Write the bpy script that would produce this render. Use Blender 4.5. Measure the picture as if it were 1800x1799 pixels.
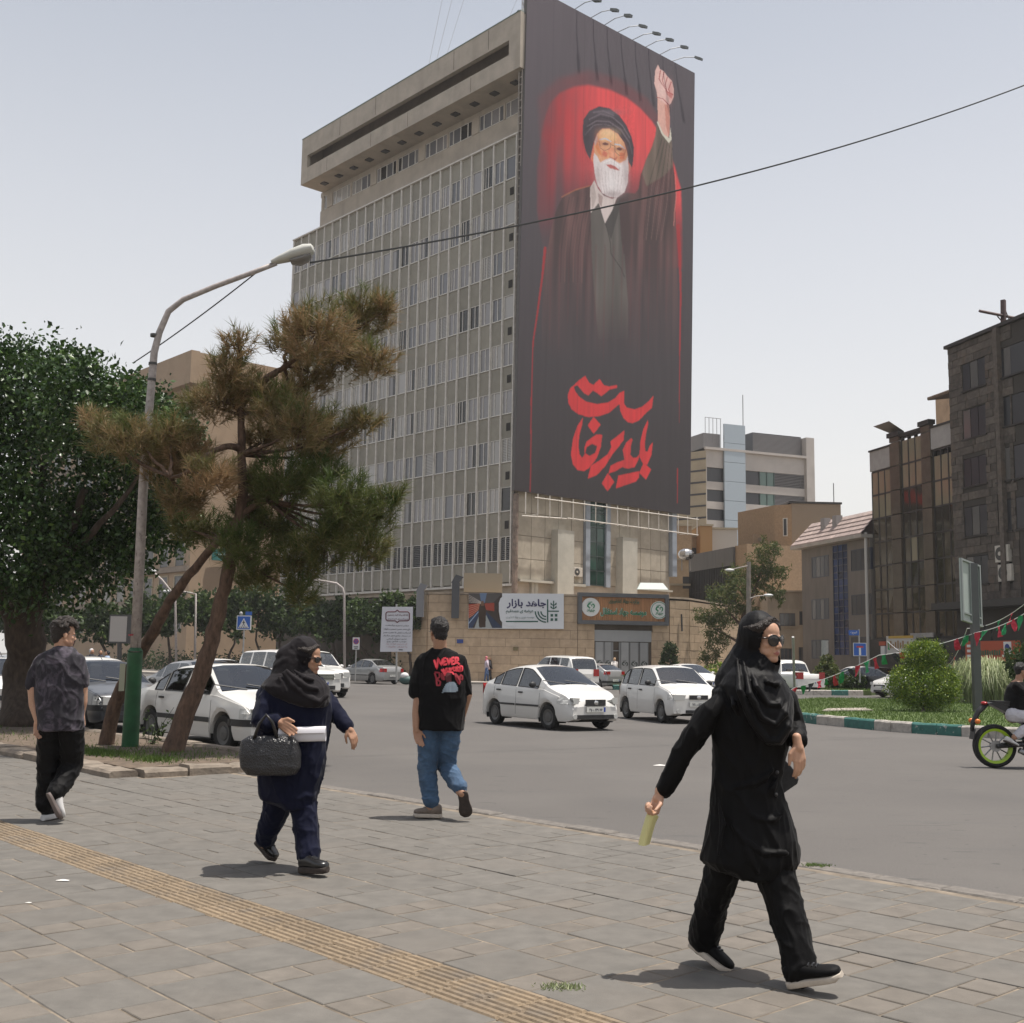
import bpy,bmesh,math,random
import numpy as np
from mathutils import Vector,Matrix,noise
from math import sin,cos,pi,radians,atan,atan2,sqrt,tan
for _o in list(bpy.data.objects):bpy.data.objects.remove(_o)
S=bpy.context.scene
COL=S.collection
rng=random.Random(7)
F=2044.0
TH=atan(260/F);RO=radians(.87)
cam=bpy.data.cameras.new('camera');camo=bpy.data.objects.new('camera',cam);COL.objects.link(camo)
camo.location=(0,0,1.45)
MC=Matrix.Rotation(pi/2+TH,4,'X')@Matrix.Rotation(RO,4,'Z')
camo.matrix_world=Matrix.Translation((0,0,1.45))@MC
cam.sensor_width=36;cam.lens=36*F/1800;cam.clip_start=.1;cam.clip_end=3000
S.camera=camo
SUN_EL,SUN_AZ=radians(75),radians(3)
w=bpy.data.worlds.new("World");S.world=w;w.use_nodes=True
nt=w.node_tree;nt.nodes.clear()
out=nt.nodes.new('ShaderNodeOutputWorld')
sky=nt.nodes.new('ShaderNodeTexSky');sky.sky_type='NISHITA';sky.sun_disc=False
sky.sun_elevation=SUN_EL;sky.sun_rotation=pi/2-SUN_AZ
sky.dust_density=6;sky.air_density=1.0;sky.ozone_density=1
b1=nt.nodes.new('ShaderNodeBackground');b1.inputs[1].default_value=.05
nt.links.new(sky.outputs[0],b1.inputs[0])
geo=nt.nodes.new('ShaderNodeTexCoord');sx=nt.nodes.new('ShaderNodeSeparateXYZ');nt.links.new(geo.outputs['Generated'],sx.inputs[0])
cr=nt.nodes.new('ShaderNodeValToRGB');nt.links.new(sx.outputs[2],cr.inputs[0])
els=cr.color_ramp.elements
els[0].position=0.0;els[0].color=(.80,.775,.745,1)
els[1].position=1.0;els[1].color=(.17,.205,.26,1)
e=els.new(.16);e.color=(.76,.735,.70,1)
e=els.new(.35);e.color=(.59,.585,.58,1)
e=els.new(.60);e.color=(.33,.355,.39,1)
b2=nt.nodes.new('ShaderNodeBackground');b2.inputs[1].default_value=.82
nt.links.new(cr.outputs[0],b2.inputs[0])
ad=nt.nodes.new('ShaderNodeAddShader');nt.links.new(b1.outputs[0],ad.inputs[0]);nt.links.new(b2.outputs[0],ad.inputs[1])
nt.links.new(ad.outputs[0],out.inputs[0])
sl=bpy.data.lights.new('sun','SUN');sl.energy=4.9;sl.angle=radians(.55);sl.color=(1,.95,.88)
so=bpy.data.objects.new('sun',sl);COL.objects.link(so)
sd=Vector((cos(SUN_EL)*cos(SUN_AZ),cos(SUN_EL)*sin(SUN_AZ),sin(SUN_EL)))
so.rotation_euler=sd.to_track_quat('Z','Y').to_euler();so.location=(30,5,60)
S.view_settings.view_transform='Standard';S.view_settings.look='None'
S.view_settings.exposure=.22;S.view_settings.gamma=1;S.view_settings.use_curve_mapping=False
S.cycles.max_bounces=6;S.cycles.diffuse_bounces=3;S.cycles.glossy_bounces=3;S.cycles.transmission_bounces=4;S.cycles.transparent_max_bounces=8
S.cycles.caustics_reflective=False;S.cycles.caustics_refractive=False
S.cycles.use_denoising=True
CP=Vector((0,0,1.45));M3=MC.to_3x3()
def ray(px,py):return M3@Vector(((px-900)/F,-(py-899.5)/F,-1))
def G(px,py,z=0.0):
 d=ray(px,py);return CP+d*((z-1.45)/d.z)
def at(px,py,Y):
 d=ray(px,py);return CP+d*(Y/d.y)
def onplane(px,py,o,n):
 d=ray(px,py);return CP+d*((Vector(o)-CP).dot(n)/d.dot(n))
def proj(p):
 q=M3.transposed()@(Vector(p)-CP)
 return (900+F*q.x/-q.z,899.5-F*q.y/-q.z) if q.z<-.05 else (-9999,-9999)
PH=radians(42)
U=Vector((-sin(PH),cos(PH),0));B=Vector((cos(PH),sin(PH),0));Z=Vector((0,0,1))
def AB(a,b,z=0):return U*a+B*b+Z*z
ROAD=-.12
WM={}
def reg(o,M,parent=None):
 WM[o.name]=M
 if parent is not None:
  o.parent=parent;o.matrix_local=WM[parent.name].inverted()@M
 else:
  o.matrix_local=M
 COL.objects.link(o);return o
def tag(o,label=None,cat=None,group=None,kind=None):
 if label:o['label']=label
 if cat:o['category']=cat
 if group:o['group']=group
 if kind:o['kind']=kind
 return o
def thing(name,label,cat,loc=(0,0,0),rz=0,group=None,M=None,parent=None):
 o=bpy.data.objects.new(name,None);o.empty_display_size=.2
 reg(o,M if M is not None else Matrix.Translation(loc)@Matrix.Rotation(rz,4,'Z'),parent)
 return tag(o,label,cat,group)
class MB:
 def __init__(s):s.v=[];s.f=[];s.m=[]
 def add(s,vs,fs,mi=0):
  n=len(s.v);s.v.extend([tuple(x) for x in vs]);s.f.extend([tuple(i+n for i in q) for q in fs]);s.m.extend([mi]*len(fs));return s
 def obox(s,o,a,b,c,mi=0):
  o,a,b,c=Vector(o),Vector(a),Vector(b),Vector(c)
  vs=[o,o+a,o+a+b,o+b,o+c,o+a+c,o+a+b+c,o+b+c]
  fs=[(0,3,2,1),(4,5,6,7),(0,1,5,4),(1,2,6,5),(2,3,7,6),(3,0,4,7)]
  if a.cross(b).dot(c)<0:fs=[q[::-1] for q in fs]
  return s.add(vs,fs,mi)
 def box(s,x0,x1,y0,y1,z0,z1,mi=0):
  return s.obox((x0,y0,z0),(x1-x0,0,0),(0,y1-y0,0),(0,0,z1-z0),mi)
 def bbox(s,x0,x1,y0,y1,z0,z1,c=.01,mi=0):
  vs=[(x0,y0,z0),(x1,y0,z0),(x1,y1,z0),(x0,y1,z0),(x0,y0,z1-c),(x1,y0,z1-c),(x1,y1,z1-c),(x0,y1,z1-c),(x0+c,y0+c,z1),(x1-c,y0+c,z1),(x1-c,y1-c,z1),(x0+c,y1-c,z1)]
  return s.add(vs,[(0,3,2,1),(0,1,5,4),(1,2,6,5),(2,3,7,6),(3,0,4,7),(4,5,9,8),(5,6,10,9),(6,7,11,10),(7,4,8,11),(8,9,10,11)],mi)
 def quad(s,a,b,c,d,mi=0):return s.add([a,b,c,d],[(0,1,2,3)],mi)
 def prism(s,poly,h,mi=0):
  n=len(poly);P=[Vector(p) for p in poly];h=Vector(h)
  nr=Vector((0,0,0))
  for i in range(n):nr+=P[i].cross(P[(i+1)%n])
  vs=P+[p+h for p in P]
  fs=[tuple(range(n))[::-1],tuple(range(n,2*n))]+[(i,(i+1)%n,n+(i+1)%n,n+i) for i in range(n)]
  if nr.dot(h)<0:fs=[q[::-1] for q in fs]
  return s.add(vs,fs,mi)
 def tube(s,pts,r,n=8,mi=0,caps=True,flat=1.0):
  P=[Vector(p) for p in pts];R=r if isinstance(r,(list,tuple)) else [r]*len(P)
  t0=(P[1]-P[0]).normalized();ref=Vector((0,0,1)) if abs(t0.z)<.9 else Vector((0,1,0))
  rings=[]
  x=ref.cross(t0).normalized()
  for i,p in enumerate(P):
   t=(P[min(i+1,len(P)-1)]-P[max(i-1,0)]).normalized()
   x=(x-t*x.dot(t)).normalized();y=t.cross(x)
   rings.append([p+(x*cos(2*pi*k/n)+y*sin(2*pi*k/n)*flat)*R[i] for k in range(n)])
  return s.loft(rings,mi,caps)
 def loft(s,rings,mi=0,caps=True):
  n=len(rings[0]);vs=[p for q in rings for p in q];fs=[]
  for i in range(len(rings)-1):
   for k in range(n):
    k2=(k+1)%n
    fs.append((i*n+k,i*n+k2,(i+1)*n+k2,(i+1)*n+k))
  if caps:
   fs.append(tuple(range(n))[::-1]);fs.append(tuple((len(rings)-1)*n+k for k in range(n)))
  return s.add(vs,fs,mi)
 def cyl(s,a,b,r,n=16,mi=0,r2=None):return s.tube([a,b],[r,r if r2 is None else r2],n,mi)
 def ell(s,c,r,R=None,nu=14,nv=9,mi=0):
  c=Vector(c);vs=[];fs=[]
  R=R or Matrix.Identity(3)
  for j in range(1,nv):
   a=pi*j/nv
   for i in range(nu):
    b=2*pi*i/nu
    vs.append(c+R@Vector((r[0]*sin(a)*cos(b),r[1]*sin(a)*sin(b),r[2]*cos(a))))
  top=len(vs);vs.append(c+R@Vector((0,0,r[2])));vs.append(c+R@Vector((0,0,-r[2])))
  for j in range(nv-2):
   for i in range(nu):
    i2=(i+1)%nu
    fs.append((j*nu+i,(j+1)*nu+i,(j+1)*nu+i2,j*nu+i2))
  for i in range(nu):
   fs.append((top,i,(i+1)%nu));fs.append((top+1,(nv-2)*nu+(i+1)%nu,(nv-2)*nu+i))
  return s.add(vs,fs,mi)
 def mesh(s,name,mats,inv=None,smooth=False):
  me=bpy.data.meshes.new(name)
  vs=s.v if inv is None else [tuple(inv@Vector(p)) for p in s.v]
  me.from_pydata(vs,[],s.f)
  if not isinstance(mats,(list,tuple)):mats=[mats]
  for m in mats:me.materials.append(m)
  if len(mats)>1:me.polygons.foreach_set('material_index',s.m)
  if smooth:me.shade_smooth() if smooth is True else sauto(me,smooth)
  me.update();return me
 def build(s,name,mats,parent=None,smooth=False,local=False):
  """vertices are in world space, or with local=True in the parent's space"""
  P=WM[parent.name] if parent is not None else Matrix.Identity(4)
  if parent is None:
   c=Vector((sum(p[0] for p in s.v),sum(p[1] for p in s.v),0))/max(len(s.v),1);c.z=min(p[2] for p in s.v)
   P=Matrix.Translation(c)
  o=bpy.data.objects.new(name,s.mesh(name,mats,None if local else P.inverted(),smooth))
  return reg(o,P,parent)
def sauto(me,ang):
 bm=bmesh.new();bm.from_mesh(me)
 for f in bm.faces:f.smooth=True
 for e in bm.edges:
  if len(e.link_faces)==2 and e.calc_face_angle(0)>radians(ang):e.smooth=False
 bm.to_mesh(me);bm.free()
def place(name,me,parent,M):
 o=bpy.data.objects.new(name,me)
 return reg(o,(WM[parent.name] if parent is not None else Matrix.Identity(4))@M,parent)
def placeW(name,me,parent,M):return reg(bpy.data.objects.new(name,me),M,parent)
def copy_tree(o,M,parent=None):
 c=o.copy();WM[c.name]=M
 c.parent=parent;c.matrix_local=(WM[parent.name].inverted() if parent else Matrix.Identity(4))@M
 COL.objects.link(c)
 for ch in list(o.children):
  copy_tree(ch,M@(WM[o.name].inverted()@WM[ch.name]),c)
 return c
def s2l(c):
 return tuple(((x/255)/12.92 if x<=10 else ((x/255+.055)/1.055)**2.4) for x in c)
def mat(name,col,rough=.8,nz=None,amt=.25,bump=0,bscale=None,metal=0,spec=.5,rnd=0,attr=False,col2=None,stretch=(1,1,1),coat=0,trans=0,alpha=1,emit=None,detail=5,sheen=0,coords='Position'):
 m=bpy.data.materials.new(name);m.use_nodes=True
 n=m.node_tree.nodes;L=m.node_tree.links;bs=n['Principled BSDF']
 bs.inputs['Roughness'].default_value=rough;bs.inputs['Metallic'].default_value=metal
 bs.inputs['Specular IOR Level'].default_value=spec;bs.inputs['Coat Weight'].default_value=coat
 if coat:bs.inputs['Coat Roughness'].default_value=.06
 bs.inputs['Transmission Weight'].default_value=trans;bs.inputs['Alpha'].default_value=alpha
 if sheen:bs.inputs['Sheen Weight'].default_value=sheen;bs.inputs['Sheen Roughness'].default_value=.45
 c4=(*col,1);bs.inputs['Base Color'].default_value=c4
 if emit:bs.inputs['Emission Color'].default_value=(*emit[0],1);bs.inputs['Emission Strength'].default_value=emit[1]
 cur=None
 def coord():
  if coords=='Position':g=n.new('ShaderNodeNewGeometry');o=g.outputs['Position']
  else:g=n.new('ShaderNodeTexCoord');o=g.outputs[coords]
  mp=n.new('ShaderNodeMapping');mp.inputs['Scale'].default_value=stretch;L.new(o,mp.inputs['Vector']);return mp.outputs[0]
 if nz:
  vec=coord()
  t=n.new('ShaderNodeTexNoise');t.inputs['Scale'].default_value=nz;t.inputs['Detail'].default_value=detail;t.inputs['Roughness'].default_value=.6
  L.new(vec,t.inputs['Vector'])
  mx=n.new('ShaderNodeMix');mx.data_type='RGBA'
  mr=n.new('ShaderNodeMapRange');mr.inputs[1].default_value=.3;mr.inputs[2].default_value=.7;L.new(t.outputs['Fac'],mr.inputs[0]);L.new(mr.outputs[0],mx.inputs[0])
  a=tuple(x*(1-amt) for x in col);b=tuple(x*(1+amt) for x in col) if col2 is None else col2
  mx.inputs[6].default_value=(*a,1) if col2 is None else c4;mx.inputs[7].default_value=(*b,1)
  cur=mx.outputs[2]
 if rnd:
  oi=n.new('ShaderNodeObjectInfo');src=oi.outputs['Random']
  if attr:
   at_=n.new('ShaderNodeAttribute');at_.attribute_name='rnd';ma=n.new('ShaderNodeMath');ma.operation='ADD'
   L.new(src,ma.inputs[0]);L.new(at_.outputs['Fac'],ma.inputs[1]);fr=n.new('ShaderNodeMath');fr.operation='FRACT';L.new(ma.outputs[0],fr.inputs[0]);src=fr.outputs[0]
  mr=n.new('ShaderNodeMapRange');mr.inputs[3].default_value=1-rnd;mr.inputs[4].default_value=1+rnd;L.new(src,mr.inputs[0])
  hv=n.new('ShaderNodeMix');hv.data_type='RGBA';hv.blend_type='MULTIPLY';hv.inputs[0].default_value=1
  if cur is None:hv.inputs[6].default_value=c4
  else:L.new(cur,hv.inputs[6])
  cb=n.new('ShaderNodeCombineColor')
  for k in range(3):L.new(mr.outputs[0],cb.inputs[k])
  L.new(cb.outputs[0],hv.inputs[7]);cur=hv.outputs[2]
 if cur is not None:L.new(cur,bs.inputs['Base Color'])
 if bump:
  vec=coord();t=n.new('ShaderNodeTexNoise');t.inputs['Scale'].default_value=bscale or 40;t.inputs['Detail'].default_value=4;L.new(vec,t.inputs['Vector'])
  bp=n.new('ShaderNodeBump');bp.inputs['Strength'].default_value=bump;bp.inputs['Distance'].default_value=.02;L.new(t.outputs['Fac'],bp.inputs['Height']);L.new(bp.outputs[0],bs.inputs['Normal'])
 return m
def nodes_of(m):return m.node_tree.nodes,m.node_tree.links,m.node_tree.nodes['Principled BSDF']
def overlay(m,scale,thr,width,col,fac=1.0,stretch=(1,1,1),detail=4,rot=0):
 """blend a second colour over a material where a noise field crosses a threshold (stains, cracks, wear)"""
 n,L,bs=nodes_of(m);g=n.new('ShaderNodeNewGeometry');mp=n.new('ShaderNodeMapping');mp.inputs['Scale'].default_value=stretch;mp.inputs['Rotation'].default_value=(0,0,rot);L.new(g.outputs['Position'],mp.inputs['Vector'])
 t=n.new('ShaderNodeTexNoise');t.inputs['Scale'].default_value=scale;t.inputs['Detail'].default_value=detail;L.new(mp.outputs[0],t.inputs['Vector'])
 mr=n.new('ShaderNodeMapRange');mr.inputs[1].default_value=thr;mr.inputs[2].default_value=thr+width;mr.inputs[4].default_value=fac;L.new(t.outputs['Fac'],mr.inputs[0])
 mx=n.new('ShaderNodeMix');mx.data_type='RGBA';L.new(mr.outputs[0],mx.inputs[0])
 s=bs.inputs['Base Color']
 if s.is_linked:L.new(s.links[0].from_socket,mx.inputs[6])
 else:mx.inputs[6].default_value=s.default_value
 mx.inputs[7].default_value=(*col,1);L.new(mx.outputs[2],s);return m
_FORMS={'ا':'ﺍﺎ','آ':'ﺁﺂ','ب':'ﺏﺐﺑﺒ','ت':'ﺕﺖﺗﺘ','ج':'ﺝﺞﺟﺠ','خ':'ﺥﺦﺧﺨ','د':'ﺩﺪ','ر':'ﺭﺮ','ز':'ﺯﺰ','س':'ﺱﺲﺳﺴ','ش':'ﺵﺶﺷﺸ','ص':'ﺹﺺﺻﺼ','ض':'ﺽﺾﺿﻀ','ع':'ﻉﻊﻋﻌ','ف':'ﻑﻒﻓﻔ','ق':'ﻕﻖﻗﻘ','ک':'ﻙﻚﻛﻜ','ل':'ﻝﻞﻟﻠ','م':'ﻡﻢﻣﻤ','ن':'ﻥﻦﻧﻨ','ه':'ﻩﻪﻫﻬ','و':'ﻭﻮ','ی':'ﻯﻰﻳﻴ','ح':'ﺡﺢﺣﺤ'}
def shape_ar(s):
 outp=[]
 for i,ch in enumerate(s):
  f=_FORMS.get(ch)
  if not f:outp.append(ch);continue
  pv=_FORMS.get(s[i-1]) if i else None;nx=_FORMS.get(s[i+1]) if i+1<len(s) else None
  a=bool(pv and len(pv)==4);b=bool(nx) and len(f)==4
  outp.append(f[3] if a and b else f[1] if a else f[2] if b else f[0])
 return ''.join(outp[::-1])
def text_mesh(s,bold=0,depth=.004,space=1.0):
 c=bpy.data.curves.new('lettering','FONT');c.body=s;c.offset=bold;c.extrude=depth;c.space_character=space;c.resolution_u=4;c.align_x='LEFT'
 o=bpy.data.objects.new('lettering_tmp',c);COL.objects.link(o);bpy.context.view_layer.update()
 me=bpy.data.meshes.new_from_object(o.evaluated_get(bpy.context.evaluated_depsgraph_get()))
 bpy.data.objects.remove(o);bpy.data.curves.remove(c);return me
def text(name,s,m,parent,o,ux,uz,width=None,height=None,bold=0,depth=.02,space=1.0):
 """lettering fitted in the rectangle at o, along unit vectors ux (reading right) and uz (up); world space"""
 me=text_mesh(s,bold,.01,space);n=len(me.vertices);co=np.empty(n*3);me.vertices.foreach_get('co',co);co=co.reshape(-1,3)
 if not n:return None
 lo,hi=co.min(0),co.max(0);sz=hi-lo
 kx=width/sz[0] if width else height/sz[1];ky=height/sz[1] if height else kx
 ux,uz=Vector(ux).normalized(),Vector(uz).normalized();un=ux.cross(uz)
 P=WM[parent.name].inverted();O=Vector(o)
 new=np.array([tuple(P@(O+ux*((p[0]-lo[0])*kx)+uz*((p[1]-lo[1])*ky)+un*((p[2]-lo[2])/max(sz[2],1e-6)*depth))) for p in co])
 me.vertices.foreach_set('co',new.ravel());me.materials.clear();me.materials.append(m);me.update()
 ob=bpy.data.objects.new(name,me);return reg(ob,WM[parent.name],parent)
class Canvas:
 def __init__(s,w,h,bg):s.w,s.h=w,h;s.a=np.zeros((h,w,3));s.a[:]=s2l(bg);s.X,s.Y=np.meshgrid(np.arange(w)+.5,np.arange(h)+.5)
 def warp(s,H):
  d=H[2,0]*s.X+H[2,1]*s.Y+H[2,2];s.X,s.Y=(H[0,0]*s.X+H[0,1]*s.Y+H[0,2])/d,(H[1,0]*s.X+H[1,1]*s.Y+H[1,2])/d
 def blur(s,m,k):
  for _ in range(k):
   m=np.pad(m,1,'edge');m=(m[:-2,1:-1]+m[2:,1:-1]+m[1:-1,:-2]+m[1:-1,2:]+2*m[1:-1,1:-1])/6
  return m
 def mask(s,poly,k=1):
  P=np.array(poly,float);m=np.zeros((s.h,s.w),bool)
  sel=(s.X>P[:,0].min())&(s.X<P[:,0].max())&(s.Y>P[:,1].min())&(s.Y<P[:,1].max())
  x,y=s.X[sel],s.Y[sel];ins=np.zeros(len(x),bool)
  for i in range(len(P)):
   x0,y0=P[i];x1,y1=P[i-1]
   if y0==y1:continue
   c=((y0>y)!=(y1>y))&(x<(x1-x0)*(y-y0)/(y1-y0)+x0);ins^=c
  m[sel]=ins;return s.blur(m.astype(float),k)
 def fill(s,m,col,op=1):m=(m*op)[...,None];c=np.array(s2l(col)) if not isinstance(col,np.ndarray) else col;s.a=s.a*(1-m)+c*m
 def poly(s,p,col,k=1,op=1):s.fill(s.mask(p,k),col,op)
 def line(s,pts,wd,col,k=1,op=1):
  d=np.full((s.h,s.w),1e9);W=wd if isinstance(wd,(list,tuple)) else [wd]*len(pts)
  for i in range(len(pts)-1):
   (x0,y0),(x1,y1)=pts[i],pts[i+1];dx,dy=x1-x0,y1-y0;L2=dx*dx+dy*dy+1e-9
   t=np.clip(((s.X-x0)*dx+(s.Y-y0)*dy)/L2,0,1)
   d=np.minimum(d,np.hypot(s.X-x0-t*dx,s.Y-y0-t*dy)-(W[i]+(W[i+1]-W[i])*t)/2)
  s.fill(s.blur((d<0).astype(float),k),col,op)
 def material(s,name,k=1.0,rough=.6):
  im=bpy.data.images.new(name,s.w,s.h,float_buffer=False);im.colorspace_settings.name='sRGB'
  a=np.clip(s.a*k,0,1);a=np.where(a<.0031308,a*12.92,1.055*a**(1/2.4)-.055)
  px=np.ones((s.h,s.w,4),np.float32);px[...,:3]=a[::-1];im.pixels.foreach_set(px.ravel());im.update();im.pack()
  m=bpy.data.materials.new(name);m.use_nodes=True;n=m.node_tree.nodes;t=n.new('ShaderNodeTexImage');t.image=im;t.extension='EXTEND'
  m.node_tree.links.new(t.outputs[0],n['Principled BSDF'].inputs[0]);n['Principled BSDF'].inputs['Roughness'].default_value=rough;n['Principled BSDF'].inputs['Specular IOR Level'].default_value=.3
  return m
def homography(src,dst):
 A=[];b=[]
 for (x,y),(u,v) in zip(src,dst):
  A+=[[x,y,1,0,0,0,-u*x,-u*y],[0,0,0,x,y,1,-v*x,-v*y]];b+=[u,v]
 h=np.linalg.solve(np.array(A,float),np.array(b,float));return np.append(h,1).reshape(3,3)
def card(name,m,parent,a,b,c,d):
 mb=MB().quad(a,b,c,d);o=mb.build(name,m,parent)
 uv=o.data.uv_layers.new(name='print')
 for i,q in enumerate([(0,0),(1,0),(1,1),(0,1)]):uv.data[i].uv=q
 return o
# ================================================================== GROUND
m_asph=mat('asphalt',(.098,.090,.083),.9,nz=90,amt=.28,bump=.25,bscale=180)
overlay(m_asph,.35,.46,.3,(.124,.114,.104),.6,(1,1,1))
overlay(m_asph,1.2,.60,.05,(.085,.082,.078),.35,(.25,2.5,1),rot=radians(20))
overlay(m_asph,3.0,.665,.03,(.06,.058,.055),.7,(.5,3,1),rot=radians(-18))
overlay(m_asph,.22,.50,.18,(.078,.073,.069),.6)
overlay(m_asph,9,.70,.02,(.045,.043,.041),.8)
m_slab=mat('grey_paving_stone',(.122,.1125,.099),.8,nz=7,amt=.16,bump=.12,bscale=120,rnd=.07,attr=True)
overlay(m_slab,1.1,.52,.2,(.142,.125,.106),.55)
overlay(m_slab,60,.66,.06,(.085,.077,.072),.5)
overlay(m_slab,2.2,.69,.05,(.095,.087,.08),.5)
m_slab2=mat('warm_paving_stone',(.134,.117,.098),.8,nz=7,amt=.16,bump=.12,bscale=120,rnd=.07)
overlay(m_slab2,60,.66,.06,(.09,.08,.07),.5)
m_mortar=mat('sandy_mortar',(.165,.135,.102),.95,nz=5,amt=.5)
m_tact=mat('tactile_yellow_stone',(.20,.15,.098),.85,nz=25,amt=.22,bump=.2,bscale=90,rnd=.15)
overlay(m_tact,4,.52,.15,(.135,.115,.095),.6)
m_kerb=mat('kerb_stone',(.145,.13,.115),.9,nz=14,amt=.3,bump=.3,bscale=60)
m_dark=mat('dark_gap',(.03,.026,.022),.95)
m_soil=mat('dry_soil',(.115,.085,.06),.95,nz=9,amt=.4,bump=.6,bscale=30)
m_conc=mat('rough_concrete',(.20,.165,.13),.9,nz=6,amt=.3,bump=.4,bscale=30)
road=MB().quad((-900,-60,ROAD),(900,-60,ROAD),(900,1600,ROAD),(-900,1600,ROAD)).build('road',m_asph);tag(road,kind='structure')
sw=MB().prism([AB(-14,-7,-.5),AB(-14,7.36,-.5),AB(60,7.36,-.5),AB(60,-7,-.5)],(0,0,.4945)).build('sidewalk',m_mortar);tag(sw,kind='structure')
def slab_mesh(l,wd,nm,m,th=.014,j=.014,c=.004):
 return MB().bbox(-l/2+j/2,l/2-j/2,-wd/2+j/2,wd/2-j/2,-th,0,c).mesh(nm,m)
SWD=.45;L1,L2=.42,.20
big=slab_mesh(L1,SWD,'paving_slab',m_slab);small=slab_mesh(L2,SWD/2,'paving_slab_small',m_slab2)
RU=Matrix.Rotation(atan2(U.y,U.x),4,'Z')
def in_frame(p,mg=25):
 x,y=proj(p);return -mg<x<1800+mg and y<1799+mg and y>900
slabs=[]
rows=[(-.75+SWD*i) for i in range(9)]+[3.66+SWD*i for i in range(8)]
r2=random.Random(3)
def planter(a,b):return a>13.2 and b>6.0
for ri,b0 in enumerate(rows):
 wd=SWD
 off=(0.0,.31,.12,.45,.25)[ri%5]
 k=-14
 while True:
  a0=2.0+off+k*(L1+L2);k+=1
  if a0>40:break
  for (ac,bc,me,ar) in ((a0+L1/2,b0+SWD/2,big,1),(a0+L1+L2/2,b0+SWD/4,small,.2),(a0+L1+L2/2,b0+SWD*.75,small,.2)):
   if b0+SWD>7.3 and bc>7.3:continue
   p=AB(ac,bc)
   if planter(ac,bc-.2) or not in_frame(p,260) or p.y<3:continue
   slabs.append((p.y**2/ar**.5,ac,bc,me))
slabs.sort(key=lambda q:q[0])
def slab_M(ac,bc):
 t=r2.gauss(0,.0035)
 return Matrix.Translation(AB(ac,bc,r2.uniform(-.0035,.001)))@RU@Matrix.Rotation(t,4,'X')@Matrix.Rotation(r2.gauss(0,.003),4,'Y')@Matrix.Rotation(r2.gauss(0,.004),4,'Z')
for q in slabs[:298]:placeW('paving_slab',q[3],sw,slab_M(q[1],q[2]))
rest=MB();rv=[]
for q in slabs[298:]:
 Mx=slab_M(q[1],q[2]);fs=[tuple(p.vertices) for p in q[3].polygons]
 rest.add([Mx@v.co for v in q[3].vertices],fs);rv+=[r2.random()]*len(fs)
ro=rest.build('far_paving_slabs',m_slab,sw);ro['kind']='stuff'
ra=ro.data.attributes.new('rnd','FLOAT','FACE');ra.data.foreach_set('value',rv)
tm=MB();tw,tl=.19,.24
tm.box(-tl/2+.003,tl/2-.003,-tw/2+.003,tw/2-.003,-.016,-.004)
for i in range(4):
 y=-tw/2+tw*(i+.5)/4
 for x0,x1 in ((-tl/2+.008,tl/2-.008),):
  tm.add([(x0,y-.017,-.004),(x1,y-.017,-.004),(x1,y+.017,-.004),(x0,y+.017,-.004),(x0+.006,y-.011,.004),(x1-.006,y-.011,.004),(x1-.006,y+.011,.004),(x0+.006,y+.011,.004)],[(4,5,6,7),(0,1,5,4),(1,2,6,5),(2,3,7,6),(3,0,4,7)])
tme=tm.mesh('tactile_tile',m_tact)
n_t=0;far_t=MB()
for i in range(0,130):
 for j in range(2):
  a=1.9+i*tl+(.07 if j else 0);b=3.28+tw*(j+.5)
  p=AB(a,b)
  if not in_frame(p,70):continue
  Mx=Matrix.Translation(AB(a,b,r2.uniform(-.002,.002)))@RU@Matrix.Rotation(r2.gauss(0,.006),4,'X')
  placeW('tactile_tile',tme,sw,Mx);n_t+=1
sm=MB();a=1.0
while a<13.2:
 l=r2.uniform(.12,.5)
 if r2.random()<.72:
  wdt=r2.uniform(.006,.016);sm.prism([AB(a,5.452-wdt/2,.0012),AB(a+l,5.452-wdt*.4,.0012),AB(a+l,5.455+wdt/2,.0012),AB(a,5.454+wdt/2,.0012)],(0,0,.0015))
 a+=l
sm.build('joint_crack',m_dark,sw)
ks=MB().bbox(-.246,.246,-.09,.09,-.3,.002,.010).mesh('kerb_stone',m_kerb)
for i in range(27):
 placeW('kerb_stone',ks,sw,Matrix.Translation(AB(.2+i*.5,7.47,r2.uniform(-.012,.004)))@RU@Matrix.Rotation(r2.gauss(0,.008),4,'Z'))
gl=MB();a=-1
while a<13:
 l=r2.uniform(.3,1.4)
 if r2.random()<.8:gl.prism([AB(a,7.562,ROAD+.003),AB(a+l,7.562,ROAD+.003),AB(a+l,7.562+r2.uniform(.03,.07),ROAD+.003),AB(a,7.562+r2.uniform(.02,.05),ROAD+.003)],(0,0,.002))
 a+=l+.03
gl.build('gutter_gap',m_dark,sw)
m_litter=mat('white_scrap',(.7,.68,.65),.8)
for i,(px,py,sc,lab) in enumerate([(1160,1346,.12,'white paper scrap lying flat on the open asphalt near the black sleeve'),(50,1587,.022,'small white scrap on the grey paving at the lower left'),(110,1548,.05,'thin white strip lying on a paving joint beside the tactile strip')]):
 z=ROAD+.006 if i==0 else.004
 p=G(px,py,z);o=MB().add([p+Vector(q)*sc for q in ((-.9,-.1,0),(.8,-.25,.02),(.9,.1,.05),(0,.25,.12),(-.7,.15,.03))],[(0,1,2,3),(0,3,4)]).build('paper_scrap',m_litter)
 tag(o,lab,'litter','scraps of litter')
pit=thing('tree_pit','raised tree pit with cracked concrete kerb around the leaning pines','tree pit',AB(15.5,7))
MB().prism([AB(13.7,6.2,-.1),AB(13.7,8.45,-.1),AB(40,8.45,-.1),AB(40,6.4,-.1)],(0,0,.18)).build('soil',m_soil,pit)
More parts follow.
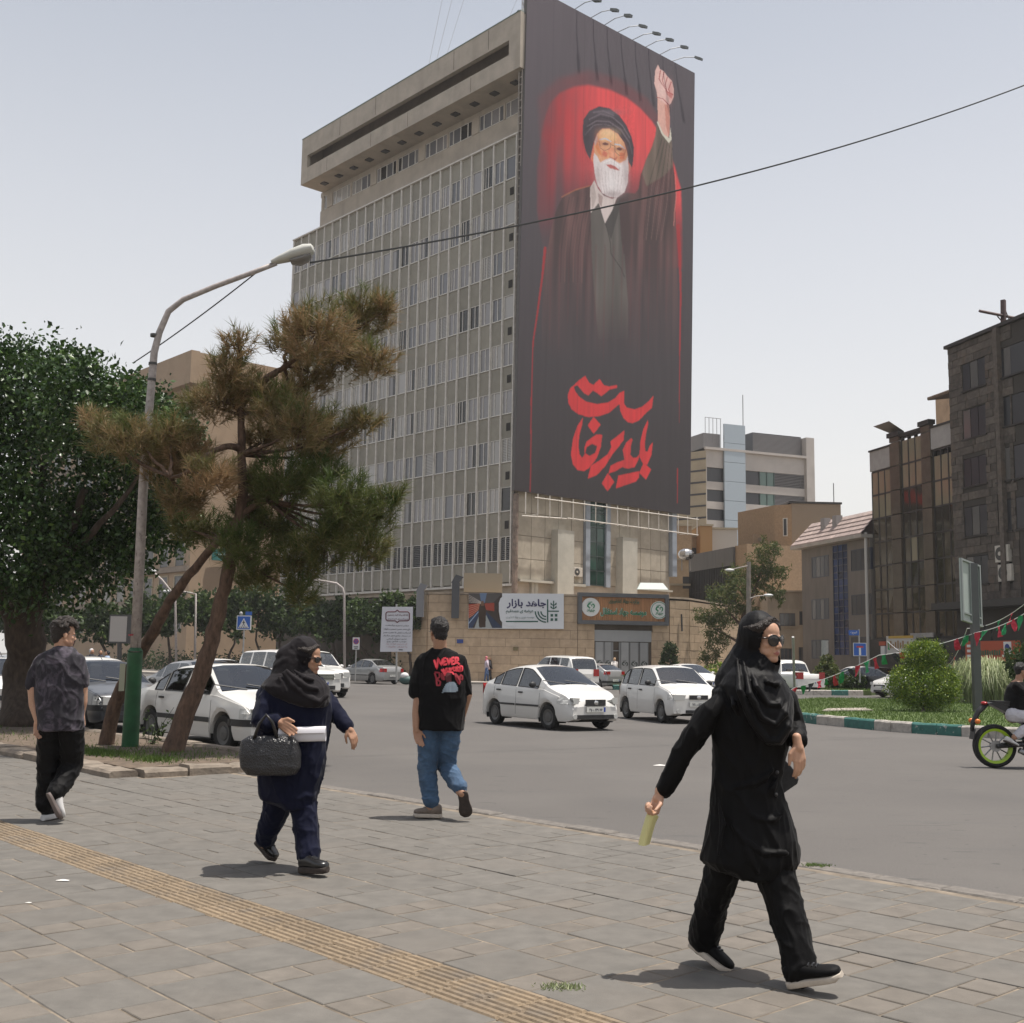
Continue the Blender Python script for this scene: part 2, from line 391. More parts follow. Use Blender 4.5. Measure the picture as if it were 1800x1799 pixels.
def kerb_run(p0,p1,n,hgt,wd):
 p0,p1=Vector(p0),Vector(p1);d=(p1-p0)/n;t=d.normalized();nr=Vector((-t.y,t.x,0))
 for i in range(n):
  q=p0+d*i;h=hgt*r2.uniform(.8,1.1);e=r2.uniform(-.02,.02)
  mb=MB();v0=q+nr*(-wd/2+e);seg=5;rings=[]
  for k in range(seg+1):
   c=v0+d*(.985*k/seg+.006);j1,j2=r2.uniform(-.025,.02),r2.uniform(-.02,.02)
   rings.append([c+nr*j1-Z*.1,c+nr*j1+Z*(h-.03+j2),c+nr*(.03+j1)+Z*(h+j2*.6),c+nr*(wd-.03)+Z*(h+j2*.5),c+nr*wd+Z*(h-.03),c+nr*wd-Z*.1])
  mb.loft(rings).build('kerb_block',m_conc,pit)
kerb_run(AB(13.45,6.02),AB(21.5,6.12),8,.10,.34)
kerb_run(AB(13.35,8.4),AB(13.45,6.2),4,.10,.34)
kerb_run(AB(21.6,6.12),AB(33,6.3),8,.09,.34)
kerb_run(AB(33,8.55),AB(13.3,8.55),18,.12,.22)
m_fpav=mat('pale_pavement',(.30,.27,.235),.9,nz=2,amt=.2)
fp=MB().prism([(-70,140,-.4),(-48,112,-.4),(-9,75.2,-.4),(-4,73.5,-.4),(8,73.5,-.4),(16,78,-.4),(20,86,-.4),(40,200,-.4),(-20,200,-.4)],(0,0,.4)).build('far_pavement',m_fpav);tag(fp,kind='structure')
fp2=MB().prism([(23.5,90,-.4),(21.8,82,-.4),(26.2,60,-.4),(34,40,-.4),(60,40,-.4),(60,180,-.4),(26,180,-.4)],(0,0,.41)).build('far_pavement',m_fpav);tag(fp2,kind='structure')
m_lawn=mat('lawn_earth',(.075,.11,.028),.95,nz=3,amt=.35)
m_kw=mat('worn_white_kerb',(.40,.37,.33),.85,nz=9,amt=.22,bump=.35,bscale=40);overlay(m_kw,6,.58,.1,(.2,.18,.16),.7)
m_kg=mat('worn_green_kerb',(.035,.135,.115),.7,nz=8,amt=.25,bump=.3,bscale=40);overlay(m_kg,9,.62,.04,(.35,.36,.33),.8)
edge_px=[(1250,1252),(1330,1260),(1395,1268),(1430,1273),(1470,1277),(1518,1282),(1580,1288),(1645,1292),(1720,1297),(1800,1301),(1900,1308),(2000,1317)]
iedge=[G(x,y,ROAD) for x,y in edge_px]
def resample(P,step):
 outp=[P[0].copy()];acc=0
 for i in range(len(P)-1):
  a,b=P[i],P[i+1];l=(b-a).length;s=step-acc
  while s<=l:outp.append(a+(b-a)*(s/l));s+=step
  acc=(acc+l)%step if l>=step-acc else acc+l
 return outp
isl_poly=[Vector((p.x,p.y,ROAD-.05)) for p in iedge]
isl_poly=[p+Vector((.12,.1,0)) for p in isl_poly]+[Vector((30,33,ROAD-.05)),Vector((31,46,ROAD-.05)),Vector((20,48,ROAD-.05)),Vector((12.5,47.5,ROAD-.05)),Vector((8.9,41.5,ROAD-.05))]
isl=MB().prism(isl_poly,(0,0,.27)).build('traffic_island',m_lawn);tag(isl,kind='structure')
def kerb_stones(P,step,parent,hgt=.26,wd=.2,cols=None,nr_sign=1):
 Q=resample(P,step)
 for i in range(len(Q)-1):
  a,b=Q[i],Q[i+1];t=(b-a).normalized();nr=Vector((-t.y,t.x,0))*nr_sign
  mb=MB();l=(b-a).length;rings=[]
  for k in range(4):
   c=a+t*(.008+(l-.016)*k/3);j=r2.uniform(-.008,.008)
   rings.append([c-Z*.05,c+Z*(hgt-.04+j),c+nr*.035+Z*(hgt+j),c+nr*wd+Z*(hgt+j),c+nr*wd-Z*.05])
  mb.loft(rings).build('kerb_stone',cols[i],parent)
Q_n=len(resample(iedge,.62))
pat=[m_kw,m_kw,m_kg,m_kg]
kerb_stones(iedge,.62,isl,.25,.2,[pat[(i+1)%4] for i in range(Q_n)])
med_near=[G(x,y,ROAD) for x,y in [(1330,1221),(1370,1222),(1425,1222.5),(1480,1223),(1533,1223)]]
mp=[Vector((p.x,p.y+.1,ROAD-.05)) for p in med_near]+[med_near[-1]+Vector((1.5,3,-.05)),med_near[-1]+Vector((1,7.5,-.05)),med_near[0]+Vector((2,9,-.05))]
med=MB().prism(mp,(0,0,.3)).build('median_strip',m_lawn);tag(med,kind='structure')
Q_m=len(resample(med_near,1.0));kerb_stones(med_near,1.0,med,.27,.2,[pat[(i+2)%4] if i<Q_m-2 else m_kw for i in range(Q_m)])
st_near=[G(x,y,ROAD) for x,y in [(1078,1213),(1120,1213.5),(1180,1214),(1260,1214),(1330,1214)]]
st=MB().prism([Vector((p.x,p.y+.1,ROAD-.05)) for p in st_near]+[st_near[-1]+Vector((.5,5,-.05)),st_near[0]+Vector((.5,4,-.05))],(0,0,.3)).build('planting_strip',m_lawn);tag(st,kind='structure')
Q_s=len(resample(st_near,1.0));kerb_stones(st_near,1.0,st,.27,.2,[pat[(i+3)%4] for i in range(Q_s)])
# ================================================================== OFFICE TOWER
m_tconc=mat('tower_concrete',(.42,.365,.30),.9,nz=.7,amt=.14,bump=.1,bscale=8)
overlay(m_tconc,1.0,.55,.25,(.30,.255,.205),.6,(1,1,.12))
m_span=mat('grey_green_panel',(.285,.262,.215),.85,nz=1.2,amt=.10,rnd=.10)
overlay(m_span,1.3,.6,.2,(.20,.185,.155),.5,(1,1,.15))
m_mul=mat('pale_metal_mullion',(.60,.565,.51),.6,nz=3,amt=.12)
overlay(m_mul,2.5,.62,.1,(.25,.22,.19),.5,(1,1,.3))
m_wfr=mat('pale_window_frame',(.62,.59,.54),.5,nz=4,amt=.12)
def pane_mat(name,c,stripe=None,rough=.12,rnd=.25):
 m=mat(name,c,rough,rnd=rnd,spec=.6)
 if stripe:
  n,L,bs=nodes_of(m);tc=n.new('ShaderNodeTexCoord');wv=n.new('ShaderNodeTexWave');wv.bands_direction=stripe[0];wv.inputs['Scale'].default_value=stripe[1];wv.inputs['Distortion'].default_value=stripe[3] if len(stripe)>3 else 0
  L.new(tc.outputs['Object'],wv.inputs['Vector']);mx=n.new('ShaderNodeMix');mx.data_type='RGBA';L.new(wv.outputs['Fac'],mx.inputs[0])
  s=bs.inputs['Base Color']
  if s.is_linked:L.new(s.links[0].from_socket,mx.inputs[6])
  else:mx.inputs[6].default_value=s.default_value
  mx.inputs[7].default_value=(*stripe[2],1);L.new(mx.outputs[2],s)
 return m
P_curt=pane_mat('curtained_glass',(.30,.285,.28),('X',3.2,(.20,.19,.195),1.5))
P_lite=pane_mat('pale_curtained_glass',(.42,.40,.375),('X',4,(.30,.285,.27),1.2))
P_blind=pane_mat('blinds_behind_glass',(.34,.32,.29),('Z',2.6,(.15,.14,.135)))
P_sky=pane_mat('grey_glass',(.15,.15,.16))
P_dark=pane_mat('dark_glass',(.022,.02,.02),rough=.2)
TO=Vector((.2,84,0));TM=Matrix.Translation(TO)@Matrix.Rotation(PH+pi/2,4,'Z')
tower=thing('office_tower','tall grey office tower with pale window grid and concrete cornice box','building',M=TM)
def T(x,y,z):return Vector((x,y,z))
TW,TL=17.3,32.15
core=MB();core.box(.05,TL,-TW,-.35,5.6,40.9);core.box(.05,TL-1.3,-TW,-2.0,40.9,45.9)
core.build('wall',m_tconc,tower,local=True)
PT=1.325;X0=.30;NB=24
HT=[39.58-3.65*k for k in range(9)];WH=1.82
fw=.055
def win_mesh(kind):
 w_,h_=PT-.13,WH;mb=MB();d0,d1=-.05,.05
 mb.box(-w_/2,w_/2,d0,d1,-.045,0);mb.box(-w_/2,w_/2,d0,d1+.04,-h_,-h_+.07)
 mb.box(-w_/2,-w_/2+fw,d0,d1,-h_+.07,-.045);mb.box(w_/2-fw,w_/2,d0,d1,-h_+.07,-.045)
 if kind in (1,3):mb.box(-.03,.03,d0,d1-.01,-h_+.07,-.045)
 if kind==2:mb.box(w_*.12,w_*.12+.05,d0,d1-.01,-h_+.07,-.045)
 if kind==3:mb.box(w_*.25,w_*.25+.045,d0,d1-.01,-h_+.07,-.045)
 return mb.mesh('window_frame',m_wfr)
WMESH=[win_mesh(k) for k in range(4)]
def pane_mesh(m,half=0):
 w_=PT-.13;x0,x1=-w_/2+.02,w_/2-.02
 if half==1:x1=0
 if half==2:x0=0
 return MB().box(x0,x1,-.03,-.01,-WH+.03,-.02).mesh('pane',m)
PM={k:pane_mesh(m) for k,m in dict(curt=P_curt,lite=P_lite,blind=P_blind,sky=P_sky,dark=P_dark).items()}
PH1=pane_mesh(P_dark,1);PH2=pane_mesh(P_curt,2)
m_louv=mat('grey_louvre',(.13,.125,.118),.6,nz=2,amt=.15)
lm=MB()
for i in range(12):z=-.12-i*.142;lm.add([(-.58,.03,z-.1),(.58,.03,z-.1),(.58,-.04,z),(-.58,-.04,z),(-.58,.03,z-.115),(.58,.03,z-.115),(.58,-.05,z-.01),(-.58,-.05,z-.01)],[(0,1,2,3),(4,5,1,0),(7,6,5,4)])
LOUV=lm.mesh('louvre',m_louv)
rw=random.Random(11)
sp_h=3.65-WH
SPAN=MB().box(-(PT-.1)/2,(PT-.1)/2,-.2,-.01,-sp_h+.02,-.02).mesh('spandrel_panel',m_span)
SPANT=MB().box(-(PT-.1)/2,(PT-.1)/2,-.2,-.01,-1.50,-.02).mesh('spandrel_panel',m_span)
for i in range(NB):
 xc=X0+PT*(i+.5)
 place('spandrel_panel',SPANT,tower,Matrix.Translation((xc,0,41.1)))
 for k,ht in enumerate(HT):
  kind=rw.choice([1,1,1,2,2,3,3,0] if k<6 else [1,1,2,0])
  wo=place('window',WMESH[kind],tower,Matrix.Translation((xc,-.03,ht)))
  if k==8:
   place('louvre',LOUV,wo,Matrix.Identity(4))
   place('pane',PM['dark'],wo,Matrix.Translation((0,-.1,0)))
  else:
   r=rw.random()
   low=k>=4
   if r<.42:p='curt'
   elif r<(.66 if not low else.52):p='lite'
   elif r<.76:p='blind'
   elif r<.93 or i>12:p='sky'
   else:p='dark'
   if i in (3,8,9,11,14,19) and rw.random()<(.55 if low else.22):p='half'
   if p=='half':place('pane',PH1,wo,Matrix.Identity(4));place('pane',PH2,wo,Matrix.Identity(4))
   else:place('pane',PM[p],wo,Matrix.Identity(4))
  place('spandrel_panel',SPAN,tower,Matrix.Translation((xc,0,ht-WH))@Matrix.Diagonal((1,1,1 if k<8 else.85,1)))
mulm=MB();mulm.box(-.06,.06,-.15,.13,6.9,41.15)
for z in [41.1-3.65*k for k in range(10)]:mulm.box(-.075,.075,-.1,.14,z-.08,z)
mulm=mulm.mesh('mullion',m_mul)
for i in range(NB+1):place('mullion',mulm,tower,Matrix.Translation((X0+PT*i,0,0)))
MB().box(.0,TL+.1,-.4,.2,41.1,41.22).build('coping',m_mul,tower,local=True)
MB().box(0,TL,-.4,.06,6.75,6.92).build('base_band',m_mul,tower,local=True)
MB().box(TL,TL+.12,-TW,.1,6.8,41.1).build('end_wall',m_tconc,tower,local=True)
MB().box(-.5,.0,-.3,.12,13.6,46).build('dark_reveal',mat('dark_reveal_brick',(.085,.07,.058),.9,nz=3,amt=.4),tower,local=True)
VH=MB().box(-.22,.22,.0,.012,-.3,.3).mesh('vent_hole',m_dark)
for k in range(1,9):place('vent_hole',VH,tower,Matrix.Translation((X0+PT*.42,.001,HT[k]+.85)))
ty=-2.0
MB().box(.4,30.9,ty,ty+.06,41.22,44.25).box(.4,30.9,ty,ty+.06,45.62,46.1).build('parapet_band',m_tconc,tower,local=True)
x=.9;k=0
m_pier=m_tconc
while x<30:
 for j in range(4):
  wd=(.55,.95,.95,.55)[j]
  if x+wd>30.4:break
  mb=MB().box(x,x+.05,ty-.02,ty+.05,44.28,45.6).box(x+wd-.05,x+wd,ty-.02,ty+.05,44.28,45.6).box(x+.05,x+wd-.05,ty-.02,ty+.05,44.28,44.33).box(x+.05,x+wd-.05,ty-.02,ty+.05,45.55,45.6)
  wo=mb.build('window',m_wfr,tower,local=True)
  pm=rw.choice([P_dark,P_sky,P_sky,P_curt]) if x<24 else P_lite
  MB().box(x+.05,x+wd-.05,ty-.01,ty+.01,44.33,45.55).build('pane',pm,wo,local=True)
  x+=wd
 k+=1
 gap=.25 if k%2 else.95
 MB().box(x+.01,x+gap-.01,ty-.1,ty+.12,44.25,45.65).build('pier',m_pier,tower,local=True)
 x+=gap
cy,cx0,cx1,cz0,cz1=.6,-.5,30.5,46.05,50.6
cb=MB()
cb.box(cx0,cx1,cy-.35,cy,48.72,cz1);cb.box(cx0,cx1,cy-.35,cy,cz0,47.5)
cb.box(cx0,cx0+1.3,cy-.35,cy,47.5,48.72);cb.box(cx1-1.0,cx1,cy-.35,cy,47.5,48.72)
cb.box(cx0,cx1,-2.2,cy-.35,cz0,cz0+.3);cb.box(cx0+.02,cx1-.02,-2.6,-1.6,cz0+.3,cz1-.4)
cb.box(cx0,cx0+.3,-2.2,cy-.35,cz0+.3,cz1-.1);cb.box(cx1-.3,cx1,-2.2,cy-.35,cz0+.3,cz1-.1)
cb.box(cx0+.3,cx1-.3,-2.2,cy-.35,cz1-.25,cz1-.05)
cb.build('cornice_box',m_tconc,tower,local=True)
MB().box(cx0,cx1,cy-.4,cy+.05,cz1,cz1+.06).build('roof_trim',mat('green_trim',(.18,.24,.21),.6),tower,local=True)
m_sl=mat('soffit_light',(.06,.055,.05),.6)
slm=MB().box(-.32,.32,-.28,.28,-.09,0).box(-.22,.22,-.18,.18,-.1,-.09).mesh('soffit_light',m_sl)
for i in range(12):place('soffit_light',slm,tower,Matrix.Translation((1.5+i*2.45,-.75,cz0-.001)))
m_crk=mat('crack_line',(.12,.1,.085),.9)
cr_=MB()
for x in (3.2,7.5,18.4,24.0):cr_.box(x,x+.06,cy,cy+.004,48.9,cz1-.1)
for x in (5.3,13.6,19.0,26.0):cr_.box(x,x+.05,cy,cy+.004,cz0+.1,47.4)
cr_.build('expansion_joint',m_crk,tower,local=True)
m_rust=mat('old_galvanised_steel',(.33,.29,.25),.6,nz=8,amt=.3)
lad=MB()
for x in (-.42,-.06):lad.box(x,x+.06,.22,.28,13.6,46)
z=13.8
while z<46:lad.box(-.36,-.06,.23,.27,z,z+.07);z+=.62
lad.build('trellis_ladder',m_rust,tower,local=True)
MB().tube([(-.15,.05,6.2),(-.15,.05,13.4)],.22,10).tube([(-.15,.05,11),(-.15,.05,11.15)],.26,10).tube([(-.15,.05,8.2),(-.15,.05,8.35)],.26,10).build('downpipe',mat('rusty_pipe',(.2,.15,.12),.6,nz=4,amt=.4),tower,local=True)
m_lpan=mat('beige_stone_panel',(.40,.355,.285),.85,nz=1.5,amt=.14,bump=.15,bscale=12,rnd=.05)
overlay(m_lpan,.8,.5,.2,(.31,.275,.215),.6)
m_joint=mat('pale_joint',(.28,.245,.195),.9)
MB().box(.03,.12,-17.2,-.12,7.2,13.9).build('joint_bed',m_joint,tower,local=True)
ss=[.25,1.64,3.03,4.42,5.81,7.12,9.9,11.15,12.4,13.65,14.9,16.15,17.15]
zz=[7.25,8.75,10.45,12.15,13.85]
for i in range(len(ss)-1):
 if abs(ss[i]-7.12)<.01:continue
 for j in range(4):
  e=rw.uniform(0,.015)
  MB().bbox(ss[i]+.02,ss[i+1]-.02,zz[j]+.02,zz[j+1]-.02,0,.06+e,.012).mesh('x',m_lpan)
  mb=MB();mb.obox((.03,-ss[i]-.02,zz[j]+.02),(0,-(ss[i+1]-ss[i]-.04),0),(0,0,zz[j+1]-zz[j]-.04),(-.06-e,0,0))
  mb.build('stone_panel',m_lpan,tower,local=True)
m_alu=mat('blue_grey_metal',(.27,.30,.34),.45,nz=2,amt=.1)
m_fin=mat('pale_concrete_fin',(.42,.40,.345),.85,nz=1,amt=.12,rnd=.04)
for s0,s1 in ((7.15,7.62),(9.42,9.9)):MB().box(-.28,.04,-s1,-s0,7.1,13.9).build('metal_pilaster',m_alu,tower,local=True)
m_gg=pane_mat('green_glass',(.025,.06,.048),rough=.06,rnd=.35)
for j in range(6):
 for i in range(2):
  MB().box(-.10,-.05,-(7.62+.9*(i+1))+.03,-(7.62+.9*i)-.03,7.2+j*1.12+.03,7.2+(j+1)*1.12-.03).build('glass_pane',m_gg,tower,local=True)
gm=MB()
for j in range(7):gm.box(-.14,.0,-9.42,-7.62,7.17+j*1.12,7.23+j*1.12)
gm.box(-.13,.0,-8.55,-8.49,7.2,13.9);gm.build('glazing_bar',mat('dark_green_bar',(.05,.07,.065),.4),tower,local=True)
for s0,s1 in ((3.7,5.4),(10.8,12.5)):MB().box(-.75,.05,-s1,-s0,5.9,11.1).build('fin',m_fin,tower,local=True)
led=MB().box(-.5,.0,-3.6,-.2,7.05,7.22).box(-.35,.05,-7.1,-5.5,7.0,7.2).box(-.5,.0,-17.1,-12.6,7.1,7.24);led.build('ledge',m_fin,tower,local=True)
MB().box(.3,.4,-17,-.3,5.5,7.2).build('recess_wall',mat('dull_brown_wall',(.2,.16,.125),.9,nz=1,amt=.3),tower,local=True)  # recess wall in a dull brown with broad noise
for s in (1.6,1.95):MB().box(-.2,.2,-s-.3,-s,5.6,7.05).build('stub_column',m_fin,tower,local=True)
fr=MB();m_fr=mat('white_pipe',(.62,.58,.52),.5,nz=3,amt=.15)
for (s0,z0,s1,z1,y) in ((1.1,13.2,19.9,13.3,-.95),(-.1,11.75,4.4,11.95,-.9),(4.5,12.0,19.9,12.0,-.9)):fr.tube([(y,-s0,z0),(y,-s1,z1)],.045,6)
for i in range(17):s=.2+i*1.22;fr.tube([(-.93,-s,13.5),(-.93,-s,11.9)],.04,6);fr.tube([(-.93,-s,12.0),(0,-s-.1,12.0)],.03,5) if i%2 else None
fr.build('rigging_frame',m_fr,tower,local=True)
MB().box(-.4,.1,-17.75,-17.2,8.4,13.8).build('metal_corner_panel',m_alu,tower,local=True)
m_acw=mat('air_conditioner_casing',(.50,.46,.40),.6,nz=3,amt=.12);m_acd=mat('fan_grille',(.05,.048,.045),.5)
def air_con(name,label,M,w=.9,h=.68,d=.32,group=None):
 t=thing(name,label,'air conditioner',M=M,group=group)
 MB().bbox(-w/2,w/2,-d,0,0,h,.015).build('casing',m_acw,t,local=True)
 MB().cyl((-w*.14,-d-.012,h/2),(-w*.14,-d-.001,h/2),h*.40,20).build('fan_grille',m_acd,t,local=True)
 MB().cyl((-w*.14,-d-.03,h/2),(-w*.14,-d-.013,h/2),h*.13,12).build('fan_hub',m_acw,t,local=True)
 return t
air_con('air_conditioner','beige air conditioner mounted on the stone panels between fin and green glass strip',TM@Matrix.Translation((-.05,-6.25,7.75))@Matrix.Rotation(-pi/2,4,'Z'))
mast=thing('antenna_mast','thin lattice antenna mast with dishes on the tower roof','antenna',M=TM@Matrix.Translation((.9,-1.2,50.2)))
m_mst=mat('mast_steel',(.35,.33,.31),.5)
mm=MB()
for x,y in ((-.25,0),(.25,0),(0,.4)):mm.tube([(x,y,0),(x,y,4.5)],.04,5)
for i in range(7):mm.tube([(-.25,0,.3+i*.6),(.25,0,.5+i*.6)],.02,4);mm.tube([(.25,0,.3+i*.6),(0,.4,.6+i*.6)],.02,4)
mm.build('lattice',m_mst,mast,local=True)
for x in (-.55,.6):MB().ell((x,.25,1.5),(.3,.16,.42)).build('dish',m_acd,mast,local=True)
MB().box(-.25,.25,.2,.5,.6,1.6).build('equipment_box',mat('white_plastic',(.6,.6,.58),.5),mast,local=True)
gw=MB()
for x0,x1 in ((13.5,8.9),(12.6,6.5),(11.4,3.5),(4,.95)):gw.tube([(x0,-1,50.3),(x1,-1.2,66 if x0>5 else 54.6)],.014,4)
gwo=gw.build('guy_wires',m_mst,None) if False else None
gt=thing('guy_wires','faint guy wires rising from the tower roof into the sky','wire',M=TM@Matrix.Translation((11,-1,50.3)))
for x0,x1,zt in ((13.5,8.9,66),(12.6,6.5,66),(11.4,3.5,66),(4,.95,54.6)):
 MB().tube([TM@Vector((x0,-1,50.3)),TM@Vector((x1,-1.2,zt))],.012,4).build('wire',m_mst,gt)
m_stone=mat('travertine_block',(.44,.33,.225),.8,nz=3,amt=.14,bump=.1,bscale=20,rnd=.10)
overlay(m_stone,1.1,.5,.25,(.35,.255,.17),.7,(1,1,.5))
m_sjoint=mat('stone_joint',(.24,.18,.125),.9)
pod=thing('stone_podium','travertine clad corner building with a grey gate under the tower','building',(0,82,0))
foot=[(-8.2,82),(-5.5,78),(4.5,78),(10.75,79.1),(12.25,80.2),(17.5,90),(14,95),(0,100),(-20,100),(-12,86)]
MB().prism([(x,y+.12 if y<81 else y,-.1) for x,y in foot],(0,0,5.75)).build('wall_core',mat('shaded_core',(.085,.066,.05),.9,nz=1,amt=.3),pod)
MB().prism([(x,y-.05 if y<81 else y,5.72) for x,y in foot],(0,0,.12)).build('coping',mat('coping_stone',(.36,.29,.22),.85,nz=2,amt=.2),pod)
def clad(p0,p1,z0,z1,ch,ln,holes=()):
 p0,p1=Vector((*p0,0)),Vector((*p1,0));L_=(p1-p0).length;t=(p1-p0)/L_;nr=Vector((t.y,-t.x,0));rows_=int(round((z1-z0)/ch))
 for r in range(rows_):
  za=z0+(z1-z0)*r/rows_;zb=z0+(z1-z0)*(r+1)/rows_
  s=-ln*(.5 if r%2 else 0)-rw.uniform(0,.2)
  while s<L_:
   e=s+ln*rw.uniform(.85,1.25);a,b=max(s,0),min(e,L_);s=e
   if b-a<.1:continue
   if any(a<h1-.02 and b>h0+.02 and za<hz1 and zb>hz0 for h0,h1,hz0,hz1 in holes):
    for h0,h1,hz0,hz1 in holes:
     if a<h0<b:b=h0
     elif a<h1<b:a=h1
    if any(a>=h0-.01 and b<=h1+.01 and za<hz1 and zb>hz0 for h0,h1,hz0,hz1 in holes) or b-a<.1:continue
   d=.1+rw.uniform(0,.02)
   MB().obox(p0+t*(a+.008)+Z*(za+.008),t*(b-a-.016),Z*(zb-za-.016),nr*d).build('stone_block',m_stone,pod)
for i,(z1,ln) in enumerate(((5.7,1.5),(5.7,1.7),(5.7,1.35),(5.6,1.3))):
 a,b=foot[i],foot[i+1]
 a=(a[0],a[1]+.12 if a[1]<81 else a[1]);b=(b[0],b[1]+.12 if b[1]<81 else b[1])
 clad(a,b,0,z1,.57,ln,((1.15,5.1,0,3.5),) if i==2 else ())
clad((12.25,80.32),(17.5,90),0,5.6,.57,1.6)
m_gate=mat('grey_gate_panel',(.27,.275,.28),.5,nz=1,amt=.08,rnd=.06);m_gfr=mat('gate_frame',(.2,.205,.21),.5)
gp0=Vector((4.5,78.12,0));gt_=(Vector((10.75,79.22,0))-gp0).normalized();gn=Vector((gt_.y,-gt_.x,0))
gate=thing('folding_gate','grey metal folding gate panels with dark leaf emblems under the wooden sign','gate',gp0+gt_*3)
MB().obox(gp0+gt_*1.1-gn*.3,gt_*4.05,Z*3.55,gn*.25).build('lintel_backing',m_dark,gate)
MB().obox(gp0+gt_*1.15+Z*2.75,gt_*3.95,Z*.75,gn*.1).build('lintel_panel',m_gate,gate)
xs=[1.2,1.82,2.44]
m_emb=mat('emblem_black',(.03,.04,.035),.6)
def leaf_emblem(parent,o,ux,uz,un,s,m):
 for poly in ([(-.5,.0),(-.35,.28),(-.1,.35),(.0,.2),(-.1,.12),(-.28,.1),(-.3,-.08),(-.12,-.2),(-.02,-.32),(-.3,-.3),(-.48,-.15)],[(-.45,.42),(.1,.5),(.25,.42),(.0,.38)],[(.05,.1),(.25,.28),(.45,.22),(.55,-.05),(.45,-.3),(.2,-.42),(.36,-.18),(.38,.02),(.28,.14),(.16,.08),(.2,-.12),(.08,-.1)]):
  MB().prism([o+ux*(p[0]*s)+uz*(p[1]*s) for p in poly],un*.012).build('emblem',m,parent)
for i,s0 in enumerate((1.2,1.83,2.95,3.6,4.28)):
 s1=s0+.6 if i!=1 else 2.35
 pnl=MB().obox(gp0+gt_*s0,gt_*(s1-s0),Z*2.7,gn*.08).build('gate_panel',m_gate,gate)
 MB().obox(gp0+gt_*s0+gn*.08,gt_*.05,Z*2.7,gn*.03).obox(gp0+gt_*(s1-.05)+gn*.08,gt_*.05,Z*2.7,gn*.03).build('stile',m_gfr,pnl)
 leaf_emblem(pnl,gp0+gt_*((s0+s1)/2)+Z*1.28+gn*.085,gt_,Z,gn,.42,m_emb)
MB().obox(gp0+gt_*2.36+Z*0,gt_*.08,Z*2.7,gn*.12).obox(gp0+gt_*2.85,gt_*.07,Z*2.7,gn*.12).obox(gp0+gt_*2.44+Z*2.1,gt_*.41,Z*.07,gn*.1).build('door_frame',m_gfr,gate)
bl=MB().obox(at(803,1131,77.86),(.42,0,0),(0,.04,0),(0,0,.26)).build('wall_plate',mat('blue_plate',(.02,.05,.22),.4));tag(bl,'small blue street plate on the stone wall below the billboard','street sign')
br=MB().obox(at(902,1144,77.86),(.32,0,0),(0,.03,0),(0,0,.24)).build('wall_plate',mat('brass_plate',(.16,.13,.06),.5));tag(br,'small dull brass plate on the stone wall under the billboard','plaque')
for i,(px,y0,y1,lab) in enumerate([(800,1025,1087,'fat dark ventilation duct hanging on the stone wall left of the billboard'),(738,1040,1085,'grey ventilation duct at the tower base beside the street trees')]):
 a,b=at(px,y0,77.6),at(px,y1,77.6)
 o=MB().obox(b+Vector((-.25,-.2,0)),(.5,0,0),(0,.45,0),(0,0,a.z-b.z)).prism([a+Vector((-.25,.25,0)),a+Vector((.25,.25,0)),a+Vector((.55,.25,.4)),a+Vector((.05,.25,.55))],(0,-.45,0)).build('ventilation_duct',mat('duct_metal',(.06,.062,.068) if i==0 else (.17,.17,.18),.5),None);tag(o,lab,'duct')
pl_=MB().tube([at(1198,1080,79.6),at(1199,1110,79.6)],.06,8).build('wall_lamp',m_acd);tag(pl_,'slim dark wall lamp on the stone wall right of the wooden sign','lamp')
m_can=mat('beige_canvas',(.33,.27,.19),.9)
o=MB().obox(at(815,1041,79),(2.6,0,0),(0,1,0),(0,0,1.3)).build('rooftop_box',m_can);tag(o,'tan box on the podium roof above the billboard','box')
aw=thing('rooftop_canopy','small green edged canopy on the podium roof behind the wooden sign','canopy',at(1140,1040,82))
c0=at(1120,1036,82)
MB().prism([c0,c0+Vector((2.2,0,0)),c0+Vector((1.9,.6,.5)),c0+Vector((.3,.6,.5))],(0,.6,0)).build('roof',mat('grey_green_sheet',(.35,.40,.38),.5),aw)
bbT=[(824,1043),(991,1044),(991,1106),(823,1105)]
m_bw=mat('billboard_white',(.62,.64,.67),.5);m_navy=mat('navy_print',(.022,.018,.085),.6);m_grn=mat('dark_green_print',(.012,.075,.055),.6);m_lgrn=mat('grey_green_print',(.3,.36,.35),.6)
YB=77.8
q=[at(x,y,YB) for x,y in bbT]
bb=thing('billboard','white market billboard with navy and green lettering and an aisle picture','billboard',((q[0].x+q[1].x)/2,YB,q[3].z))
MB().prism(q,(0,.12,0)).build('board',m_bw,bb)
ubx=(q[1]-q[0]).normalized();ubz=Vector((0,0,1));ubn=Vector((0,-.006,0))
def BP(zx,zy,d=.012):
 return at(800+zx/4,1000+zy/4,YB)+Vector((0,-d,0))
text('lettering',shape_ar('جاهد بازار'),m_navy,bb,BP(362,280),ubx,ubz,width=(BP(640,280)-BP(362,280)).length,height=(BP(362,215)-BP(362,282)).length,bold=.028)
text('lettering',shape_ar('عرضه')+'\u200c' if False else shape_ar('مستقیم')+' '+shape_ar('عرضه ی'),m_grn,bb,BP(357,318),ubx,ubz,width=(BP(550,300)-BP(357,300)).length,height=(BP(357,288)-BP(357,320)).length,bold=.012)
text('lettering',shape_ar('موسسه شهری و جهاد کشاورزی'),m_lgrn,bb,BP(357,352),ubx,ubz,width=(BP(555,340)-BP(357,340)).length,height=(BP(357,334)-BP(357,354)).length)
MB().prism([BP(357,367),BP(583,367),BP(583,376),BP(357,376)],(0,-.01,0)).build('underline',m_grn,bb)
lg=MB()
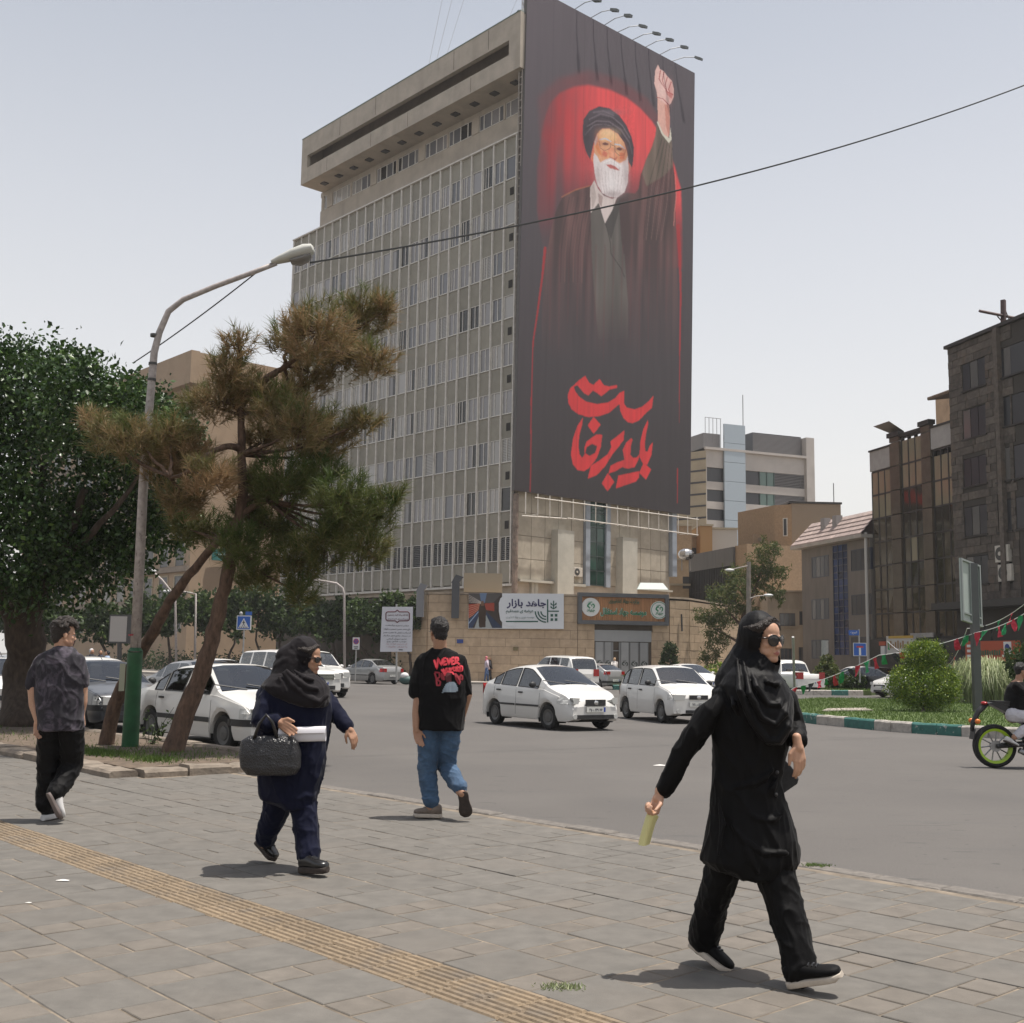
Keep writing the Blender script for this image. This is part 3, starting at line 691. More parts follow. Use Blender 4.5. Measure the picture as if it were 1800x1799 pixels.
def bar(x0,y0,x1,y1):lg.prism([BP(x0,y0),BP(x1,y0),BP(x1,y1),BP(x0,y1)],(0,-.01,0))
bar(646,216,655,378);bar(655,295,730,303);bar(689,225,696,282)
for x,y in ((680,328),(710,328),(680,358),(710,358)):bar(x-9,y-9,x+9,y+9)
for s in (-1,1):
 for y in (245,268):lg.prism([BP(692,y+14),BP(692+s*20,y-8),BP(692+s*22,y+6),BP(692,y+18)],(0,-.01,0))
for r0 in (32,52,72):
 arc=[(640-r0*cos(a),300+r0*sin(a)) for a in np.linspace(0,pi/2,7)];arc2=[(640-(r0+9)*cos(a),300+(r0+9)*sin(a)) for a in np.linspace(pi/2,0,7)]
 lg.prism([BP(*p) for p in arc+arc2],(0,-.01,0))
lg.build('logo',m_grn,bb)
cv=Canvas(150,110,(70,60,55));cv.warp(np.array([[320/150.,0,95],[0,245/110.,172],[0,0,1.]]))
cv.poly([(95,172),(420,172),(330,240),(95,240)],(90,84,82));cv.poly([(200,172),(270,172),(250,240),(215,240)],(110,130,160))
for k in range(5):cv.line([(95,185+k*12),(215,235+k*3)],4,(190,180,170),0)
cv.poly([(95,250),(205,245),(195,300),(95,350)],(170,70,55));cv.poly([(245,245),(340,240),(340,300),(262,290)],(165,75,60))
for k in range(6):cv.line([(95,265+k*16),(205,248+k*9)],4,(205,160,130),0)
cv.poly([(95,360),(190,290),(195,330),(130,417),(95,417)],(60,72,98));cv.line([(95,385),(192,300)],8,(160,180,205),0)
cv.poly([(150,417),(198,320),(262,320),(320,417)],(165,170,170));cv.poly([(262,300),(420,415),(330,417),(258,320)],(52,64,88))
cv.poly([(193,400),(188,300),(200,255),(248,255),(262,300),(256,412),(200,415)],(70,54,44),1);cv.poly([(212,262),(212,235),(224,225),(240,230),(242,262)],(125,95,75),1)
m_aisle=cv.material('aisle_print',.85)
p_=[BP(95,417,.013),BP(420,417,.013),BP(420,172,.013),BP(95,172,.013)]
card('aisle_picture',m_aisle,bb,p_[0],BP(330,417,.013),BP(330,172,.013),p_[3])
sw_=[(420,172),(770,172)]
MB().prism([BP(340,190,.014),BP(420,182,.014),BP(420,412,.014),BP(345,395,.014),BP(318,360,.014),BP(308,300,.014),BP(308,240,.014),BP(318,210,.014)],(0,-.006,0)).build('white_field',m_bw,bb)
m_wood=mat('slatted_wood',(.40,.19,.08),.6,nz=5,amt=.2,stretch=(6,1,.3),rnd=.16);m_sfr=mat('dark_grey_sign_frame',(.085,.088,.095),.5,nz=2,amt=.1)
s_c=[(1017,1040),(1176,1047),(1176,1101),(1017,1096)]
so_=gp0+gn*.45
def SP(px,py,d=0):return onplane(px,py,so_+gn*d,gn)
sq=[SP(*c) for c in s_c]
sg=thing('wooden_sign','wide wooden sign in a grey frame with green lettering above the gate','sign',(sq[0]+sq[1])/2*1.0)
WMs=None
xL=(sq[0]-gp0).dot(gt_);xR=(sq[1]-gp0).dot(gt_);zB,zT=(sq[2].z+sq[3].z)/2,(sq[0].z+sq[1].z)/2
def SO(x,z,d=0):return gp0+gt_*x+Z*z+gn*(.45+d)
fwid=.26
MB().obox(SO(xL,zB),gt_*(xR-xL),Z*fwid,-gn*.4).obox(SO(xL,zT-fwid),gt_*(xR-xL),Z*fwid,-gn*.4).obox(SO(xL,zB+fwid),gt_*fwid,Z*(zT-zB-2*fwid),-gn*.4).obox(SO(xR-fwid,zB+fwid),gt_*fwid,Z*(zT-zB-2*fwid),-gn*.4).build('frame',m_sfr,sg)
n_s=40
for i in range(n_s):
 w1=(xR-xL-2*fwid)/n_s
 MB().obox(SO(xL+fwid+w1*i+.008,zB+fwid,-.16),gt_*(w1-.016),Z*(zT-zB-2*fwid),-gn*.06).build('slat',m_wood,sg)
MB().obox(SO(xL+fwid,zB+fwid,-.225),gt_*(xR-xL-2*fwid),Z*(zT-zB-2*fwid),-gn*.04).build('backing',m_dark,sg)
m_gl=mat('green_letters',(.012,.20,.09),.4);m_wl=mat('white_disc',(.68,.68,.66),.5);m_olive=mat('grey_green_letters',(.09,.15,.085),.5)
def SZ(zx,zy):p=SP(800+zx/4,1000+zy/4,-.15);return p
def sw_text(s,m,x0,y0,x1,y1,bold):
 a,b,c=SZ(x0,y1),SZ(x1,y1),SZ(x0,y0);text('lettering',s,m,sg,a,gt_,Z,width=(b-a).length,height=(c-a).length,bold=bold,depth=.08)
sw_text(shape_ar('موسسه جهاد استقلال'),m_wl,1020,274,1346,336,.045)
for o_ in list(sg.children):
 if o_.name.startswith('lettering'):o_.location+=sg.matrix_local.to_3x3().inverted()@(-gn*.05)
sw_text(shape_ar('موسسه جهاد استقلال'),m_gl,1023,276,1343,334,.015)
sw_text(shape_ar('وزارت جهاد کشاورزی'),m_olive,1080,212,1292,246,.008)
for zx,zy,r in ((952,270,.62),(1432,292,.60)):
 c=SZ(zx,zy);d1=MB().cyl(c,c+gn*.08,r,28).build('disc',m_wl,sg)
 leaf_emblem(d1,c+gn*.085+Z*.1,gt_,Z,gn,.52,m_gl)
 text('lettering',shape_ar('جهاد'),m_gl,d1,c-gt_*.28-Z*.36+gn*.085,gt_,Z,width=.56,bold=.01,depth=.02)
 ring=MB();k=28
 for i in range(k):
  a,b=2*pi*i/k,2*pi*(i+1)/k
  ring.prism([c+gn*.082+gt_*(r*.92*cos(a))+Z*(r*.92*sin(a)),c+gn*.082+gt_*(r*.92*cos(b))+Z*(r*.92*sin(b)),c+gn*.082+gt_*(r*.86*cos(b))+Z*(r*.86*sin(b)),c+gn*.082+gt_*(r*.86*cos(a))+Z*(r*.86*sin(a))],gn*.01)
 if zx>1400:ring.build('ring',m_gl,d1)
# ================================================================== HANGING MURAL
QS=[(927,-28),(1221,129),(1213,905.5),(904,862)]
cw_,ch_=400,800
H=homography([(0,0),(cw_,0),(cw_,ch_),(0,ch_)],QS)
cv=Canvas(cw_,ch_,(70,64,68));cv.warp(H)
X,Y=cv.X,cv.Y
rs=np.random.RandomState(4)
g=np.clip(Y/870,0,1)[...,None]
cv.a=np.array(s2l((93,85,91)))*(1-g)+np.array(s2l((60,55,56)))*g  # print ground paler towards the top: haze veil painted into the colour
def Z2(p):return [(850+x/4,y/4) for x,y in p]
def Z3(p):return [(850+x/4,450+y/4) for x,y in p]
def nz(sx,sy,seed):
 r=np.random.RandomState(seed);a=r.rand(ch_//sy+3,cw_//sx+3)
 yi=np.arange(ch_)/sy;xi=np.arange(cw_)/sx;y0=yi.astype(int);x0=xi.astype(int);fy=(yi-y0)[:,None];fx=(xi-x0)[None]
 return (a[y0][:,x0]*(1-fx)+a[y0][:,x0+1]*fx)*(1-fy)+(a[y0+1][:,x0]*(1-fx)+a[y0+1][:,x0+1]*fx)*fy
n1,n2,n3=nz(9,90,1),nz(4,60,2),nz(30,26,3)
disc=Z2([(400,1000),(420,860),(470,730),(540,660),(640,618),(740,606),(880,638),(1000,692),(1100,770),(1180,860),(1260,980),(1340,1180),(1385,1340),(1395,1700),(1395,1900),(440,1900),(372,1500),(372,1200)])
md=cv.mask(disc,9);glow=cv.blur(cv.mask(Z2([(380,700),(520,560),(740,500),(950,560),(1150,700),(1250,860),(1100,900),(400,1000)]),1),40)
cv.fill(glow*(.5+.5*n3),(140,56,58),.45)
fade=np.where(X>1180,np.clip((500-Y)/150,0,1),np.clip((425-Y)/170,0,1))*.93+.07
lft=np.clip((X-960)/95,0,1)*np.clip((360-Y)/60+(X>1150),0.15,1)
red=np.array(s2l((158,46,53)))[None,None]*(1-lft[...,None])+np.array(s2l((229,80,82)))[None,None]*lft[...,None]
m=md*np.clip(fade*((.25+.85*n1+.35*(n3-.5))*(1-lft)+lft*(.86+.2*n2)),0,1)
cv.a=cv.a*(1-m[...,None])+red*m[...,None]
def grad_robe(poly,c1,c2,op,k=2):
 mm_=cv.mask(poly,k);t=np.clip((n1-.3)*1.6,0,1)[...,None];c=np.array(s2l(c1))*(1-t)+np.array(s2l(c2))*t
 f=mm_*op
 cv.a=cv.a*(1-f[...,None])+c*f[...,None]
fadeR=np.clip((640-Y)/220,0,1)
robe=Z2([(745,1318),(640,1350),(565,1385),(530,1440),(495,1530),(470,1640),(440,1800)])+Z3([(420,100),(405,500),(420,900),(1340,900),(1370,400),(1355,0)])+Z2([(1352,1700),(1345,1480),(1350,1380),(1340,1240),(1325,1140),(1320,1000),(1310,1010),(1250,960),(1215,880),(1205,960),(1180,1045),(1140,1130),(1100,1240),(1085,1340),(1060,1372),(1000,1368),(900,1420)])
grad_robe(robe,(74,58,57),(112,82,80),fadeR*.95)
grad_robe(Z2([(1205,960),(1180,1045),(1140,1130),(1110,1230),(1140,1320),(1260,1250),(1330,1180),(1320,1000),(1250,960),(1215,880)]),(98,92,78),(132,118,104),.75,3)
for k in range(9):x=1180+k*18;cv.line(Z2([(1250+k*9,985+k*8),(x-20,1300+20*k),(x-60,1700)]),1.2,(120,95,92) if k%2 else (60,47,46),1,.7)
for k in range(7):x=560+k*30;cv.line(Z2([(x+40,1400),(x,1620),(x-20,1800)])+Z3([(x-25,200)]),1.6,(122,90,86) if k%2 else (52,42,44),1,.5)
cv.line(Z2([(1345,1240),(1352,1400),(1340,1500),(1335,1600)]),1.4,(205,130,120),1,.7)
cv.line(Z2([(545,1400),(640,1350),(742,1320)]),1.6,(190,120,85),1,.7)
inner=Z2([(748,1512),(770,1400),(800,1430),(850,1580),(900,1480),(945,1410),(962,1700),(978,1800)])+Z3([(985,0),(1010,350),(1012,600),(800,600),(770,250),(755,0)])
grad_robe(inner,(88,84,80),(108,102,97),np.clip((610-Y)/90,0,1)*.95)
cv.line(Z2([(850,1580),(870,1650),(885,1720),(890,1800)])+Z3([(960,100),(985,160)]),1.5,(58,54,53),1,.8)
cv.poly(Z2([(960,1400),(945,1500),(890,1700),(850,1590),(900,1480)]),(66,62,60),1,.8)
cv.poly(Z2([(745,1335),(775,1280),(800,1340),(840,1390),(900,1412),(935,1395),(900,1490),(848,1585),(805,1440),(748,1512)]),(214,200,196),1)
cv.poly(Z2([(800,1370),(835,1395),(825,1470),(805,1440)]),(150,125,120),1,.7);cv.poly(Z2([(745,1335),(770,1300),(790,1400),(760,1490)]),(180,165,160),1,.8)
cv.poly(Z2([(795,950),(830,915),(880,915),(945,955),(988,1015),(1008,1090),(1012,1150),(1000,1230),(850,1230),(790,1170),(768,1110),(770,1040)]),(224,168,128),1)
cv.poly(Z2([(738,1062),(752,1045),(775,1065),(780,1150),(760,1150),(742,1115)]),(216,118,92),1);cv.poly(Z2([(1010,1160),(1032,1170),(1025,1215),(1005,1225)]),(205,120,100),1)
cv.poly(Z2([(800,960),(835,925),(885,925),(935,965),(930,1000),(810,1000)]),(236,190,140),2,.8)
for p,c in (([(790,990),(815,1060),(830,1110),(800,1090),(778,1040)],(226,140,80)),([(870,1060),(905,1045),(925,1080),(945,1120),(915,1145),(880,1130)],(226,146,112)),([(880,1110),(915,1125),(935,1115),(925,1140),(890,1140)],(170,82,70)),([(840,1070),(870,1090),(860,1120),(830,1100)],(205,110,90)),([(950,1080),(990,1090),(985,1130),(955,1130)],(215,120,80))):cv.poly(Z2(p),c,1,.8)
cv.poly(Z2([(772,1085),(795,1110),(815,1155),(850,1135),(890,1122),(950,1160),(998,1135),(1012,1100),(1014,1210),(1008,1300),(985,1365),(935,1402),(880,1398),(830,1372),(795,1312),(778,1235),(768,1150)]),(226,216,216),1)
for k in range(8):cv.line(Z2([(800+k*25,1190+(k%3)*12),(810+k*22,1290),(830+k*17,1375)]),.9,(188,172,172),0,.7)
cv.poly(Z2([(855,1170),(890,1168),(925,1185),(955,1212),(920,1205),(885,1195)]),(182,84,76),1,.95)
cv.line(Z2([(845,1155),(890,1135),(960,1180)]),2.4,(236,230,228),0)
for c in ((855,1022),(952,1058)):cv.poly(Z2([(c[0]-24,c[1]+2),(c[0]-5,c[1]-12),(c[0]+22,c[1]+2),(c[0]+5,c[1]+12)]),(70,50,55),0,.9)
cv.line(Z2([(815,992),(850,985),(890,1005)]),2.6,(205,200,205),0);cv.line(Z2([(920,1025),(955,1030),(985,1055)]),2.6,(205,200,205),0)
for pts in ([(812,1010),(815,1050),(845,1072),(885,1055),(890,1020)],[(920,1040),(922,1080),(950,1105),(985,1100),(995,1065)],[(890,1025),(920,1040)],[(775,1000),(812,1010)]):cv.line(Z2(pts),.8,(120,80,70),0,.8)
cv.poly(Z2([(770,1000),(795,960),(800,1000),(782,1040)]),(190,180,180),1,.8)
tur=[(693,930),(700,850),(740,790),(810,757),(880,770),(950,820),(1000,890),(1035,970),(1053,1050),(1048,1130),(1040,1190),(1015,1150),(1005,1080),(985,1012),(942,952),(882,914),(830,914),(795,950),(772,1015),(762,1060),(745,1135),(715,1075),(698,1000)]
cv.poly(Z2(tur),(74,64,71),1)
for pts in ([(725,900),(790,860),(880,865),(960,920),(1020,1010),(1040,1090)],[(740,850),(820,810),(900,830),(970,890),(1025,980)],[(710,960),(770,890),(840,880),(900,895)],[(770,800),(840,790),(910,820)]):cv.line(Z2(pts),2.2,(116,104,112),1,.8)
for pts in ([(715,920),(790,875),(885,885),(960,940),(1015,1030)],[(735,880),(820,830),(900,850),(980,915)]):cv.line(Z2(pts),1.4,(48,41,46),1,.9)
cv.poly(Z2([(1222,680),(1302,740),(1306,850),(1305,935),(1295,980),(1262,955),(1232,890),(1220,850)]),(222,172,158),1)
cv.poly(Z2([(1270,740),(1302,745),(1306,850),(1300,975),(1280,900)]),(200,128,112),2,.8)
cv.poly(Z2([(1198,590),(1205,500),(1225,457),(1240,492),(1264,502),(1290,540),(1322,572),(1336,632),(1336,682),(1316,730),(1300,748),(1222,700),(1212,640)]),(228,186,178),1)
for pts in ([(1242,500),(1232,560),(1255,600)],[(1266,510),(1255,570),(1270,615)],[(1290,545),(1275,600),(1285,640)],[(1318,580),(1298,635),(1310,660)],[(1255,600),(1290,650),(1330,670)],[(1215,690),(1260,700),(1300,745)]):cv.line(Z2(pts),1.6,(168,78,78),0,.85)
cv.poly(Z2([(1275,640),(1330,665),(1320,700),(1285,670)]),(190,96,92),1,.7)
cv.poly(Z2([(1215,868),(1250,955),(1300,1016),(1318,990),(1312,905),(1300,980),(1262,950),(1232,885),(1222,860)]),(214,208,192),1)
hdm=cv.mask(Z2([(690,750),(1060,750),(1060,1410),(690,1410)]),0)+cv.mask(Z2([(1190,450),(1345,450),(1345,1020),(1190,1020)]),0)
for c,rx,ry,col,op in (((800,1010),22,70,(190,110,80),.55),((985,1090),22,60,(178,92,66),.6),((880,940),60,26,(240,205,165),.5),((840,1095),26,34,(206,104,84),.45),((905,1100),18,30,(240,180,150),.5),((960,1130),24,26,(200,100,76),.45),((800,1250),26,90,(176,160,160),.55),((1000,1250),22,90,(168,148,150),.6),((900,1300),46,70,(240,236,236),.5),((905,1380),70,26,(150,132,132),.6),((852,1024),34,14,(120,66,58),.55),((950,1060),32,14,(110,58,52),.6),((1250,640),26,60,(240,208,200),.5),((1312,650),18,70,(190,110,108),.5),((720,980),30,90,(52,44,50),.6),((1030,1080),20,90,(50,42,48),.6),((880,800),90,22,(122,112,120),.5)):
 cx_,cy_=850+c[0]/4,c[1]/4;g_=np.exp(-(((X-cx_)/(rx/4))**2+((Y-cy_)/(ry/4))**2));cv.fill(g_,col,op)
cv.a*=(1+(nz(2,3,11)[...,None]-.5)*.16*hdm[...,None])*(1+(n2[...,None]-.5)*.10)
for pts,w in ((Z3([(430,-40),(410,160),(375,420),(345,620),(332,1050),(327,1660)]),[5,3.5,3,2.2,2,1.6]),(Z3([(1365,-200),(1378,20),(1384,300),(1378,700),(1374,1180)]),[6,5,3,2,.8]),(Z3([(1362,1500),(1360,1740)]),[1.6,1.2])):cv.line(pts,w,(172,48,50),1,.8)
for k in range(14):x=470+k*63;cv.line(Z3([(x,-60),(x-8,200+rs.rand()*300),(x-10,420+rs.rand()*350)]),[3,3,.6],(100,66,68),2,.35)
R1=(214,58,60)
sl_=[[(640,912),(605,940),(588,985),(590,1040),(615,1088),(665,1124),(735,1142),(810,1136),(880,1112),(935,1065),(952,1052),(958,1100),(980,1148),(1010,1178),(1042,1186),(1090,1166),(1150,1104),(1182,1078),(1193,992),(1160,1030),(1112,1070),(1060,1088),(1005,1078),(986,1050),(984,1005),(986,957),(950,974),(925,1008),(872,1040),(800,1050),(722,1036),(670,1002),(640,962),(630,930),(660,918)],[(636,912),(665,886),(710,853),(738,902),(768,918),(811,876),(842,920),(880,928),(936,918),(934,938),(882,950),(852,976),(822,997),(796,976),(765,958),(732,992),(702,976),(655,922)],[(695,1145),(655,1205),(626,1290),(611,1400),(625,1470),(660,1512),(702,1519),(742,1494),(792,1430),(822,1350),(832,1265),(792,1262),(762,1282),(722,1312),(706,1352),(708,1400),(690,1425),(672,1400),(664,1340),(670,1270),(690,1195)],[(770,1140),(822,1196),(770,1258),(728,1200)],[(988,1233),(940,1272),(888,1312),(896,1350),(868,1402),(802,1450),(752,1480),(730,1570),(795,1545),(855,1480),(902,1404),(945,1350),(982,1305)],[(872,1530),(918,1592),(870,1658),(828,1602)],[(1036,1288),(1000,1320),(976,1370),(988,1440),(940,1455),(890,1482),(876,1535),(922,1520),(972,1490),(1012,1502),(1060,1490),(1087,1440),(1096,1398),(1072,1424),(1050,1426),(1030,1404),(1034,1340),(1046,1300)],[(1151,1163),(1120,1230),(1098,1320),(1094,1420),(1122,1472),(1150,1472),(1180,1402),(1188,1318),(1165,1345),(1150,1384),(1135,1380),(1132,1325),(1142,1250),(1156,1190)],[(1124,1458),(1177,1506),(1140,1578),(1092,1530)],[(945,1548),(1092,1518),(1092,1560),(1070,1590),(928,1638)]]
tint=np.clip(n3*.5+n2*.5,0,1)[...,None]
for i,p in enumerate(sl_):
 mm_=cv.mask(Z3(p),1);c=np.array(s2l((188,56,58)))*(1-tint)+np.array(s2l((226,62,64)))*tint
 cv.a=cv.a*(1-mm_[...,None])+c*mm_[...,None]
cv.poly(Z3([(722,1350),(762,1328),(796,1345),(782,1390),(742,1412),(712,1392)]),(60,54,55),1)
for f in (.16,.345,.53,.71,.88):cv.line([(927+(1221-927)*f,-28+157*f),(904+309*f,862+43.5*f)],.8,(48,42,46),1,.3)
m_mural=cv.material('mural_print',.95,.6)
m_bback=mat('banner_back',(.12,.11,.105),.8)
MT=TM
mur=thing('mural_banner','giant hanging mural of a turbaned bearded man raising a fist before a red disc','banner',M=TM@Matrix.Translation((-.62,-10,13.5)))
oB=TO-U*.62
bq=[onplane(x,y,oB,U) for x,y in ((904,862),(1213,905.5),(1221,129),(927,-28))]
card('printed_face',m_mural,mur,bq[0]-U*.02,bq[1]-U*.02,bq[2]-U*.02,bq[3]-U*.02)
MB().prism(bq,U*.3).build('banner_frame',m_bback,mur)
m_arm=mat('grey_lamp_arm',(.14,.15,.16),.5);m_fl=mat('floodlight_body',(.07,.08,.08),.4)
heads=[(1046,0,1010,15),(1077,17,1038,30),(1101,27,1062,43),(1127,45,1086,54.5),(1151,58,1111,69),(1174,69,1135,81),(1200,82,1159,95),(1225,101,1181,105.5)]
names=['leftmost','second','third','fourth','fifth','sixth','seventh','rightmost']
for i,(hx,hy,bx,by) in enumerate(heads):
 b=onplane(bx,by,oB,U);h=onplane(hx,hy,oB-U*.85,U)
 t=thing('floodlight',f'dark floodlight on a thin arm over the mural top, {names[i]} of eight','floodlight',M=Matrix.Translation(b),group='floodlights along the mural top')
 MB().tube([b+U*.2-Z*.1,b+(h-b)*.5+Z*.12,h],.035,6).build('arm',m_arm,t)
 d=(h-b).normalized()
 MB().obox(h-B*.17-d*.1+Z*.1,B*.34,d*.62-Z*.22,-Z*.22-d*.05).build('lamp_head',m_fl,t)
# ================================================================== OTHER BUILDINGS
rb=random.Random(21)
class Face:
 """a vertical wall plane: local x runs to the right as the camera sees it, y goes into the building, z up"""
 def __init__(s,o,d):
  s.o=Vector((o[0],o[1],0));s.x=Vector((d[0],d[1],0)).normalized();s.y=Vector((-s.x.y,s.x.x,0));s.n=-s.y
  s.M=Matrix(((s.x.x,s.y.x,0,s.o.x),(s.x.y,s.y.y,0,s.o.y),(0,0,1,0),(0,0,0,1)))
 def p(s,px,py,off=0):
  q=onplane(px,py,s.o+s.n*off,s.n)-s.o;return q.dot(s.x),q.z
 def rect(s,x0,y0,x1,y1,off=0):
  a=s.p(x0,y1,off);b=s.p(x1,y0,off);c=s.p(x0,y0,off);d=s.p(x1,y1,off)
  return (a[0]+c[0])/2,(b[0]+d[0])/2,(a[1]+d[1])/2,(b[1]+c[1])/2
def window(parent,x0,x1,z0,z1,mfr,mgl,nx=2,nz=1,dep=.12,fr=.07,proud=.03,sill=None):
 o=MB()
 o.box(x0,x0+fr,-proud,dep,z0,z1).box(x1-fr,x1,-proud,dep,z0,z1).box(x0+fr,x1-fr,-proud,dep,z0,z0+fr).box(x0+fr,x1-fr,-proud,dep,z1-fr,z1)
 for i in range(1,nx):x=x0+(x1-x0)*i/nx;o.box(x-fr/2,x+fr/2,-proud+.01,dep,z0+fr,z1-fr)
 for j in range(1,nz):z=z0+(z1-z0)*j/nz;o.box(x0+fr,x1-fr,-proud+.015,dep-.01,z-fr/2,z+fr/2)
 w_=o.build('window',mfr,parent,local=True)
 for i in range(nx):MB().box(x0+(x1-x0)*i/nx+fr*.4,x0+(x1-x0)*(i+1)/nx-fr*.4,.0,.03,z0+fr*.5,z1-fr*.5).build('pane',mgl if not isinstance(mgl,list) else rb.choice(mgl),w_,local=True)
 if sill:MB().box(x0-.1,x1+.1,-.12,.0,z0-.1,z0-.005).build('sill',sill,w_,local=True)
 return w_
def wall_with_holes(parent,x0,x1,z0,z1,holes,m,th=.3,name='wall'):
 xs=sorted({x0,x1,*[h[0] for h in holes],*[h[1] for h in holes]});xs=[x for x in xs if x0<=x<=x1]
 mb=MB()
 for i in range(len(xs)-1):
  a,b=xs[i],xs[i+1]
  if b-a<1e-4:continue
  cuts=sorted([(h[2],h[3]) for h in holes if h[0]<(a+b)/2<h[1]]);z=z0
  for c0,c1 in cuts:
   if c0>z:mb.box(a,b,0,th,z,c0)
   z=max(z,c1)
  if z<z1:mb.box(a,b,0,th,z,z1)
 return mb.build(name,m,parent,local=True)
m_frd=mat('dark_window_frame',(.045,.042,.04),.45);m_gld=pane_mat('dark_street_glass',(.035,.036,.04),rough=.3);m_glb=pane_mat('curtain_street_glass',(.16,.15,.14),('X',3,(.08,.078,.075),1))
wd_=ray(370,1163);wdir=Vector((wd_.x,wd_.y,0)).normalized()
RW=Face((24.5,80),-wdir)
m_grey=mat('grey_render',(.20,.175,.15),.9,nz=2,amt=.12,stretch=(1,1,.2));m_roof=mat('rose_roof_tile',(.38,.30,.27),.85,nz=5,amt=.15,rnd=.14)
gx0,_=RW.p(1411,1100);gx1,_=RW.p(1533,1100)
gb=thing('grey_house','grey three storey building with rose tiled eave and a blue glass stair strip','building',M=RW.M@Matrix.Translation((gx0,0,0)))
def sh(r):return r[0]-gx0,r[1]-gx0,r[2],r[3]
ze=RW.p(1472,955)[1]
wins=[sh(RW.rect(*q)) for q in ((1427,978,1457,1015),(1427,1053,1457,1089),(1427,1125,1457,1158),(1496,965,1531,1003),(1497,1045,1532,1081),(1497,1120,1531,1156))]
strip=sh(RW.rect(1465,955,1491,1152))
strip=(strip[0],strip[1],strip[2],ze-.15)
wall_with_holes(gb,0,gx1-gx0,-.1,ze,wins+[strip],m_grey)
MB().box(0,gx1-gx0,.45,10,-.1,ze).build('building_core',m_grey,gb,local=True)
m_bfr=mat('blue_grey_frame',(.045,.05,.07),.4)
for i,q in enumerate(wins):window(gb,*q,m_bfr,[m_gld,m_glb] if i<3 else [m_gld],4,1,.2,.06,.02)
m_blue=pane_mat('blue_glass',(.018,.04,.12),rough=.06,rnd=.5)
nzb=16
for j in range(nzb):
 for i in range(3):
  a=strip[0]+(strip[1]-strip[0])*i/3;b=strip[0]+(strip[1]-strip[0])*(i+1)/3;z0=strip[2]+(strip[3]-strip[2])*j/nzb;z1=strip[2]+(strip[3]-strip[2])*(j+1)/nzb
  MB().box(a+.03,b-.03,.05,.1,z0+.03,z1-.03).build('glass_pane',m_blue,gb,local=True)
mb=MB()
for i in range(4):x=strip[0]+(strip[1]-strip[0])*i/3;mb.box(x-.03,x+.03,.0,.12,strip[2],strip[3])
for j in range(nzb+1):z=strip[2]+(strip[3]-strip[2])*j/nzb;mb.box(strip[0],strip[1],.02,.11,z-.025,z+.025)
mb.build('glazing_grid',m_bfr,gb,local=True)
MB().box(-.5,gx1-gx0+.02,-.7,.3,ze-.02,ze+.22).build('eave',mat('pale_eave',(.42,.38,.33),.85,nz=2,amt=.15),gb,local=True)
nr_,nc_=5,16
for j in range(nr_):
 for i in range(nc_):
  t0,t1=j/nr_,(j+1)/nr_+.03;X0_,X1_=-.45+j*.12,gx1-gx0
  a=X0_+(X1_-X0_)*i/nc_;b=X0_+(X1_-X0_)*(i+1)/nc_;y0,y1=-.66+1.5*t0,-.66+1.5*t1;z0,z1=ze+.22+1.75*t0,ze+.22+1.75*t1
  MB().add([(a+.01,y0,z0+.09),(b-.01,y0,z0+.09),(b-.01,y1,z1),(a+.01,y1,z1),(a+.01,y0,z0),(b-.01,y0,z0)],[(0,1,2,3),(4,5,1,0)]).build('roof_tile',m_roof,gb,local=True)
MB().box(.1,gx1-gx0,.9,9,ze,ze+1.9).build('roof',m_roof,gb,local=True)
for x in (2.6,4.3):MB().box(x,x+.6,.2,.7,ze+1.2,ze+2.1).build('roof_vent',mat('vent_grey',(.3,.28,.27),.7),gb,local=True)
MB().tube([(gx1-gx0-.15,-.25,0),(gx1-gx0-.15,-.25,RW.p(1535,935)[1])],.11,8).build('white_drainpipe',mat('white_pipe2',(.5,.47,.43),.6),gb,local=True)
m_bron=mat('bronze_mirror_glass',(.052,.042,.028),.05,spec=1.0,rnd=.4);m_bcur=mat('tan_curtain_glass',(.25,.215,.145),.12,spec=.7,rnd=.10,nz=2,amt=.08,stretch=(6,6,.2));m_bfra=mat('dark_bronze_frame',(.035,.03,.026),.5);m_wpar=mat('pale_parapet',(.36,.33,.31),.8,nz=2,amt=.1);m_bpil=mat('bronze_panel',(.10,.078,.055),.35,nz=2,amt=.2,rnd=.15)
hx0,hx1=RW.p(1533,1100)[0],RW.p(1688,1100)[0]
gh=thing('bronze_glass_building','bronze mirror glass office building in three bays with dark pilasters','building',M=RW.M@Matrix.Translation((hx0,0,0)))
bays=[(1537,1571,834,795,783),(1591,1627,768,768,753),(1647,1687,796,0,0)]
bx=[(RW.p(a,1000)[0]-hx0,RW.p(b,1000)[0]-hx0) for a,b,*_ in bays]
ztops=[RW.p(1554,826)[1],RW.p(1609,762)[1],RW.p(1667,785)[1]];zcap=[RW.p(1554,789)[1],None,RW.p(1667,745)[1]]
zb_=RW.p(1600,1121)[1];step=(ztops[0]-zb_)/7
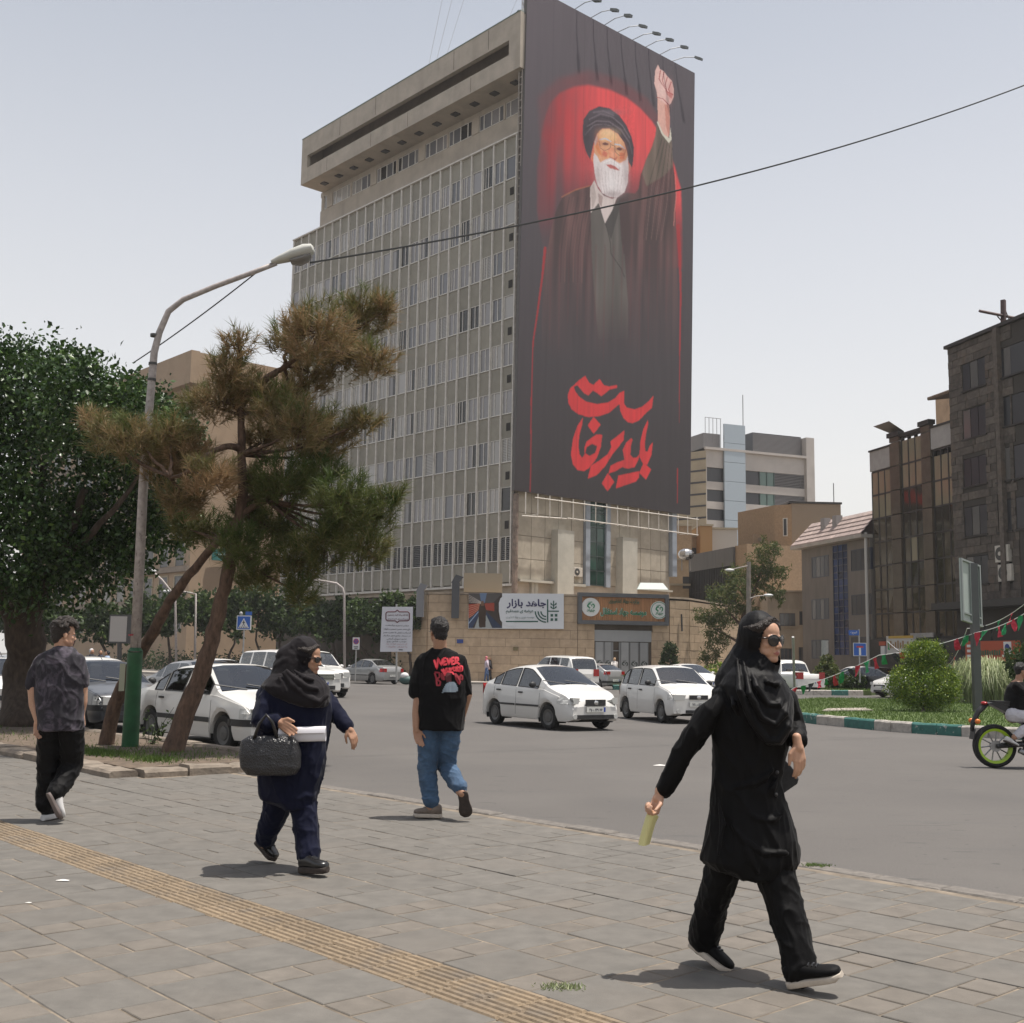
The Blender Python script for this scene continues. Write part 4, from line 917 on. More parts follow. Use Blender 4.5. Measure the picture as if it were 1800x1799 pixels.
for k,(a,b) in enumerate(bx):
 z=zb_
 rowsz=[]
 while z<ztops[k]-.4:rowsz.append((z,min(z+step,ztops[k])));z+=step
 for z0,z1 in rowsz:
  for i in range(3):
   xa,xb=a+(b-a)*i/3,a+(b-a)*(i+1)/3
   t1,t2=rb.gauss(0,.006),rb.gauss(0,.006)
   MB().add([(xa+.05,t1,z0+.05),(xb-.05,-t1,z0+.05),(xb-.05,t2,z1-.05),(xa+.05,-t2,z1-.05)],[(0,1,2,3)]).build('glass_pane',m_bcur if z0>zb_+step*(4.7,5.2,4.2)[k] or rb.random()<.05 else m_bron,gh,local=True)
 mb=MB()
 for i in range(4):x=a+(b-a)*i/3;mb.box(x-.05,x+.05,-.03,.2,zb_,ztops[k])
 for z0,_ in rowsz+[(ztops[k],0)]:mb.box(a,b,-.025,.2,z0-.06,z0+.06)
 mb.build('glazing_grid',m_bfra,gh,local=True)
 if zcap[k]:MB().box(a-.1,b+.1,-.1,.3,ztops[k]+.07,zcap[k]).build('parapet_panel',m_wpar,gh,local=True);MB().box(a-.15,b+.15,-.18,.32,zcap[k],zcap[k]+.12).build('parapet_cap',m_bfra,gh,local=True)
 else:MB().box(a-.1,b+.1,-.15,.3,ztops[k]+.06,ztops[k]+.25).build('parapet_cap',m_bfra,gh,local=True)
for k,(a,b,zt) in enumerate(((bx[0][1]+.1,bx[1][0]-.1,RW.p(1580,767)[1]),(bx[1][1]+.1,bx[2][0]-.1,RW.p(1637,746)[1]))):
 z=zb_
 while z<zt-.1:
  z1=min(z+step,zt);MB().obox((a,-.16,z+.03),(b-a,0,0),(0,.3,0),(0,0,z1-z-.06)).build('pilaster_panel',m_bpil,gh,local=True);z=z1
 MB().box(a-.1,b+.1,-.3,.2,zt,zt+.3).build('pilaster_cap',m_bfra,gh,local=True)
MB().add([(bx[0][1]-.6,-.9,RW.p(1580,767)[1]+.9),(bx[1][0],-.9,RW.p(1580,767)[1]+.9),(bx[1][0],.2,RW.p(1580,767)[1]+.3),(bx[0][1],.2,RW.p(1580,767)[1]+.3)],[(0,1,2,3)]).build('tilted_canopy',m_bpil,gh,local=True)
MB().box(0,hx1-hx0,.25,10,-.1,ztops[0]).box(bx[1][0]-1,hx1-hx0,.35,10,ztops[0],ztops[2]).build('building_core',m_bfra,gh,local=True)
MB().box(0,hx1-hx0,-.2,.25,-.1,zb_-.08).build('shop_front',mat('dark_brown_shop',(.05,.042,.035),.7,nz=1,amt=.4),gh,local=True)  # ground floor front in a mottled dark brown
cor=MB()
for i in range(16):cor.tube([(7.6+i*.22,-.3,ztops[2]+3.3),(7.6+i*.22,3.5,ztops[2]+3.9)],.12,6)
co=cor.build('corrugated_roof',mat('brown_corrugated',(.16,.11,.075),.8),gh,local=True)
m_dst=mat('dark_brown_stone',(.095,.078,.064),.8,nz=4,amt=.35,bump=.2,bscale=15,rnd=.30);overlay(m_dst,1.5,.56,.15,(.13,.09,.062),.6)
m_djt=mat('dark_stone_joint',(.055,.047,.04),.9)
dx0=RW.p(1688,1000)[0];dxc=RW.p(1779,1000)[0];dx1=dxc+8
DF=Face(RW.o+RW.x*dx0-RW.y*.35,-wdir)
db=thing('dark_stone_building','tall dark brown stone apartment building with recessed windows at the frame edge','building',M=DF.M)
ztd=DF.p(1690,605)[1]
dw=[DF.rect(*q) for q in ((1692,634,1733,682),(1693,716,1734,768),(1694,803,1735,853),(1696,889,1736,941),(1700,977,1738,1027),(1751,612,1777,664),(1752,699,1777,751),(1753,788,1777,846),(1756,878,1779,934))]
niche=DF.rect(1757,967,1781,1027)
side=[(dxc-dx0+1.0,dxc-dx0+3.6,q[2],q[3]) for q in dw[5:]]
wall_with_holes(db,0,dx1-dx0,-.1,ztd,dw+[niche]+side,m_djt,.5)
MB().box(0,dx1-dx0,.52,12,-.1,ztd-.2).build('building_core',m_djt,db,local=True)
MB().box(-.1,dx1-dx0,-.25,.5,ztd,ztd+.2).build('coping',m_bfra,db,local=True)
stones=[]
ch=.46;zlow=DF.p(1740,1055)[1]
z=zlow
while z<ztd-.1:
 z1=min(z+ch,ztd);x=-rb.uniform(0,.6)
 while x<dxc-dx0+1.2:
  e=x+rb.uniform(.7,1.5);a,b=max(x,.02),min(e,dxc-dx0+1.2);x=e
  segs=[(a,b)]
  for h in dw+[niche]+side:
   if z1>h[2]+.02 and z<h[3]-.02:
    ns=[]
    for s0,s1 in segs:
     if s1<=h[0] or s0>=h[1]:ns.append((s0,s1));continue
     if s0<h[0]:ns.append((s0,h[0]))
     if s1>h[1]:ns.append((h[1],s1))
    segs=ns
  for s0,s1 in segs:
   if s1-s0>.12:stones.append((s0,s1,z,z1))
 z=z1
rb.shuffle(stones);stones.sort(key=lambda q:-(q[1]-q[0]))
jn=MB()
for i,(a,b,z0,z1) in enumerate(stones):
 d=rb.uniform(.03,.07);t=MB() if i<290 else jn
 t.box(a+.012,b-.012,-d,-.001,z0+.012,z1-.012)
 if i<290:t.build('stone_block',m_dst,db,local=True)
if jn.v:o=jn.build('small_stone_blocks',m_dst,db,local=True);o['kind']='stuff'
for i,q in enumerate(dw):window(db,*q,m_frd,[m_gld,m_gld,m_glb],3 if i<5 else 2,1,.35,.07,-.2,sill=m_bfra)
for q in side:window(db,*q,m_frd,[m_gld],2,1,.35,.07,-.2,sill=m_bfra)
MB().box(dxc-dx0-.1,dxc-dx0+.25,-.3,.0,zlow,ztd).build('corner_pilaster',m_dst,db,local=True)
MB().box(niche[0],niche[1],.3,.5,niche[2],niche[3]).build('niche_back',m_dark,db,local=True)
for i,dz in enumerate((.15,1.25)):air_con('air_conditioner',['pale air conditioner in the stone building niche, the lower of two','pale air conditioner in the stone building niche, the upper of two'][i],DF.M@Matrix.Translation(((niche[0]+niche[1])/2+.1-.2*i,.25,niche[2]+dz)),1.15,.95,.45,'air conditioners in the niche')
MB().box(-.2,dx1-dx0,-1.6,0,zlow-.5,zlow-.1).build('canopy_slab',mat('dark_canopy',(.05,.045,.04),.8),db,local=True)
m_red=mat('orange_red_board',(.42,.075,.03),.5);m_gprint=mat('green_print',(.06,.12,.06),.6);m_yel=mat('yellow_board',(.5,.32,.06),.5)
r_=DF.rect(1697,1127,1788,1163,1.6)
ss_=thing('shop_sign','long orange red shop sign board under the dark stone building','sign',M=DF.M@Matrix.Translation((r_[0],-1.6,r_[2])))
W_,H_=r_[1]-r_[0],r_[3]-r_[2]
MB().box(0,W_,0,.25,0,H_).build('board',m_red,ss_,local=True)
mb=MB()
for i in range(9):x=W_*(.3+.045*i);mb.box(x,x+W_*.03,-.02,-.003,H_*.3,H_*rb.uniform(.45,.6))
mb.build('green_letters',m_gprint,ss_,local=True)
MB().box(W_*.76,W_*.9,-.03,-.004,H_*.25,H_*.95).build('white_panel',m_wl,ss_,local=True)
MB().cyl((W_*.83,-.05,H_*.68),(W_*.83,-.031,H_*.68),H_*.17,14).build('blue_disc',mat('blue_print',(.02,.04,.2),.5),ss_,local=True)
for j in range(3):MB().box(W_*.04,W_*.15,-.02,-.003,H_*(.2+.25*j),H_*(.33+.25*j)).build('white_print',m_wl,ss_,local=True)
r_=RW.rect(1558,1118,1606,1150,1.2)
cs=thing('cafe_sign','white shop sign with tan lettering and yellow top under the bronze glass building','sign',M=RW.M@Matrix.Translation((r_[0],-1.2,r_[2])))
W_,H_=r_[1]-r_[0],r_[3]-r_[2]
MB().box(0,W_,0,.2,0,H_).build('board',mat('pale_sign_board',(.5,.48,.45),.6),cs,local=True)
MB().box(W_*.1,W_,-.03,-.003,H_*.86,H_).build('yellow_band',m_yel,cs,local=True)
mb=MB()
for i in range(10):x=W_*(.06+.09*i);mb.box(x,x+W_*.05,-.02,-.004,H_*.32,H_*rb.uniform(.5,.75))
mb.build('tan_letters',mat('tan_print',(.3,.18,.08),.6),cs,local=True)
for i,q in enumerate(((1545,1128,1556,1135),(1548,1136,1555,1150),(1600,1113,1640,1121))):
 r_=RW.rect(*q,.4);o=MB().box(0,r_[1]-r_[0],0,.1,0,r_[3]-r_[2]).mesh('shop_board',[m_red,m_wl,m_wpar][i]);ob=reg(bpy.data.objects.new('shop_board',o),RW.M@Matrix.Translation((r_[0],-.4,r_[2])))
 tag(ob,['small red shop board left of the white cafe sign','small white notice board left of the white cafe sign','pale shop board above the topiary under the bronze glass'][i],'sign')
bc=thing('rooftop_crane_beam','steel beam cross with braces on the dark stone building roof','crane',at(1764,572,66))
m_stl=mat('rusty_beam',(.09,.055,.05),.7,nz=3,amt=.3)
a=at(1763.5,528,66);b=at(1764,578,66)
MB().tube([b,a],.17,4).build('post',m_stl,bc);MB().tube([at(1722,547,64.5),at(1792,561,67)],.09,4).build('arm',m_stl,bc)
MB().tube([at(1765,540,66),at(1777,570,66)],.035,4).build('brace',m_stl,bc);MB().tube([at(1753,556,66),at(1762,566,66)],.04,4).build('brace',m_stl,bc)
a=at(1670,735,90);o=MB().obox(a-Z*6,(.75,0,0),(0,3,0),(0,0,at(1670,689,90).z-a.z+6)).build('roof_house',mat('buff_render',(.42,.30,.19),.85,nz=1,amt=.2));tag(o,'narrow buff roof house showing between bronze glass and dark stone buildings','building')
WF=Face((at(1242.5,1000,140).x,140),(.927,.375))
m_wst=mat('pale_stone_cladding',(.46,.42,.385),.8,nz=.6,amt=.08);m_dkp=mat('charcoal_panel',(.055,.055,.06),.4);m_lv=mat('grey_slat',(.20,.19,.19),.6)
wb=thing('striped_office_building','far white and charcoal striped office block with rooftop louvre boxes','building',M=WF.M)
xe=WF.p(1415,850)[0];xp=WF.p(1429,850)[0];zt_=WF.p(1330,799)[1]
bands=[(821,846),(860,881),(894,914),(928,945),(960,978)]
zs=[WF.p(1242.5,y)[1] for ab_ in bands for y in ab_]
holes=[(.1,xe-.05,zs[2*i+1],zs[2*i]) for i in range(5)]
wall_with_holes(wb,0,xe,-.1,zt_,holes,m_wst,.4)
MB().box(0,xp,.9,14,-.1,zt_-.1).build('building_core',m_dkp,wb,local=True)
xs_=[0.1]+[WF.p(x,850)[0] for x in (1271,1308,1336,1362)]+[xe-.05]
m_ggl=pane_mat('pale_green_glass',(.12,.19,.165),rough=.1)
for i,h in enumerate(holes):
 for a,b,m in ((xs_[0],xs_[1],m_dkp),(xs_[2],xs_[3],m_dkp)):MB().box(a+.03,b-.03,.2,.3,h[2],h[3]).build('dark_panel',m,wb,local=True)
 w_=MB().box(xs_[3],xs_[3]+.1,.05,.3,h[2],h[3]).box(xs_[4]-.1,xs_[4],.05,.3,h[2],h[3]).box((xs_[3]+xs_[4])/2-.05,(xs_[3]+xs_[4])/2+.05,.05,.3,h[2],h[3]).build('window',mat('green_frame',(.1,.14,.13),.5),wb,local=True)
 MB().box(xs_[3]+.1,xs_[4]-.1,.15,.2,h[2],h[3]).build('pane',m_ggl,w_,local=True)
 mb=MB()
 n_=9
 for k in range(n_):z=h[2]+(h[3]-h[2])*(k+.5)/n_;mb.box(xs_[4]+.03,xs_[5],.05,.25,z-.05,z+.04)
 o=mb.build('louvre',m_lv,wb,local=True)
m_trn=mat('pale_blue_glass',(.36,.42,.47),.08,spec=.8)
for j in range(12):
 z0=2+(zt_+3.4-2)*j/12;z1=2+(zt_+3.4-2)*(j+1)/12
 MB().box(xs_[1],xs_[2],-.35,-.1,z0+.02,z1-.02).build('glass_panel',m_trn,wb,local=True)
MB().box(xe,xp,-.4,3,-.1,WF.p(1422,771)[1]).build('pilaster',m_wst,wb,local=True)
MB().box(-.3,xe,-.4,.0,zt_,zt_+.3).build('cornice',m_wst,wb,local=True)
x0_,x1_,zr=WF.p(1328,790)[0],WF.p(1413,790)[0],WF.p(1330,759)[1]
lvb=MB().box(x0_,x1_,.6,6,zt_+.3,zr).build('roof_louvre_box',m_dkp,wb,local=True)
mb=MB();k=16
for i in range(k):z=zt_+.4+(zr-zt_-.5)*i/k;mb.box(x0_,x1_,.5,.6,z,z+.1)
mb.build('louvre',m_lv,lvb,local=True)
MB().box(0,xs_[1],.6,5,zt_+.3,zt_+2.2).build('roof_plant',m_lv,wb,local=True)
mb=MB()
for i in range(5):x=i*.55;mb.box(x,x+.05,.2,.25,zt_+.3,zt_+4.1)
mb.box(0,2.3,.2,.25,zt_+4.05,zt_+4.1);mb.build('roof_railing',m_lv,wb,local=True)
mb=MB().tube([(x0_+.2,3,zr),(x0_+.2,3,zr+5.3)],.05,5).build('antenna',m_acd,wb,local=True)
LFd=Vector((.45,.89,0))
m_yst=mat('cream_flank',(.40,.34,.245),.85,nz=.5,amt=.1)
mb=MB().prism([(0,0,-.1),(0,14,-.1),(-6.5,13,-.1),(-6.5,12.9,-.1),(-.05,.0,-.1)],(0,0,zt_)).build('flank_wall',m_yst,wb,local=True)
mb=MB()
for i in range(9):z=zt_-1.2-i*1.45;mb.prism([(-.08,-.03,z),(-.05,.02,z),(-6.5,12.95,z),(-6.55,12.85,z)],(0,0,.22))
mb.build('flank_groove',m_dkp,wb,local=True)
m_tbr=mat('tan_brick',(.27,.21,.15),.9,nz=14,amt=.12,stretch=(1,1,4));m_obr=mat('ochre_brick',(.36,.25,.155),.9,nz=6,amt=.15)
TF=Face((at(1393,1000,105).x,105),(1,.04))
tb=thing('tan_brick_building','plain tan brick block with a narrow ochre side behind the pine trees','building',M=TF.M)
xr=TF.p(1479,950)[0];zt2=TF.p(1435,886)[1]
MB().box(0,xr,0,9,-.1,zt2).build('wall',m_tbr,tb,local=True);MB().box(-.3,xr+.1,-.1,9,zt2,zt2+.18).build('coping',m_bfra,tb,local=True)
MB().prism([(-.01,0,-.1),(-.01,9,-.1),(-3.4,6.5,-.1),(-1.35,.9,-.1)],(0,0,zt2+.01)).build('ochre_side',m_obr,tb,local=True)
LF2=Face(TF.M@Vector((-1.35,.9,0)),(TF.M.to_3x3()@Vector((1.35,-.9,0))))
for y0,y1 in ((911,943),(975,1003),(1025,1052)):
 r_=LF2.rect(1376.5,y0,1384.5,y1);sub=MB().obox(LF2.M@Vector((r_[0],-.05,r_[2])),LF2.x*(r_[1]-r_[0]),LF2.y*.04,Z*(r_[3]-r_[2])).build('window',m_wfr,tb)
 MB().obox(LF2.M@Vector((r_[0]+.08,-.07,r_[2]+.08)),LF2.x*(r_[1]-r_[0]-.16),LF2.y*.015,Z*(r_[3]-r_[2]-.16)).build('pane',m_gld,sub)
MB().tube([(xr-.3,1,zt2),(xr-.3,1,zt2+2.1)],.04,5).build('antenna',m_acd,tb,local=True)
OW=Face((at(1325,1000,108).x,108),(1,-.18))
ow=thing('ochre_wing','lower ochre brick wing between the dark bar building and the tan block','building',M=OW.M)
MB().prism([(0,0,-.1),(3.6,0,-.1),(3.6,6,-.1),(0,6,-.1)],(0,0,OW.p(1345,937)[1])).build('wall',m_obr,ow,local=True)
MB().box(.4,3.2,-.12,0,OW.p(1345,952)[1],OW.p(1345,946)[1]).build('brick_band',m_tbr,ow,local=True)
BF=Face((at(1350,1100,94).x,94),(1,-.12))
m_bei=mat('beige_render',(.37,.29,.205),.9,nz=2,amt=.12,stretch=(1,1,.3))
bh=thing('beige_house','low beige rendered house with brown framed windows beside the grey building','building',M=BF.M)
xb1=BF.p(1421.5,1100)[0];zt3=BF.p(1390,1041)[1]
wn=[BF.rect(*q) for q in ((1370,1078,1398,1101),(1405,1075,1421,1099),(1404,1138,1421,1166),(1372,1140,1392,1166))]
wall_with_holes(bh,0,xb1,-.1,zt3,wn,m_bei);MB().box(0,xb1,.4,8,-.1,zt3-.1).build('building_core',m_bei,bh,local=True)
for q in wn:window(bh,*q,mat('brown_frame',(.12,.09,.07),.6),[m_gld,m_glb],3,1,.2,.07,.0,sill=m_bei)
mb=MB()
for i in range(28):x=xb1*(i+.5)/28;mb.box(x-.02,x+.02,-.03,0,BF.p(1390,1071)[1],zt3)
mb.build('ribbed_cladding',m_bei,bh,local=True)
MB().box(-.1,xb1,-.2,.3,zt3,zt3+.12).build('coping',m_bei,bh,local=True)
CF=Face((at(1213,1000,112).x,112),(-wdir).rotated if False else (at(1291,1000,103)-at(1213,1000,112)).xy)
m_cw=mat('grey_metal_fascia',(.12,.112,.105),.6,nz=1,amt=.15,stretch=(3,3,.3));m_cgl=pane_mat('tan_reflecting_glass',(.15,.128,.10),rough=.12,rnd=.3)
cb_=thing('barred_office_building','low dark office block with close vertical bars behind the conical shrub','building',M=CF.M)
xc1=CF.p(1291,1000)[0];zt4=CF.p(1252,969)[1];zf=CF.p(1252,1000)[1]
MB().box(0,xc1,-.15,.2,zf,zt4).build('fascia',m_cw,cb_,local=True);MB().box(0,xc1,.25,10,-.1,zt4-.1).build('building_core',m_bfra,cb_,local=True)
nb=26
for i in range(nb):
 a,b=xc1*i/nb,xc1*(i+1)/nb
 for j in range(5):
  z0,z1=zf*j/5,zf*(j+1)/5-.06
  MB().box(a+.06,b-.06,.1,.16,z0,z1).build('glass_pane',m_cgl,cb_,local=True)
mb=MB().box(-.04,.04,-.1,.2,-.1,zf).mesh('vertical_bar',m_bfra)
for i in range(nb+1):place('vertical_bar',mb,cb_,Matrix.Translation((xc1*i/nb,0,0)))
for j in range(1,5):MB().box(0,xc1,-.05,.2,zf*j/5-.07,zf*j/5).build('crossbar',m_bfra,cb_,local=True)
MB().box(xc1,xc1+2.2,.1,8,-.1,CF.p(1291,960)[1]).build('brick_side',m_obr,cb_,local=True)
m_och=mat('ochre_render',(.42,.31,.195),.9,nz=1.5,amt=.12)
for i,(x0,y0,x1,y1,Y,lab) in enumerate([(1178,1030,1214,1200,112,'ochre house wall with one small dark window right of the tower base'),(1172,985,1213,1060,122,'ochre curved parapet house right of the metal corner panel'),(1195,945,1290,1040,128,'ochre terrace house with flat roof below the striped office'),(1231,925,1252,960,126,'small orange brick stair house on the ochre terrace roof'),(1252,931,1296,962,127,'white roof shelter on the ochre terrace roof'),(1183,925,1216,990,124,'tan stair block behind the rigging frame end')]):
 f_=Face((at(x0,y0,Y).x,Y),(1,.05));r_=f_.rect(x0,y0,x1,y1)
 z0=-.1
 t=thing('ochre_house' if i!=4 else 'roof_shelter',lab,'building',M=f_.M)
 if i in (3,4,5):z0=r_[2]-(9 if i==5 else 1.5)
 MB().box(0,r_[1],0,5,z0,r_[3]).build('wall',[m_och,m_och,m_och,mat('orange_brick',(.42,.25,.11),.9),mat('white_sheet',(.5,.46,.41),.7),m_obr][i],t,local=True)
 MB().box(-.1,r_[1]+.1,-.2,5,r_[3],r_[3]+.2).build('coping',m_yst,t,local=True)
 if i==0:
  w_=f_.rect(1200,1014,1212,1035);MB().box(w_[0],w_[1],-.06,-.01,w_[2],w_[3]).build('window',m_frd,t,local=True)
 if i==2:
  for k in range(3):MB().box(r_[1]*(.15+.3*k),r_[1]*(.15+.3*k)+.9,-.05,-.01,r_[3]-2.4,r_[3]-1.2).build('window',m_frd,t,local=True)
tk=thing('rooftop_tank','shiny round water tank on the ochre roof right of the tower','water tank',at(1206,980,108))
MB().ell(at(1206,975,108),(.75,.7,.55)).build('tank',mat('steel_tank',(.5,.5,.5),.2,metal=.9),tk)
for s in (-.4,.4):MB().tube([at(1206,975,108)+Vector((s,0,-.3)),at(1206,975,108)+Vector((s,0,-1.5))],.06,5).build('leg',m_mst,tk)
m_lb=mat('warm_beige_render',(.38,.275,.185),.9,nz=.5,amt=.12);overlay(m_lb,.5,.55,.2,(.32,.22,.145),.6)
m_lg=mat('grey_brown_render',(.27,.22,.175),.9,nz=1,amt=.14)
LO=at(333,1000,110)
L1F=Face((LO.x,LO.y),B);L2o=LO+U*45;L2F=Face((L2o.x,L2o.y),-U)
lb=thing('beige_corner_block','large beige block with a blank side wall behind the trees on the left','building',M=Matrix.Translation((LO.x,LO.y,0)))
zl=at(345,618,110).z
MB().prism([LO-Z*(LO.z+.1),LO+B*22-Z*(LO.z+.1),LO+B*22+U*45-Z*(LO.z+.1),LO+U*45-Z*(LO.z+.1)],(0,0,zl)).build('wall_core',m_lb,lb)
def L2p(t,z,d):return Vector((LO.x,LO.y,0))+U*t+Z*z-B*d
MB().obox(L2p(0,zl-3.2,.9),U*45,B*.9,Z*3.2).build('roof_overhang',m_lb,lb)
for k in range(9):
 z0=3.6+k*3.15
 if z0+3>zl-3:break
 MB().obox(L2p(0,z0+2.55,.35),U*45,B*.35,Z*.5).build('floor_band',m_lg,lb)
 for i in range(13):
  t0=1.0+i*3.3
  wo=MB().obox(L2p(t0,z0,.08),U*.15,B*.08,Z*2.3).obox(L2p(t0+1.85,z0,.08),U*.15,B*.08,Z*2.3).obox(L2p(t0+.15,z0+2.15,.08),U*1.7,B*.08,Z*.15).build('window',mat('pale_surround',(.4,.34,.28),.8) if (i+k)==0 else m_yst,lb)
  MB().obox(L2p(t0+.15,z0,.04),U*1.7,B*.03,Z*2.15).build('pane',m_gld if rb.random()<.8 else m_glb,wo)
sgn=thing('teal_sign','teal sign board with pale lettering on the beige block side wall','sign',at(392,975,109))
tq=[onplane(x,y,LO-U*.3,U) for x,y in ((372,985),(412,988),(412,963),(372,966))]
MB().prism(tq,-U*.2).build('board',mat('teal_board',(.04,.17,.16),.5),sgn)
text('lettering',shape_ar('زیست'),mat('pale_letters',(.35,.42,.36),.5),sgn,tq[0]-U*.22+B*.5+Z*.3,B,Z,width=(tq[1]-tq[0]).length-1.0,height=.8,bold=.01)
# ================================================================== VEHICLES
def paint(name,c,metal=0,rough=.3):return mat(name,c,rough,nz=.7,amt=.05,metal=metal,coat=.6)
m_cwh=paint('white_car_paint',(.62,.61,.585));m_csil=paint('silver_car_paint',(.30,.30,.295),.35);m_cgr=paint('grey_car_paint',(.085,.088,.095),.3);m_cbk=paint('black_car_paint',(.015,.015,.018));m_csg=paint('dusty_grey_car_paint',(.2,.2,.205),.3)
m_trim=mat('black_car_trim',(.018,.018,.019),.55);m_tyre=mat('tyre_rubber',(.014,.0135,.013),.85,nz=30,amt=.3);m_rim=mat('wheel_rim',(.30,.29,.28),.4,metal=.5);m_rimd=mat('dark_wheel_cover',(.09,.088,.085),.5)
m_lamp=mat('headlamp_glass',(.50,.50,.48),.12,spec=.9);m_tail=mat('red_tail_lamp',(.30,.012,.012),.2);m_ind=mat('amber_lamp',(.6,.16,.02),.3);m_plate=mat('number_plate',(.62,.62,.58),.6);m_pdk=mat('plate_print',(.02,.02,.05),.6);m_seat=mat('car_seat',(.06,.055,.05),.9);m_under=mat('underbody',(.008,.008,.008),.9);m_chr=mat('chrome_badge',(.6,.6,.6),.15,metal=1)
def glass_mat(name,tint,fac):
 m=bpy.data.materials.new(name);m.use_nodes=True;n=m.node_tree.nodes;L=m.node_tree.links;n.remove(n['Principled BSDF'])
 tr=n.new('ShaderNodeBsdfTransparent');tr.inputs[0].default_value=(*tint,1);gl=n.new('ShaderNodeBsdfGlossy');gl.inputs['Roughness'].default_value=.03;gl.inputs[0].default_value=(.9,.92,.95,1)
 lw=n.new('ShaderNodeFresnel');lw.inputs[0].default_value=1.5;mr=n.new('ShaderNodeMapRange');mr.inputs[1].default_value=0;mr.inputs[2].default_value=1;mr.inputs[3].default_value=fac;mr.inputs[4].default_value=1;L.new(lw.outputs[0],mr.inputs[0])
 mx=n.new('ShaderNodeMixShader');L.new(mr.outputs[0],mx.inputs[0]);L.new(tr.outputs[0],mx.inputs[1]);L.new(gl.outputs[0],mx.inputs[2]);L.new(mx.outputs[0],n['Material Output'].inputs[0]);return m
m_cgl=glass_mat('car_glass',(.50,.54,.54),.10)
def interp(P,x):
 if x<=P[0][0]:return P[0][1]
 for (a,b),(c,d) in zip(P,P[1:]):
  if x<=c:return b+(d-b)*(x-a)/(c-a)
 return P[-1][1]
def smooth_interp(P,x,h):
 return sum(interp(P,x+h*k)*wgt for k,wgt in ((-1,.15),(-.5,.2),(0,.3),(.5,.2),(1,.15)))
def wheel_meshes(r,wd,style):
 n=28;prof=[(r*.62,-wd/2+.02),(r*.80,-wd/2),(r*.95,-wd/2+.012),(r,-wd/2+.045),(r,wd/2-.045),(r*.95,wd/2-.012),(r*.8,wd/2),(r*.62,wd/2-.02)]
 t=MB().loft([[Vector((p[0]*cos(2*pi*k/n),p[1],p[0]*sin(2*pi*k/n))) for k in range(n)] for p in prof],caps=False)
 ty=t.mesh('tyre',m_tyre,smooth=40)
 rm=MB();y=wd/2-.03
 for sgn in (1,):
  rm.loft([[Vector((rr*cos(2*pi*k/n),yy,rr*sin(2*pi*k/n))) for k in range(n)] for rr,yy in ((r*.645,y-.02),(r*.64,y+.012),(r*.57,y+.006),(r*.55,y-.06),(.02,y-.07))],caps=False)
 if style=='spoke':
  for k in range(7):
   a=2*pi*k/7;d=Vector((cos(a),0,sin(a)));s=Vector((-sin(a),0,cos(a)))
   rm.add([d*.03-s*.035+Vector((0,y-.005,0)),d*.03+s*.035+Vector((0,y-.005,0)),d*r*.58+s*.022+Vector((0,y,0)),d*r*.58-s*.022+Vector((0,y,0)),d*.03-s*.035+Vector((0,y-.05,0)),d*.03+s*.035+Vector((0,y-.05,0)),d*r*.58+s*.022+Vector((0,y-.05,0)),d*r*.58-s*.022+Vector((0,y-.05,0))],[(0,1,2,3),(3,2,1,0),(0,3,7,4),(1,5,6,2)])
  rm.cyl((0,y-.06,0),(0,y+.004,0),r*.13,12)
 else:
  rm.loft([[Vector((rr*cos(2*pi*k/n),yy,rr*sin(2*pi*k/n))) for k in range(n)] for rr,yy in ((r*.57,y+.002),(r*.40,y-.012),(r*.36,y+.006),(r*.12,y+.012),(.012,y+.014))],caps=False)
 return ty,rm.mesh('rim',m_rim if style=='spoke' else m_rimd,smooth=35)
